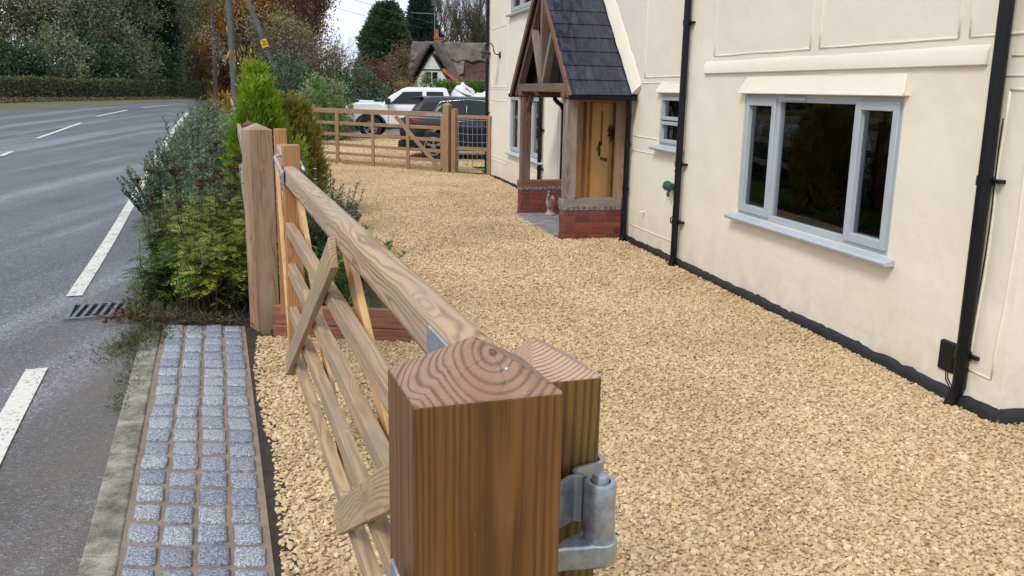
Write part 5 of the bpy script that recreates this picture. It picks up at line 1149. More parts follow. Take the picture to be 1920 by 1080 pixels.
def tree(name, label, px, D, h, r0, leaf, lsize, per_tip, seed, group=None, bark='bark', xyz=None, spread_l=0.5, lev=4, cat='tree', **kw):
    rg = np.random.default_rng(seed); x, y, z = xyz if xyz else far(px, D)
    t = empty(name, label, cat, (x, y, z), 0, group)
    b, tips = skel(rg, (0, 0, -0.1), h, r0, lev=lev, **kw)
    zz = max(v[2] for v in b.v); sc = h/max(zz, .1)
    b.v = [(v[0]*sc, v[1]*sc, v[2]*sc) for v in b.v]
    b.build('trunk', MAT[bark], t, smooth=True, fix=False)
    if leaf and per_tip:
        P = []
        for pts, L in tips:
            A = np.array([list(p) for p in pts])*sc; k = max(1, int(rg.poisson(per_tip)))
            q = rg.uniform(0, len(pts)-1.001, k); i = q.astype(int); f = (q-i)[:, None]
            P.append(A[i]*(1-f)+A[i+1]*f+rg.normal(size=(k, 3))*lsize*spread_l*2)
        P = np.concatenate(P); V, F = leaf_cloud(P, lsize, lsize*0.6, rg)
        np_mesh('crown', V, F, MAT[leaf], t)
    return t
def shell_points(n, rg, blobs, inner=0.55):
    """points spread through overlapping lumps, clustered so that gaps and light and dark clumps show"""
    P = []; N_ = []; tot = sum(r[3]*r[4]*r[5] for r in blobs)
    for (cx, cy, cz, rx, ry, rz_) in blobs:
        k = int(n*rx*ry*rz_/tot)+8; nc = max(6, k//45); d = rdir(nc, rg); rr = rg.uniform(inner, 1.03, nc)[:, None]; cc = d*rr
        w_ = rg.integers(0, nc, k); p = cc[w_]+rg.normal(size=(k, 3))*0.13
        P.append(p*np.array([rx, ry, rz_])+np.array([cx, cy, cz])); N_.append(unit(d[w_]))
    return np.concatenate(P), np.concatenate(N_)
def bush(name, label, loc, blobs, n, leaf, ls, seed, cat='shrub', group=None, stem='bark_dark', jit=1.2, wr=0.55, D=None, inner=.55, zmin=0.0):
    rg = np.random.default_rng(seed); t = empty(name, label, cat, loc, 0, group)
    P, N_ = shell_points(n, rg, blobs, inner); k = P[:, 2] > zmin; P = P[k]; N_ = N_[k]
    dd = N_ if D is None else unit(N_*0.5+np.array(D)); V, F = leaf_cloud(P, ls, ls*wr, rg, dd, jit); np_mesh('foliage', V, F, MAT[leaf], t)
    b = MB()
    for (cx, cy, cz, rx, ry, rz_) in blobs:
        for q in range(3):
            e = Vector((cx+rg.uniform(-.6, .6)*rx, cy+rg.uniform(-.6, .6)*ry, cz+rg.uniform(0, .6)*rz_)); s = Vector((cx*0.5+rg.uniform(-.1, .1), cy*0.5+rg.uniform(-.1, .1), 0.0))
            m_ = s.lerp(e, .5)+Vector(rg.normal(size=3))*0.08*rx; rr = 0.03*max(rx, .3); b.tube([s, m_, e], [rr, rr*0.7, rr*0.3], 5, cap=False)
    b.build('stems', MAT[stem], t, smooth=True, fix=False); return t
def sprays(name, label, loc, shape, n, L, leaf, seed, cat='conifer', up=0.9, h=1.5, rad=0.5, group=None, fan=7, needle=0.28, nw=0.07, trunk='bark_dark', out_bias=0.5, lobes=None):
    """conifer foliage: flat fans of fine scale leaf shoots held on a tapering crown; shape(t)->radius fraction"""
    rg = np.random.default_rng(seed); t = empty(name, label, cat, loc, 0, group)
    tt = rg.uniform(0, 1, n)**0.85; az = rg.uniform(0, 2*math.pi, n)
    lob = 1+0.16*np.sin(az*3+seed)+0.13*np.sin(az*5+tt*9+seed*2)+0.10*np.sin(tt*21+az*2)
    r_ = np.array([shape(x) for x in tt])*rad*lob*rg.uniform(0.55, 1.0, n)**0.5
    P = np.stack([np.cos(az)*r_, np.sin(az)*r_, tt*h], 1)
    if lobes is not None:
        for (lx, ly, lh, lr) in lobes:
            k = rg.random(n) < 0.16; m_ = k.sum(); tz = rg.uniform(0, 1, m_); a2 = rg.uniform(0, 6.28, m_)
            rr = lr*np.sqrt(np.maximum(1-tz, .02))*rg.uniform(.5, 1, m_); P[k] = np.stack([lx+np.cos(a2)*rr, ly+np.sin(a2)*rr, tz*lh], 1)
            az[k] = a2
    D = unit(np.stack([np.cos(az)*out_bias, np.sin(az)*out_bias, np.full(n, up)], 1)+rg.normal(size=(n, 3))*0.28)
    s = unit(np.cross(D, rdir(n, rg))); parts = []; LL = L*rg.uniform(.6, 1.25, n)
    for k in range(fan):
        u_ = k/(fan-1); tpos = 0.15+0.85*u_; sg = -1 if k % 2 else 1
        a_ = 0.0 if k == fan-1 else 0.6*(1.1-u_*0.5)
        dd = unit(D*math.cos(a_)+s*sg*math.sin(a_)+rg.normal(size=(n, 3))*0.08)
        parts.append(rhombs(P+D*(LL*tpos*0.8)[:, None], dd, unit(np.cross(dd, rdir(n, rg))), LL*needle*(1.35-0.5*u_), LL*nw))
    parts.append(rhombs(P, D, unit(np.cross(D, s)), LL*0.95, LL*nw*0.8))
    V, F = join(parts); np_mesh('foliage', V, F, MAT[leaf], t)
    b = MB(); b.tube([(0, 0, -0.05), (0.02, 0, h*.45), (0, 0.01, h*0.85)], [rad*.11, rad*.08, rad*.02], 7)
    for q in range(26):
        z = rg.uniform(.08, .8)*h; a_ = rg.uniform(0, 6.28); rr = rad*shape(z/h)*0.8; b.tube([(0, 0, z), (math.cos(a_)*rr*.5, math.sin(a_)*rr*.5, z+.1*h*up), (math.cos(a_)*rr, math.sin(a_)*rr, z+.2*h*up)], [rad*.03, rad*.02, rad*.008], 4, cap=False)
    b.build('stems', MAT[trunk], t, smooth=True, fix=False); return t
# ------------------------------------------------------------------ near planting between road and fence
def tansy(i, x, y, hh, rad, nf, leaf, label, seed, heads=5):
    rg = np.random.default_rng(seed); t = empty('tansy_plant', label, 'wild plant', (x, y, 0.03), 0, 'feathery wild plants on the verge')
    ns = int(nf/6); az = rg.uniform(0, 6.28, ns); r_ = rad*np.sqrt(rg.uniform(0, 1, ns)); top = hh*rg.uniform(.6, 1.0, ns)
    base = np.stack([np.cos(az)*r_*.45, np.sin(az)*r_*.45, np.zeros(ns)], 1); tip = np.stack([np.cos(az)*r_*1.1, np.sin(az)*r_*1.1, top*(1-.25*(r_/rad)**2)], 1)
    b = MB(); P = []; D = []; Ls = []
    for k in range(ns):
        A, B_ = Vector(base[k]), Vector(tip[k]); m_ = A.lerp(B_, .5)+Vector(rg.normal(size=3))*0.03; b.tube([A, m_, B_], [.0045, .0035, .0015], 4, cap=False)
        for q in range(9):
            s = 0.34+0.66*(q+rg.uniform(0, 1))/9; p = A.lerp(m_, s*2) if s < .5 else m_.lerp(B_, s*2-1); a_ = rg.uniform(0, 6.28)
            P.append(list(p)); D.append((math.cos(a_), math.sin(a_), rg.uniform(-.1, 0.75))); Ls.append((0.17 if s < .75 else .11)*rg.uniform(.7, 1.2))
    V, F = fronds(np.array(P), unit(np.array(D)), np.array(Ls), rg, pairs=8, lw=.34, lt=.085, droop=.4); np_mesh('foliage', V, F, MAT[leaf], t)
    for k in range(int(nf/9)):
        a_ = rg.uniform(0, 6.28); r0_ = rad*rg.uniform(0, .9); A = Vector((math.cos(a_)*r0_, math.sin(a_)*r0_, 0)); B_ = A+Vector((rg.normal()*.09, rg.normal()*.09, hh*rg.uniform(.35, .8))); b.tube([A, A.lerp(B_, .5)+Vector(rg.normal(size=3))*.02, B_], [.005, .004, .002], 4, cap=False)
    b.build('stems', MAT['stem_brown'], t, smooth=True, fix=False)
    for q in range(heads):                                # dead flat seed heads on tall stalks
        a_ = rg.uniform(0, 6.28); rr = rad*rg.uniform(.2, 1.15); hx, hy, hz = math.cos(a_)*rr, math.sin(a_)*rr, hh*rg.uniform(.92, 1.22)
        s = MB(); s.tube([(hx*.5, hy*.5, .05), (hx*.9, hy*.9, hz*.6), (hx, hy, hz-.04)], [.004, .003, .002], 4, cap=False)
        for w_ in range(26):
            d = rg.uniform(0, .055); a2 = rg.uniform(0, 6.28); e = Vector((hx+math.cos(a2)*d, hy+math.sin(a2)*d, hz+rg.uniform(-.008, .008))); s.tube([(hx, hy, hz-.04), e], [.001, .001], 3, cap=False)
            s.lathe([(0, -.005), (.008, -.001), (.008, .004), (0, .007)], tuple(e), 5)
        s.build('seed_head', MAT['seed_head'], t, fix=False)
    return t
tl = ['leafy clump at the very front of the verge, next to the cobbles', 'yellowing clump beside the tall pale post, with fern like leaves', 'low clump leaning over the leaf litter by the drain', 'dark green clump in the middle of the front verge planting',
      'clump with dark flat seed heads above the white road line', 'clump pressed against the road side of the fence', 'tallest brown seed heads among the feathery plants', 'clump below the grey leaved shrubs', 'clump between the fence rails and the grey shrubs']
sp_ = [(-2.22, 6.50, .72, .30, 420, 'leaf_fern'), (-1.98, 6.62, .78, .20, 330, 'leaf_fern'), (-2.62, 6.75, .52, .27, 300, 'leaf_fern_dark'), (-2.45, 7.1, .85, .34, 480, 'leaf_fern'), (-2.85, 7.5, .82, .30, 330, 'leaf_fern_dark'),
       (-2.13, 7.25, .90, .26, 380, 'leaf_fern'), (-2.55, 7.9, .98, .38, 420, 'leaf_fern_dark'), (-3.05, 8.3, .82, .36, 330, 'leaf_fern'), (-2.55, 8.6, .95, .34, 340, 'leaf_fern_dark')]
for i, (x, y, hh, rad, nf, lf_) in enumerate(sp_): tansy(i, x, y, hh, rad, nf, lf_, tl[i], 30+i, heads=[1, 1, 1, 4, 8, 7, 9, 6, 6][i])
def shoots(label, x, y, hh, rad, n, seed, leaf='leaf_grey', L=.055, z0=0.03, name='grey_shrub', group='grey green shrubs along the fence', straggle=.35, cat='shrub', flowers=0, stem='stem_green'):
    """upright stems set with pairs of small leaves"""
    rg = np.random.default_rng(seed); t = empty(name, label, cat, (x, y, z0), 0, group); b = MB(); P = []; D = []; fl = []
    for k in range(n):
        a_ = rg.uniform(0, 6.28); r_ = rad*math.sqrt(rg.uniform(0, 1)); tall = rg.random() < .2; H_ = hh*(rg.uniform(.45, .9) if not tall else rg.uniform(.95, 1.15))
        A = Vector((math.cos(a_)*r_*.5, math.sin(a_)*r_*.5, 0)); B_ = Vector((math.cos(a_)*r_*1.1, math.sin(a_)*r_*1.1, H_*(1-.3*(r_/rad)**2)))+Vector((rg.normal()*.05, rg.normal()*.05, 0)); m_ = A.lerp(B_, .5)+Vector(rg.normal(size=3))*.05*straggle*2
        b.tube([A, m_, B_], [.005, .004, .0018], 4, cap=False); nl = int(H_/ (L*.52))
        for q in range(nl):
            s = .15+.85*(q+.5)/nl; p = A.lerp(m_, s*2) if s < .5 else m_.lerp(B_, s*2-1); a2 = q*1.6+k
            for sg in (0, math.pi): P.append(list(p)); D.append((math.cos(a2+sg), math.sin(a2+sg), .75))
        if flowers and rg.random() < flowers: fl.append(B_)
    P = np.array(P); D = unit(np.array(D)+rg.normal(size=(len(P), 3))*.25); sd_ = unit(np.cross(D, np.array([0, 0, 1.0])+.4*rdir(len(P), rg)))
    V, F = rhombs(P, D, sd_, L*rg.uniform(.7, 1.2, len(P)), L*.42); np_mesh('foliage', V, F, MAT[leaf], t); b.build('stems', MAT[stem], t, smooth=True, fix=False)
    for p in fl[:40]:
        f = MB()
        for q in range(5): a2 = q*1.2566; d = Vector((math.cos(a2), math.sin(a2), .3)); f.beam(p, p+d*.016, .013, .002)
        f.build('flower', MAT['petal'], t, fix=False)
    return t
gy = np.linspace(8.9, 19.5, 9)
gl_ = ['first grey green shrub behind the feathery plants, nearest the white line', 'grey shrub with long shoots leaning over the road line', 'tall grey shrub with upright shoots beside the fence', 'thin grey shrub beyond the tall upright shoots', 'grey leaved shrub half way along the fence, on the road side',
       'pale speckled shrub close to the fence rails', 'grey shrub spilling onto the far road edge', 'small leaved grey shrub far along the verge', 'last grey shrub before the road bends away']
for i, y in enumerate(gy):
    off = [.52, .60, .42, .72, .5, .42, .8, .65, .7][i]
    shoots(gl_[i], fence_x(y)-off, y, [.95, 1.15, 1.35, 1.25, 1.3, 1.25, 1.2, 1.3, 1.3][i], [.30, .34, .34, .38, .42, .4, .5, .5, .55][i], [46, 50, 56, 60, 75, 70, 80, 80, 80][i], 60+i, L=.06+.004*i, z0=terr(fence_x(y)-off, y))
for i, (y, off) in enumerate([(9.6, .35), (11.5, 1.1), (13.0, .4), (15.5, 1.15), (17.5, .5)]):
    shoots(['dark low shrub against the fence foot behind the feathery plants', 'dark green filler shrub under the leaning grey shoots', 'dark green shrub hugging the middle of the fence', 'dark shrub by the road edge half way along the fence', 'dark shrub at the far end of the fence'][i], fence_x(y)-off, y, .8, .5, 90, 90+i, leaf='leaf_dark', L=.055, name='green_shrub', group='dark green shrubs along the fence', z0=terr(fence_x(y)-off, y))
# ground cover, dead leaves and twigs under the verge planting
def litter(name, region, n, ls, mat, seed, zf=lambda x, y: 0.02, flatness=.25):
    rg = np.random.default_rng(seed); P = region(rg, n); P = np.stack([P[:, 0], P[:, 1], [zf(a_, c_) for a_, c_ in P]], 1)
    P[:, 2] += rg.uniform(0, ls*.35, n); d = unit(np.stack([rg.normal(size=n), rg.normal(size=n), rg.normal(size=n)*flatness], 1)); s = unit(np.cross(d, np.array([0, 0, 1.0])+rg.normal(size=(n, 3))*flatness))
    V, F = rhombs(P, d, s, ls*rg.uniform(.5, 1.2, n), ls*.55); return tag(np_mesh(name, V, F, MAT[mat]), kind='stuff')
def reg_box(x0, x1, y0, y1, sk=-0.33): return lambda rg, n: np.stack([(lambda y: rg.uniform(x0, x1, n)+sk*(y-y0))(yy := rg.uniform(y0, y1, n)), yy], 1)
litter('fallen_leaves', reg_box(-2.85, -2.0, 6.15, 7.4), 800, .05, 'leaf_litter', 3, lambda x, y: .035)
def gauss(cx, cy, sx, sy): return lambda rg, n: np.stack([rg.normal(cx, sx, n), rg.normal(cy, sy, n)], 1)
litter('fallen_leaves', gauss(-2.70, 6.35, .13, .14), 120, .06, 'leaf_litter', 4, lambda x, y: .03, .6)
litter('fallen_leaves', lambda rg, n: np.stack([rg.uniform(-1.75, 1.2, n), rg.uniform(2.4, 12, n)], 1), 26, .045, 'leaf_litter', 5, lambda x, y: .028, .4)
def grass(name, region, n, hh, seed, zf=lambda x, y: 0.02, mat='grass_blade', wd=.006, lay=.6):
    rg = np.random.default_rng(seed); P = region(rg, n); P = np.stack([P[:, 0], P[:, 1], [zf(a_, c_) for a_, c_ in P]], 1)
    d = unit(np.stack([rg.normal(size=n)*lay, rg.normal(size=n)*lay, np.ones(n)], 1)); s = unit(np.cross(d, rdir(n, rg))); V, F = rhombs(P, d, s, hh*rg.uniform(.4, 1.2, n), wd)
    return tag(np_mesh(name, V, F, MAT[mat]), kind='stuff')
grass('grass', gauss(-2.50, 5.75, .09, .22), 1500, .055, 11, lambda x, y: .01, lay=1.2)
grass('grass', lambda rg, n: np.stack([(lambda yy: edge_at(yy)+rg.normal(0, .045, n))(y_ := rg.uniform(4.4, 6.3, n)), y_], 1), 700, .04, 12, lambda x, y: .01, lay=1.3)
grass('grass', reg_box(-2.75, -1.95, 6.15, 7.0), 1400, .12, 13, lambda x, y: .03, lay=.9)
rg = np.random.default_rng(5); b = MB()
for k in range(130):
    x = rg.uniform(-2.95, -1.85); y = 6.12+abs(rg.normal(0, .3)); a_ = rg.uniform(0, 6.28); L = rg.uniform(.08, .34); d = Vector((math.cos(a_), math.sin(a_), rg.uniform(-.02, .25)))*L; p = Vector((x, y, .03)); b.tube([p, p+d*.5+Vector((0, 0, .02)), p+d], [.003, .0025, .001], 4, cap=False)
tag(b.build('dead_twigs', MAT['stem_brown'], fix=False), kind='stuff')
# ------------------------------------------------------------------ garden side of the fence: conifers and shrubs
sprays('golden_conifer', 'bright yellow green feathery conifer with pointed top just inside the fence', (-2.74, 9.6, 0.05), lambda t: (0.55+1.1*t if t < .35 else 0.98-0.1*(t-.35) if t < .55 else max(.02, 0.96*(1-((t-.55)/.45)**1.5))), 6000, .19, 'leaf_golden', 21, h=1.74, rad=.25, up=1.2, fan=7, needle=.30, nw=.055, lobes=[(.15, -.1, 1.45, .15), (.34, .05, 1.0, .20), (-.16, -.1, 1.05, .17), (.05, -.2, 1.62, .10)])
sprays('bronze_conifer', 'rounded olive and bronze conifer between the golden conifer and the far gate', (-2.96, 11.6, 0.05), lambda t: (0.65+0.8*t if t < .4 else max(.04, 0.97*math.sqrt(max(0, 1-((t-.4)/.6)**2.2)))), 7500, .15, 'leaf_bronze', 22, h=1.46, rad=.44, up=.85, fan=7, needle=.30, nw=.075, lobes=[(.35, -.2, .95, .28), (-.25, -.1, 1.3, .2), (.15, -.2, 1.42, .18)])
shoots('flowering lavender like bush with small white flowers by the gate end', -1.93, 8.75, .78, .42, 150, 41, leaf='leaf_lavender', L=.04, name='white_flowered_bush', group=None, flowers=.3, z0=.05, straggle=.6)
shoots('grey green bush spreading over the edge of the gravel, right of the gate', -1.75, 8.35, .62, .40, 120, 42, leaf='leaf_lavender', L=.04, name='white_flowered_bush', group=None, flowers=.12, z0=.05, straggle=.8)
shoots('thin silvery bush between the tall pale post and the golden conifer', -2.05, 7.9, 1.12, .22, 60, 43, leaf='leaf_lavender', L=.04, name='silver_bush', group=None, z0=.05)
for i, (x, y, hh, rd) in enumerate([(-1.55, 7.0, .38, .32), (-1.35, 7.9, .30, .3), (-1.62, 6.5, .33, .22)]):
    shoots(['leafy green plant low in the bed behind the gate bars', 'low green plant at the gravel side of the bed', 'small green plant beside the timber sleepers'][i], x, y, hh, rd, 60, 45+i, leaf='leaf_bright', L=.06, name='bedding_plant', group='low plants in the bed behind the gate', z0=.05, cat='plant')
grass('ground_cover', lambda rg, n: np.stack([(lambda yy: rg.uniform(fence_x(yy)+.05, BR(yy)-.15, n))(y_ := rg.uniform(6.1, 16, n)), y_], 1), 5000, .10, 14, lambda x, y: .05, lay=1.1, wd=.016, mat='leaf_bright')
# arching plant with hanging yellow leaves above the fence, in front of the poles
ar = empty('arching_shrub', 'arching bare shoots hung with long drying yellow leaves left of the golden conifer', 'shrub', (-2.92, 10.5, 0.05), 0)
b = MB(); rg = np.random.default_rng(8); P = []; D = []
for k, (tx, hz) in enumerate([(-.62, 1.98), (-.5, 2.04), (-.36, 2.1), (-.3, 1.96), (-.2, 2.06)]):
    pts = [Vector((0, 0, 0)), Vector((tx*.1, .05, 1.2)), Vector((tx*.35, .1, hz)), Vector((tx*.75, .05, hz+.02)), Vector((tx, 0, hz-.22))]; b.tube(pts, [.006, .005, .004, .003, .0015], 5, cap=False)
    for q in range(9):
        s = rg.uniform(2.2, 4); i = min(3, int(s)); p = pts[i].lerp(pts[i+1], s-i); P.append(list(p)); D.append((rg.normal()*.25, rg.normal()*.25, -1))
b.build('stems', MAT['stem_brown'], ar, smooth=True, fix=False)
P = np.array(P); D = unit(np.array(D)); V, F = rhombs(P, D, unit(np.cross(D, rdir(len(P), rg))), rg.uniform(.06, .13, len(P)), .022); np_mesh('foliage', V, F, MAT['leaf_yellow'], ar)
# ------------------------------------------------------------------ hedges and trees behind
def hedge(name, label, pts, hh, th, n, leaf, ls, seed, cat='hedge', zf=terr, core='leaf_dark'):
    rg = np.random.default_rng(seed); Q = resample(pts, 120); t = empty(name, label, cat, (Q[0].x, Q[0].y, zf(Q[0].x, Q[0].y)), 0)
    O = np.array([Q[0].x, Q[0].y, zf(Q[0].x, Q[0].y)]); Qa = np.array([[p.x, p.y] for p in Q]); T = unit(np.gradient(Qa, axis=0)); N_ = np.stack([-T[:, 1], T[:, 0]], 1)
    s = rg.uniform(0, 118.99, n); i = s.astype(int); f = (s-i)[:, None]; base = Qa[i]*(1-f)+Qa[i+1]*f
    face = rg.random(n); w_ = np.where(face < .42, -1, np.where(face < .55, 1, rg.uniform(-1, 1, n)))*(th/2)*(1+.10*np.sin(s*1.7)+.08*np.sin(s*4.1)); top = hh*(1+.04*np.sin(s*.9)+.03*np.sin(s*3.3))
    z = np.where(face < .55, rg.uniform(0, 1, n)*top, top*rg.uniform(.93, 1.03, n)); xy = base+N_[i]*(w_+rg.normal(size=n)*.06*th)[:, None]
    P = np.stack([xy[:, 0], xy[:, 1], np.array([zf(a_, c_) for a_, c_ in base])+z], 1)-O
    V, F = leaf_cloud(P, ls, ls*.6, rg); np_mesh('foliage', V, F, MAT[leaf], t)
    b = MB()
    for k in range(0, 119, 2):
        for sgn in (-1, 1): pass
        a_, c_ = Qa[k], Qa[min(k+2, 119)]; za, zc = zf(*a_), zf(*c_); na, nc = N_[k]*th*.36, N_[min(k+2, 119)]*th*.36
        v = []
        for (q, nn, z_) in ((a_, na, za), (c_, nc, zc)):
            for sg, zz in ((-1, 0), (1, 0), (1, hh*.88), (-1, hh*.88)): v.append((q[0]+nn[0]*sg-O[0], q[1]+nn[1]*sg-O[1], z_+zz-O[2]))
        b.add(v, [(0, 1, 5, 4), (1, 2, 6, 5), (2, 3, 7, 6), (3, 0, 4, 7)])
    b.build('twigs', MAT['bark_dark'], t, fix=False); return t
hb = [gnd(*p) for p in [(0, 185.5), (100, 185), (200, 184.8), (300, 183.5), (372, 181.5)]]
hpts = [Vector((hb[0].x-60, hb[0].y-46)), Vector((hb[0].x-25, hb[0].y-14))]+[Vector((p.x, p.y)) for p in hb]
hedge('clipped_hedge', 'long low clipped hedge along the far side of the road', hpts, 1.08, 1.1, 60000, 'leaf_hedge', .13, 1)
# dead leaves and grass on the far verge
def verge_pts(rg, n):
    s = rg.uniform(1.1, len(hpts)-1.01, n); i = s.astype(int); f = s-i; H_ = np.array([[p.x, p.y] for p in hpts]); p = H_[i]*(1-f)[:, None]+H_[i+1]*f[:, None]
    p[:, 1] -= .4+13*rg.uniform(0, 1, n)**1.4; p[:, 0] += rg.uniform(0, 2.0, n); return p
litter('fallen_leaves', verge_pts, 15000, .15, 'leaf_litter', 8, lambda x, y: terr(x, y)+.0, .5)
grass('grass', verge_pts, 40000, .14, 9, lambda x, y: terr(x, y)-.02, wd=.03, lay=.8)
hz0 = 'trees behind the clipped hedge'
hdx = sorted([((p.x/p.y), p.y) for p in hpts])
def hD(px):
    x_, y_, _ = far(px, 50.0); q = x_/y_
    return float(np.interp(q, [a[0] for a in hdx], [a[1] for a in hdx]))
def X(px, D): return far(px, D)
specs = [(-420, 50, 11, 'leaf_olive'), (-300, 48, 12, 'leaf_ochre'), (-190, 51, 11, 'leaf_olive'), (-90, 50, 12, 'leaf_olive'), (0, 51, 12, 'leaf_olive'), (75, 52, 12, 'leaf_olive'), (150, 53, 12.5, 'leaf_olive'), (215, 54, 11, 'leaf_olive'), (262, 56, 9.5, 'leaf_olive')]
tl2 = ['grey green tree left of the view behind the long hedge', 'yellowish tree far left behind the long hedge', 'slim olive tree behind the hedge, third along from its near end', 'olive tree standing before the full crowned tree at the hedge', 'paler olive tree with a full crown over the hedge at its near stretch', 'olive tree with pale bare branches behind the hedge left part',
       'largest grey green tree over the middle of the hedge', 'drooping olive tree left of the dark blue conifer', 'shorter olive tree touching the dark blue conifer']
for i, (px, D, h, lf_) in enumerate(specs):
    D = hD(px)+6.5+2*(i % 2); h *= D/52
    tree('willow_tree', tl2[i], px, D, h, .24, lf_, .155, 34, 100+i, group=hz0, bark='bark_pale' if i % 2 else 'bark', nch=(6, 5, 4, 3), trunk=.42, spread=.85, up=.18, start=.22, spread_l=.9)
for i, (px, D, w_, hh, lf_) in enumerate([(-380, 45, 4, 3.2, 'leaf_dark'), (-250, 46, 4, 3.6, 'leaf_olive'), (-130, 46, 4, 3.0, 'leaf_dark'), (-30, 46.5, 2.6, 3.4, 'leaf_dark'), (45, 47, 2.4, 3.0, 'leaf_dark'), (118, 48.5, 2.2, 3.6, 'leaf_olive'), (170, 49, 2.3, 3.3, 'leaf_dark'), (230, 51, 2.4, 3.6, 'leaf_olive'), (282, 52, 2.0, 3.0, 'leaf_dark')]):
    D = hD(px)+2.6; hh *= D/50; w_ *= D/48; x, y, z = X(px, D)
    bush('laurel_bush', ['dark laurel at the near end of the hedge', 'olive bush second along the hedge from its near end', 'dark bush third along the hedge from its near end', 'broad dark evergreen bush behind the hedge, below the full crowned olive tree', 'second dark evergreen bush from the left behind the hedge', 'olive undergrowth bush behind the hedge middle', 'blackish green bush under the largest tree', 'tall olive bush behind the hedge, right of the blackish one', 'dark bush behind the right end of the hedge'][i],
         (x, y, z), [(0, 0, hh*.5, w_*.62, 1.4, hh*.55), (-w_*.4, .4, hh*.4, w_*.4, 1.2, hh*.42), (w_*.42, .2, hh*.42, w_*.4, 1.2, hh*.45)], 9000, lf_, .17, 120+i, group='bushes behind the clipped hedge', inner=.7)
x, y, z = X(318, hD(318)+1.5); bush('yellow_green_bush', 'light yellow green bush at the right end of the clipped hedge', (x, y, z), [(0, 0, 1.1, .75, .8, 1.1), (.5, 0, 1.7, .4, .5, .5)], 3000, 'leaf_bright', .13, 131)
sprays('blue_conifer', 'tall dark blue green conifer between the olive and orange trees', X(303, hD(303)+3.5), lambda t: max(.05, .55+.5*math.sin(math.pi*min(1, t*1.1+.1)) - .25*t), 8000, .5, 'leaf_blue', 23, h=12, rad=1.15, up=.2, out_bias=.9, fan=5, needle=.4, nw=.14)
tree('twiggy_tree', 'small grey twiggy tree in front of the orange wood', 362, hD(362)+1.2, 5.4, .13, 'leaf_ochre', .13, 3, 140, bark='bark', nch=(7, 6, 5, 4), trunk=.4, spread=.8, up=.12, start=.25)
for i, (px, D, h, lf_) in enumerate([(335, 82, 14, 'leaf_orange'), (385, 76, 13, 'leaf_orange'), (425, 84, 15, 'leaf_orange'), (462, 74, 13, 'leaf_orange'), (505, 80, 14, 'leaf_orange'), (528, 72, 9.5, 'leaf_ochre'), (282, 88, 13, 'leaf_ochre')]):
    tree('autumn_tree', ['orange brown tree right of the dark blue conifer', 'orange tree behind the brown pole', 'orange tree between the two upright poles', 'orange tree behind the leaning pole', 'orange leaved tree above the leaning pole sign', 'ochre tree behind the small bare tree', 'ochre tree behind the dark blue conifer'][i], px, D, h, .28, lf_, .21, 21, 150+i, group='autumn trees of the far wood', bark='bark_dark', nch=(6, 5, 4, 4), trunk=.45, spread=.8, up=.2, start=.2, spread_l=1.1)
for i, px in enumerate((312, 350, 395, 440, 480, 530)):
    x, y, z = X(px, 92); bush('undergrowth', ['brown undergrowth under the dark blue conifer', 'brown undergrowth behind the twiggy tree', 'rusty undergrowth at the foot of the brown pole', 'rusty undergrowth behind the golden conifer', 'brown undergrowth below the leaning pole', 'brown undergrowth right of the leaning pole'][i], (x, y, z), [(0, 0, 1.8, 2.6, 1.5, 2.2)], 3500, ['leaf_brown', 'leaf_ochre', 'leaf_orange', 'leaf_orange', 'leaf_brown', 'leaf_brown'][i], .25, 165+i, group='undergrowth of the far wood')
x, y, z = X(418, 57); bush('leaf_pile', 'low rusty brown bracken at the foot of the brown pole', (x, y, z), [(0, 0, .45, 1.3, 1.0, .75), (1.6, .3, .5, 1.1, 1.0, .8)], 2600, 'leaf_orange', .13, 172, cat='bracken')
tree('red_leaved_tree', 'thin tree whose high crown carries dark red leaves', 546, 46, 8.6, .12, 'leaf_red', .13, 5, 177, bark='bark_dark', nch=(6, 5, 4, 4), trunk=.6, spread=.6, up=.35, start=.72)
tree('sparse_tree', 'thin brown green tree in front of the red leaved crown', 556, 40, 5.4, .12, 'leaf_ochre', .11, 2, 173, bark='bark', nch=(7, 6, 4, 4), trunk=.42, spread=.7, up=.25, start=.2)
tree('sparse_tree', 'thin olive leaved tree standing behind the leaning pole', 505, 42, 5.2, .11, 'leaf_olive', .11, 2, 174, bark='bark', nch=(7, 6, 4, 4), trunk=.42, spread=.7, up=.25, start=.2)
tree('sparse_tree', 'small brown leaved tree behind the ivy mound', 586, 38, 3.7, .10, 'leaf_brown', .10, 3, 175, bark='bark', nch=(7, 6, 4, 4), trunk=.42, spread=.75, up=.22, start=.2)
tree('bare_tree', 'small bare twiggy tree against the sky left of centre', 630, 40, 4.6, .09, None, .1, 0, 176, bark='bark_pale', nch=(6, 5, 4, 4), trunk=.4, spread=.8, up=.2, start=.2)
x, y, z = X(543, 30); bush('ivy_mound', 'dense dark ivy mound behind the bronze conifer', (x, y, 0), [(0, 0, 1.35, .82, .8, 1.2), (.55, .1, 1.1, .5, .6, .95), (-.5, 0, 1.1, .45, .6, .95)], 9000, 'leaf_dark', .10, 180, inner=.8)
x, y, z = X(612, 29); bush('climber_hedge', 'light green climber covered hedge left of the white pickup', (x, y, 0), [(0, 0, .9, .55, .8, 1.05), (.4, .2, .8, .4, .7, .9), (-.45, .1, .9, .45, .8, 1.0)], 8000, 'leaf_olive', .09, 181, inner=.75)
x, y, z = X(620, 27.5); bush('climber_hedge', 'bright yellow green climbing shoots on the hedge left of the pickup', (x-.4, y, 0), [(0, 0, 1.2, .28, .4, .75), (.5, 0, 1.0, .22, .4, .6)], 1800, 'leaf_bright', .08, 182, inner=.7)
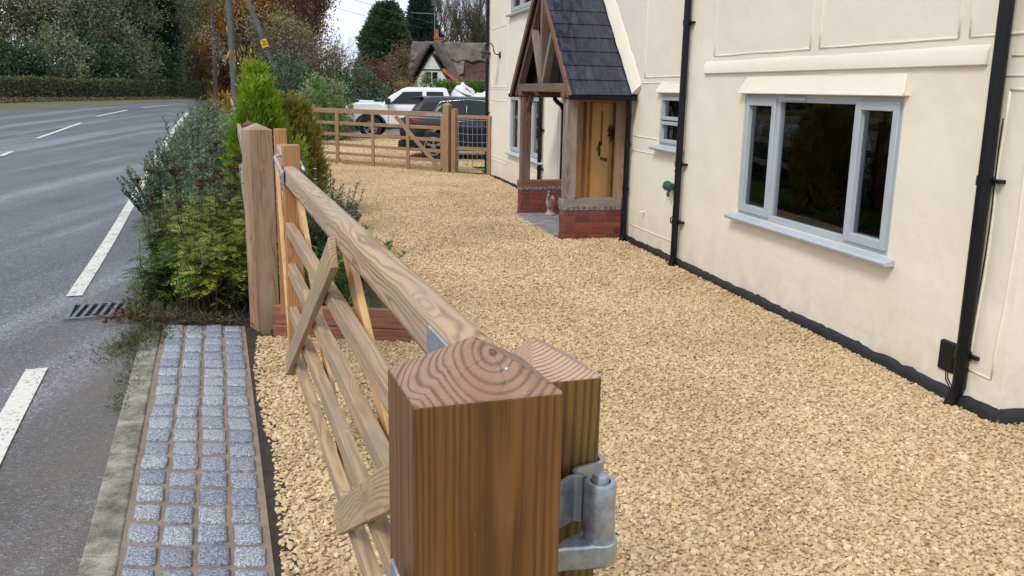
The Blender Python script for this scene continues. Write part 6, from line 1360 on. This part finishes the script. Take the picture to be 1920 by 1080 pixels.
x, y, z = X(668, 37); bush('yew_hedge', 'dark green overgrown hedge behind the bonnet of the pickup', (x, y, 0), [(0, 0, 1.15, .95, .8, 1.3), (-.8, 0, 1.2, .6, .7, 1.35), (.9, .2, .8, .6, .7, .95)], 9000, 'leaf_dark', .11, 183, inner=.75)
x, y, z = X(575, 36); bush('shade_bush', 'dark bush at the far end of the gravel left of the gate', (x, y, 0), [(0, 0, .9, 1.2, .8, 1.0), (1.3, 0, .8, .8, .8, .95)], 5000, 'leaf_dark', .11, 184, inner=.75)
x, y, z = X(705, 50); bush('copper_bush', 'copper red leaved bush left of the thatched cottage', (x, y, 0), [(0, 0, 2.0, .8, .8, 1.15), (-.5, 0, 2.3, .5, .6, .7)], 3000, 'leaf_copper', .12, 185, inner=.4)
tree('brown_tree', 'brown twiggy shrub tree between the copper bush and the cottage', 735, 54, 4.4, .1, 'leaf_brown', .12, 8, 186, bark='bark_dark', nch=(7, 6, 4, 4), trunk=.3, spread=.85, up=.2, start=.1)
x, y, z = X(745, 52); bush('brown_bush', 'dull brown green hedge in front of the cottage gable', (x, y, 0), [(0, 0, 1.0, 1.8, .8, 1.15), (-1.4, 0, .9, 1.2, .8, 1.1)], 6000, 'leaf_ochre', .13, 187, inner=.75)
sprays('dark_conifer', 'broad dark green conifer behind the left end of the thatched cottage', X(727, 80)[:2]+(0,), lambda t: max(.04, (1-t)**.62*(1.0 if t > .12 else .8)), 9000, .75, 'leaf_dark', 24, h=8.6, rad=2.9, up=.35, out_bias=.9, fan=6, needle=.4, nw=.13)
sprays('dark_conifer', 'tall narrow blackish conifer with a pointed top behind the cottage chimney', X(789, 88)[:2]+(0,), lambda t: max(.03, 1.0 if t < .6 else (1-(t-.6)/.4)**.8), 7000, .7, 'leaf_blue', 25, h=10.4, rad=1.35, up=.4, out_bias=.7, fan=6, needle=.4, nw=.14)
for i, (px, h) in enumerate([(838, 15), (880, 16), (920, 14), (960, 15)]):
    tree('bare_tree', ['bare winter tree above the left part of the thatch ridge', 'bare winter tree above the thatch ridge near the wall lamp', 'bare winter tree partly hidden by the cream house', 'bare winter tree hidden behind the cream house'][i], px, 96, h, .22, 'leaf_ochre' if i == 0 else None, .16, 1.2, 190+i, group='bare trees behind the cottage', bark='bark', nch=(8, 7, 5, 4), trunk=.38, spread=.55, up=.38, start=.15)
hp_ = [Vector(X(815, 44)[:2]), Vector(X(860, 44)[:2]), Vector(X(960, 44)[:2])]
hedge('green_hedge', 'bright green hedge in front of the thatched cottage beside the house corner', hp_, 1.98, 1.0, 14000, 'leaf_bright', .10, 2, zf=lambda x, y: 0)
x, y, z = X(800, 44.5); bush('green_hedge', 'bushy green end of the hedge by the white cottage gable', (x, y, 0), [(0, 0, 1.3, .35, .4, 1.05)], 1500, 'leaf_bright', .10, 196, inner=.7, cat='hedge')
# ------------------------------------------------------------------ poles and wires
def pole(label, px, D, h, r_, mat, lean=0.0, sign=False, baseline=None):
    x, y, z = X(px, D); t = empty('utility_pole', label, 'utility pole', (x, y, z), 0, 'poles beyond the golden conifer')
    b = MB(); b.tube([(0, 0, -.3), (lean*.5, 0, h*.5), (lean, 0, h)], [r_, r_*.9, r_*.78], 14); b.build('pole', MAT[mat], t, smooth='auto')
    return t, x, y, z
pole('brown upright pole rising from the verge at the end of the hedge', 404, 60, 9, .155, 'pole_brown', .1)
t, *_ = pole('thick grey upright pole behind the golden conifer', 442, 40, 9, .17, 'pole_wood', -.16)
b = MB(); b.box((-.22, -.175, 3.97), (-.18, -.15, 4.17)); b.build('marker_plate', MAT['pole_mark'], t)
t, *_ = pole('grey pole leaning strongly to the left with a yellow warning plate', 561, 40, 9, .14, 'pole_wood', -3.6)
b = MB(); b.box((-.15, 0, -.17), (.15, .012, .17)); sg_ = b.build('warning_sign', MAT['yellow_sign'], t); sg_.matrix_local = Matrix.Translation((-1.40, -.20, 3.50)) @ Matrix.Rotation(R(-21), 4, 'Y')
b = MB(); b.prism([(-.10, -.095), (.14, 0), (-.10, .095)], 1, -.006, -.003); b.prism([(-.075, -.068), (.10, 0), (-.075, .068)], 1, -.008, -.0065)
b = MB()
tri = [(-.10, -.08), (.10, -.08), (0, .12)]
for p, q in zip(tri, tri[1:]+tri[:1]): b.beam((p[0], -.004, p[1]), (q[0], -.004, q[1]), .004, .016, up=(0, 0, 1) if p[1] == q[1] else (1, 0, 0))
b.beam((.02, -.004, .06), (-.015, -.004, 0.0), .004, .018, up=(1, 0, 0)); b.beam((-.015, -.004, 0.0), (.02, -.004, -.01), .004, .018, up=(1, 0, 0)); b.beam((.02, -.004, -.01), (0, -.004, -.06), .004, .018, up=(1, 0, 0))
b.build('warning_symbol', MAT['dark_iron'], sg_)
def wire(label, P, Q, sag, r_=.012):
    P = Vector(P); Q = Vector(Q); b = MB(); b.tube([P.lerp(Q, s)-P-Vector((0, 0, sag*4*s*(1-s))) for s in np.linspace(0, 1, 25)], r_, 4); o = b.build('overhead_wire', MAT['dark_iron'], None, fix=False); o.location = P; tag(o, label, 'wire', 'overhead wires')
def pt(px, py, D): d = pxray(px, py); s = D/d.y; return Vector((0, 0, EYE))+d*s
wire('upper thin overhead wire crossing the sky toward the dark conifer', pt(560, -35, 40), pt(960, 75, 80), .3, .012)
wire('lower thin overhead wire crossing the sky above the bare twigs', pt(480, -35, 40), pt(800, 52, 80), .3, .012)
wire('short dark stay wire between the thick pole and the leaning pole', pt(440, 74, 39.7), pt(500, 77, 39.7), .02, .02)
# ------------------------------------------------------------------ thatched cottage
CX, CY = X(765, 70)[0], 70
cot = empty('thatched_cottage', 'white thatched cottage with a steep gable and red brick chimney in the distance', 'cottage', (CX, CY, 0), R(-2))
b = MB(); b.box((0.35, 0.6, 0), (11, 5.4, 2.3)); b.add([(.35, .6, 2.3), (.35, 5.4, 2.3), (.35, 3, 4.9)], [(0, 1, 2)]); b.build('wall', MAT['cottage_white'], cot)
def thatch(name, mat, u0, u1, y0, z0, y1, z1, th, scal=0.0, wav=0.05, n=60, m=8):
    V = []; F = []
    for i in range(n+1):
        u = u0+(u1-u0)*i/n
        for j in range(m+1):
            t = j/m; lo = scal*abs(math.sin(u*2.6))*(1-t)
            y = y0+(y1-y0)*(t+lo*(1-t)); z = z0+(z1-z0)*(t+lo*(1-t))+wav*mn.noise(Vector((u*1.3, t*4, z0)))
            V.append((u, y, z))
    k = m+1
    for i in range(n):
        for j in range(m): F.append((i*k+j, (i+1)*k+j, (i+1)*k+j+1, i*k+j+1))
    me = bpy.data.meshes.new(name); me.from_pydata(V, [], F); o = link(name, me, MAT[mat], cot, smooth=True); s = o.modifiers.new('th', 'SOLIDIFY'); s.thickness = th; s.offset = -1; return o
thatch('thatched_roof', 'thatch', -0.1, 4.2, -.1, 1.55, 3.05, 5.15, .32, 0, .1); thatch('thatched_roof', 'thatch', -0.1, 11.2, 6.1, 1.6, 3.0, 5.15, .3, 0, .1)
thatch('tiled_roof', 'roof_tile', 4.15, 11.2, .2, 1.95, 2.2, 4.1, .12, 0, .03)
thatch('thatch_ridge', 'thatch_dark', -0.15, 11.25, 1.55, 3.75, 3.05, 5.24, .16, .16, .05); thatch('thatch_apron', 'thatch', -0.15, 4.2, .55, 2.65, 2.2, 4.2, .1, .15, .05)
# cross gable towards us
gx, gy, hwid, gz0, gz1 = 2.05, -1.6, 2.05, 1.15, 4.95
b = MB(); b.prism([(0, gx-hwid+.45), (0, gx+hwid-.45), (gz0+.35, gx+hwid-.25), (gz1-.75, gx), (gz0+.35, gx-hwid+.25)], 1, gy, gy+3.2); b.build('gable_wall', MAT['cottage_white'], cot)
for s in (-1, 1):
    V = []; F = []; n, m = 24, 10
    for i in range(n+1):
        t = i/n
        for j in range(m+1):
            w_ = j/m; V.append((gx+s*(hwid+.35)*(1-t), gy-.45+w_*3.8, gz0-.25+(gz1+.25-gz0)*t+.07*mn.noise(Vector((t*6, w_*5, s)))+.06*math.sin(t*3.14)))
    for i in range(n):
        for j in range(m): F.append((i*(m+1)+j, (i+1)*(m+1)+j, (i+1)*(m+1)+j+1, i*(m+1)+j+1))
    me = bpy.data.meshes.new('gable_thatch'); me.from_pydata(V, [], F); o = link('gable_thatch', me, MAT['thatch_dark'], cot, smooth=True); q = o.modifiers.new('th', 'SOLIDIFY'); q.thickness = .42; q.offset = -1 if s > 0 else 1
    b = MB(); b.beam((gx+s*(hwid-.28), gy-.03, gz0+.3), (gx+s*.0, gy-.03, gz1-.62), .06, .13, up=(s*.5, 0, .5)); b.build('barge_timber', MAT['bark_dark'], cot)
b = MB(); b.box((gx-.72, gy-.05, 3.02), (gx+.72, gy-.01, 3.13)); b.build('tie_timber', MAT['bark_dark'], cot)
b = MB(); b.box((gx-.50, gy-.05, 2.05), (gx+.50, gy-.01, 2.11))
for x_ in (-.50, -.02, .44): b.box((gx+x_, gy-.05, 2.11), (gx+x_+.06, gy-.01, 2.92))
b.box((gx-.50, gy-.05, 2.92), (gx+.50, gy-.01, 2.98)); b.box((gx-.44, gy-.045, 2.5), (gx-.02, gy-.012, 2.54)); cw = b.build('window', MAT['white_paint'], cot)
b = MB(); b.box((gx-.44, gy-.02, 2.11), (gx+.44, gy-.004, 2.92)); b.build('pane', MAT['car_glass'], cw)
b = MB(); b.box((1.72, 2.4, 4.3), (2.22, 3.2, 5.55)); b.box((1.66, 2.34, 5.55), (2.28, 3.26, 5.65)); b.build('chimney', MAT['terracotta'], cot); b = MB(); b.lathe([(.15, 5.65), (.19, 5.7), (.15, 5.8), (.13, 6.3), (.16, 6.34), (.0, 6.34)], (1.9, 2.8, 0), 12); b.build('chimney_pot', MAT['terracotta'], cot, smooth='auto')
b = MB(); b.tube([(1.75, 2.6, 5.4), (1.75, 2.6, 7.6)], .025, 6); b.tube([(-.1, 2.6, 7.5), (1.9, 2.6, 7.42)], .02, 4)
for k in range(9): x_ = -.05+.2*k; b.tube([(x_, 2.35, 7.5), (x_, 2.85, 7.5)], .012, 4)
b.build('aerial', MAT['wire'], cot, fix=False)
oh = empty('outhouse', 'small white outhouse with a brown tiled roof right of the cottage', 'outhouse', (X(890, 62)[0], 62, 0), 0)
b = MB(); b.box((0.1, 0, 0), (3, 2.4, 1.75)); b.add([(.1, 0, 1.75), (.1, 2.4, 1.75), (.1, 1.2, 2.75)], [(0, 1, 2)]); b.build('wall', MAT['cottage_white'], oh)
b = MB(); b.prism([(-.15, 1.65), (1.2, 2.78), (2.55, 1.65), (2.55, 1.72), (1.2, 2.87), (-.15, 1.72)], 0, 0.0, 3.1); b.build('roof', MAT['roof_tile'], oh)
# ------------------------------------------------------------------ vehicles: X forward, rear axle at x=0
def arch(cx, r_, z0, n=10):
    a0 = math.asin(min(1, max(-1, (z0-0.34)/r_)))
    return [(cx+r_*math.cos(t), 0.34+r_*math.sin(t)) for t in np.linspace(math.pi-a0, a0, n)]
def wheel(parent, x, y, r_, side, spokes=5, rimr=.66, wd=.22):
    b = MB(); b.lathe([(r_*.62, -wd/2), (r_*.93, -wd/2), (r_, -wd/2+.03), (r_, wd/2-.03), (r_*.93, wd/2), (r_*.62, wd/2), (r_*.62, -wd/2)], (x, y, r_), 28, 1, cap=False); w_ = b.build('wheel', MAT['tyre'], parent, smooth='auto')
    b = MB(); yo = y+side*wd*.32; R_ = r_*rimr
    ring = [(R_*.90, -.02), (R_*1.02, -.02), (R_*1.02, .03), (R_*.90, .03)]
    bb = MB(); bb.lathe([(R_*.86, -.05), (R_, -.05), (R_, .035), (R_*.92, .03), (R_*.86, -.05)], (x, yo, r_), 28, 1, cap=False)
    for k in range(spokes):
        a_ = 2*math.pi*k/spokes+.3
        for s in (-.13, .13): bb.beam((x+math.cos(a_)*.04, yo+side*.01, r_+math.sin(a_)*.04), (x+math.cos(a_+s)*R_*.93, yo+side*.01, r_+math.sin(a_+s)*R_*.93), .028, .025, up=(0, 1, 0))
    bb.lathe([(0, -.03), (.06, -.03), (.055, .03), (0, .035)], (x, yo, r_), 12, 1); bb.build('rim', MAT['alloy'], w_, smooth='auto', fix=True)
    b = MB(); b.lathe([(0, -.01), (R_*.9, -.01), (R_*.9, .0), (0, .0)], (x, yo-side*.04, r_), 20, 1); b.build('brake', MAT['car_trim'], w_)
def lower_body(root, prof_top, x_r, x_f, zb, axles, ra, W, mat, name='body', bev=.06):
    bottom = [(x_r+.05, zb+.05)]
    for cx in axles: bottom += [(cx-ra, zb)]+[(cx+ra*math.cos(t), zb+ (ra+.34-zb)*math.sin(t)) for t in np.linspace(math.pi*.97, math.pi*.03, 11)]+[(cx+ra, zb)]
    bottom += [(x_f-.06, zb+.06)]
    poly = prof_top + bottom[::-1]           # top from rear to front, then bottom back
    b = MB(); n = len(poly)
    ys = [(-W/2, .06), (-W/2+.05, 0.0), (W/2-.05, 0.0), (W/2, .06)]
    cxm = (x_r+x_f)/2
    V = []
    for (y, ins) in ys:
        for (x, z) in poly:
            xx = x+(ins*1.6 if x < x_r+.3 else (-ins*1.6 if x > x_f-.3 else 0)); zz = z-(ins*.7 if z > .8 else 0); V.append((xx, y, zz))
    F = []
    for k in range(3): F += [(k*n+i, k*n+(i+1) % n, (k+1)*n+(i+1) % n, (k+1)*n+i) for i in range(n)]
    b.add(V, F+[tuple(range(n))[::-1], tuple(3*n+i for i in range(n))])
    return b.build(name, MAT[mat], root, smooth='auto', bevel=.02)
def cabin(root, base, top, zb, zt, Wb, Wt, mat, glass, panes, pillars_mat=None, name='cabin'):
    """base/top: (rear x, front x) at belt and roof; panes: polygons in (x, z)"""
    b = MB(); y0, y1 = Wb/2, Wt/2
    sec = []
    for (z, xr, xf, y) in ((zb-.03, base[0], base[1], y0), (zb+(zt-zb)*.5, (base[0]+top[0])/2-.02, (base[1]+top[1])/2+.02, (y0+y1)/2+.015), (zt-.05, top[0]+.02, top[1]-.02, y1+.01), (zt, top[0]+.14, top[1]-.2, y1-.10)):
        sec.append([(xr, -y*.93, z), (xr+.08, -y, z), (xf-.08, -y, z), (xf, -y*.9, z), (xf+.02, 0, z), (xf, y*.9, z), (xf-.08, y, z), (xr+.08, y, z), (xr, y*.93, z), (xr-.02, 0, z)])
    n = 10; V = [p for s in sec for p in s]; F = [(k*n+i, k*n+(i+1) % n, (k+1)*n+(i+1) % n, (k+1)*n+i) for k in range(3) for i in range(n)]
    b.add(V, F+[tuple(3*n+i for i in range(n))]); cb = b.build(name, MAT[mat], root, smooth='auto', bevel=.015)
    def yat(z): return y0+(y1-y0)*(z-zb)/(zt-zb)+.012
    for s in (-1, 1):
        for pl in panes:
            b = MB(); m = len(pl); b.add([(x, s*(yat(z)+.012), z) for x, z in pl]+[(x, s*(yat(z)-.03), z) for x, z in pl], [tuple(range(m)), tuple(range(m, 2*m))[::-1]]+[(i, m+i, m+(i+1) % m, (i+1) % m) for i in range(m)])
            b.build('side_window', MAT[glass], cb)
    # windscreen and rear window
    for (i0, nm, e) in ((1, 'windscreen', .018), (0, 'rear_window', -.018)):
        xb = base[i0]; xt = top[i0]; q = []
        for f, wy in ((.12, .80), (.88, .82)): x = xb+(xt-xb)*f+e; z = zb+(zt-zb)*f; q += [(x, -(y0+(y1-y0)*f)*wy, z), (x, (y0+(y1-y0)*f)*wy, z)]
        b = MB(); b.add([q[0], q[1], q[3], q[2]]+[(p[0]-e*3, p[1], p[2]) for p in (q[0], q[1], q[3], q[2])], [(0, 1, 2, 3), (7, 6, 5, 4), (0, 4, 5, 1), (1, 5, 6, 2), (2, 6, 7, 3), (3, 7, 4, 0)]); b.build(nm, MAT[glass], cb)
    return cb
def mk(root, name, mat, boxes, bevel=.01):
    b = MB()
    for a_, c_ in boxes: b.box(a_, c_)
    return b.build(name, MAT[mat], root, bevel=bevel)
# dark blue suv beyond the gate
sx_, sy_, _z = far(816, 21.7)
suv = empty('parked_suv', 'dark blue SUV with red tail light parked behind the far gate', 'car', (sx_, sy_+.9, 0), R(-3))
bd = lower_body(suv, [(-.80, .45), (-.84, .72), (-.74, 1.02), (-.62, 1.07), (1.0, 1.02), (2.55, .98), (3.35, .88), (3.55, .62)], -.84, 3.6, .24, (0, 2.68), .41, 1.82, 'car_dark')
cabin(suv, (-.66, 2.45), (-.30, 1.55), 1.02, 1.52, 1.74, 1.34, 'car_dark', 'car_glass', [[(.02, 1.09), (.785, 1.07), (.785, 1.42), (.30, 1.43)], [(.80, 1.065), (1.55, 1.055), (1.5, 1.40), (.80, 1.42)], [(-.42, 1.13), (-.06, 1.10), (.14, 1.40), (-.22, 1.37)]])
b = MB(); 
for s in (-1, 1):
    b.tube([(-.08, s*.875, 1.05), (.8, s*.885, 1.03), (2.1, s*.885, 1.01)], .006, 6); b.tube([(-.08, s*.875, 1.06), (.16, s*.745, 1.40), (.8, s*.70, 1.455), (1.5, s*.72, 1.42), (2.1, s*.86, 1.08)], .007, 6)
b.build('chrome_trim', MAT['chrome'], suv, smooth=True, fix=False)
for s in (-1, 1):

    b = MB(); V = [(-.85, s*.60, .99), (-.80, s*.86, 1.0), (-.55, s*.925, .985), (-.22, s*.925, .935), (-.45, s*.93, .885), (-.80, s*.90, .87), (-.87, s*.60, .87)]; c0_ = [(x+.1, y*.9, z) for x, y, z in V]; m = 7
    b.add(V+c0_, [tuple(range(7)), tuple(range(7, 14))[::-1]]+[(i, 7+i, 7+(i+1) % 7, (i+1) % 7) for i in range(7)]); b.build('tail_light', MAT['tail_red'], suv)
    mk(suv, 'sill_trim', 'car_trim', [((.42, s*.86-.02, .24), (2.25, s*.86+.07*s if s > 0 else s*.86+.02, .33))] if s > 0 else [((.42, -.93, .24), (2.25, -.84, .33))], .01)
    mk(suv, 'door_handle', 'chrome', [((.60, s*.93-.012, .93), (.78, s*.93+.012, .95)), ((1.62, s*.93-.012, .91), (1.80, s*.93+.012, .93))], .004)
    mk(suv, 'mirror', 'car_dark', [((1.95, s*.98-.10, 1.02), (2.15, s*.98+.10, 1.14))], .03)
    mk(suv, 'rear_reflector', 'tail_red', [((-.86, s*.72-.12, .42), (-.80, s*.72+.12, .47))], .005)
    for x in (0, 2.68): wheel(suv, x, s*.80, .34, s, spokes=5)
b = MB(); b.add([(-.60, -.62, 1.48), (-.60, .62, 1.48), (-.28, .66, 1.52), (-.28, -.66, 1.52), (-.62, -.60, 1.44), (-.62, .60, 1.44), (-.28, .66, 1.46), (-.28, -.66, 1.46)], [(0, 1, 2, 3), (7, 6, 5, 4), (0, 4, 5, 1), (1, 5, 6, 2), (2, 6, 7, 3), (3, 7, 4, 0)]); b.build('roof_spoiler', MAT['car_dark'], suv, bevel=.01)
mk(suv, 'number_plate', 'white_paint', [((-.885, -.26, .66), (-.875, .26, .77))], .002); mk(suv, 'rear_bumper', 'car_trim', [((-.88, -.84, .28), (-.70, .84, .46))], .03)
# white pickup with a load on the back
x_, y_, _z = far(691, 30.5)
HP = R(184); fwd = Vector((math.cos(HP), math.sin(HP), 0)); org = Vector((x_, y_, 0)) - fwd*3.0 + Vector((0, .85, 0))
pk = empty('pickup_truck', 'white double cab pickup facing left beyond the far gate, its bed loaded', 'pickup truck', org, HP)
lower_body(pk, [(-1.18, .55), (-1.2, 1.10), (2.55, 1.13), (2.75, 1.22), (3.55, 1.20), (3.85, 1.10), (3.92, .70)], -1.2, 3.95, .42, (0, 3.0), .50, 1.80, 'car_white')
mk(pk, 'hood_scoop', 'car_white', [((2.95, -.32, 1.21), (3.45, .32, 1.27))], .03)
cabin(pk, (.28, 2.72), (.42, 1.95), 1.13, 1.74, 1.72, 1.36, 'car_white', 'car_glass', [[(.50, 1.20), (1.12, 1.19), (1.12, 1.60), (.56, 1.60)], [(1.26, 1.19), (2.35, 1.18), (1.90, 1.58), (1.26, 1.60)]])
mk(pk, 'front_bumper', 'car_trim', [((3.60, -.90, .42), (4.02, .90, .80))], .06)
mk(pk, 'grille', 'car_trim', [((3.88, -.45, .84), (3.955, .45, 1.10))], .01)
for s in (-1, 1):
    mk(pk, 'headlight', 'chrome', [((3.72, s*.68-.18, .88), (3.93, s*.68+.18, 1.08))], .03); mk(pk, 'mirror', 'car_trim', [((2.32, s*1.02-.12, 1.16), (2.50, s*1.02+.12, 1.36))], .03)
    mk(pk, 'side_step', 'car_trim', [((.55, s*.90-.05, .34), (2.45, s*.90+.05, .42))], .02)
    for cx in (0, 3.0):
        b = MB(); pr = [(cx+.56*math.cos(t), .36+.53*math.sin(t)) for t in np.linspace(0, math.pi, 14)]; pr += [(cx+.49*math.cos(t), .36+.46*math.sin(t)) for t in np.linspace(math.pi, 0, 14)]
        b.prism([(z, x) for x, z in pr], 1, s*.84 if s > 0 else -.94, s*.94 if s > 0 else -.84); b.build('wheel_arch', MAT['car_trim'], pk)
        wheel(pk, cx, s*.80, .39, s, spokes=6, rimr=.58, wd=.26)
    b = MB(); b.box((1.19, s*.905-.004, .5), (1.2, s*.905+.004, 1.12)); b.box((.45, s*.905-.004, .5), (.46, s*.905+.004, 1.12)); b.box((2.40, s*.905-.004, .5), (2.41, s*.905+.004, 1.12)); b.build('door_seam', MAT['car_trim'], pk)
def lump(name, label, cat, loc, size, mat, seed, flat_=1.0, n=3):
    bm = bmesh.new(); bmesh.ops.create_icosphere(bm, subdivisions=n, radius=1)
    for v in bm.verts:
        p = v.co.copy(); k = 1+.35*mn.noise(p*1.3+Vector((seed, 0, 0)))+.18*mn.noise(p*3.1+Vector((0, seed, 0))); v.co = Vector((p.x*size[0]*k, p.y*size[1]*k, max(-.45, p.z)*size[2]*k))
    me = bpy.data.meshes.new(name); bm.to_mesh(me); bm.free(); o = link(name, me, MAT[mat], smooth=True); o.location = loc; return tag(o, label, cat)
bk = org+fwd*(-.45)
lump('rubble_bag', 'tall white builders bag standing in the bed of the white pickup', 'bag', bk+Vector((-.35, 0, 1.35)), (.42, .5, .52), 'tarp_white', 1)
lump('rubble_bag', 'lower white builders bag at the tail of the white pickup', 'bag', bk+Vector((.35, 0, 1.2)), (.38, .5, .42), 'tarp_white', 5)
rb_ = empty('steel_beam', 'rust red channel beam sticking up out of the load on the pickup', 'beam', bk+Vector((-.1, -.1, 1.55)), 0)
b = MB(); b.beam((0, 0, 0), (-.95, 0, .78), .16, .035, up=(.6, 0, .7)); b.beam((.03, -.08, .035), (-.92, -.08, .815), .02, .09, up=(.6, 0, .7)); b.beam((.03, .08, .035), (-.92, .08, .815), .02, .09, up=(.6, 0, .7)); b.build('channel', MAT['rust_beam'], rb_)
x_, y_, _z = far(872, 27)
lump('debris_heap', 'grey brown heap of tarpaulin behind the dark SUV', 'heap', (x_, y_, 0.62), (.70, .6, .66), 'tarp_grey', 8)
lump('debris_heap', 'second low bluish heap next to the house corner behind the SUV', 'heap', (x_+.75, y_+.2, .6), (.5, .5, .62), 'galvanised', 9)
cb_ = empty('cable_coil', 'pale green bent tubes sticking out of the heap behind the SUV', 'tubes', (x_+.1, y_, 1.0), 0); b = MB()
for k in range(4): b.tube([(-.4+.1*k, -.05*k, .70-.05*k), (-.1+.05*k, 0, .52), (.35, .05*k, .30), (.75, 0, .32+.1*k), (.95, 0, .52+.08*k)], .014, 6)
b.build('tubes', MAT['cable_green'], cb_, smooth=True)
dup(suv, (far(722, 48)[0], 48, 0.12), R(176), 'dark car far behind the bonnet of the white pickup, half hidden by bushes')
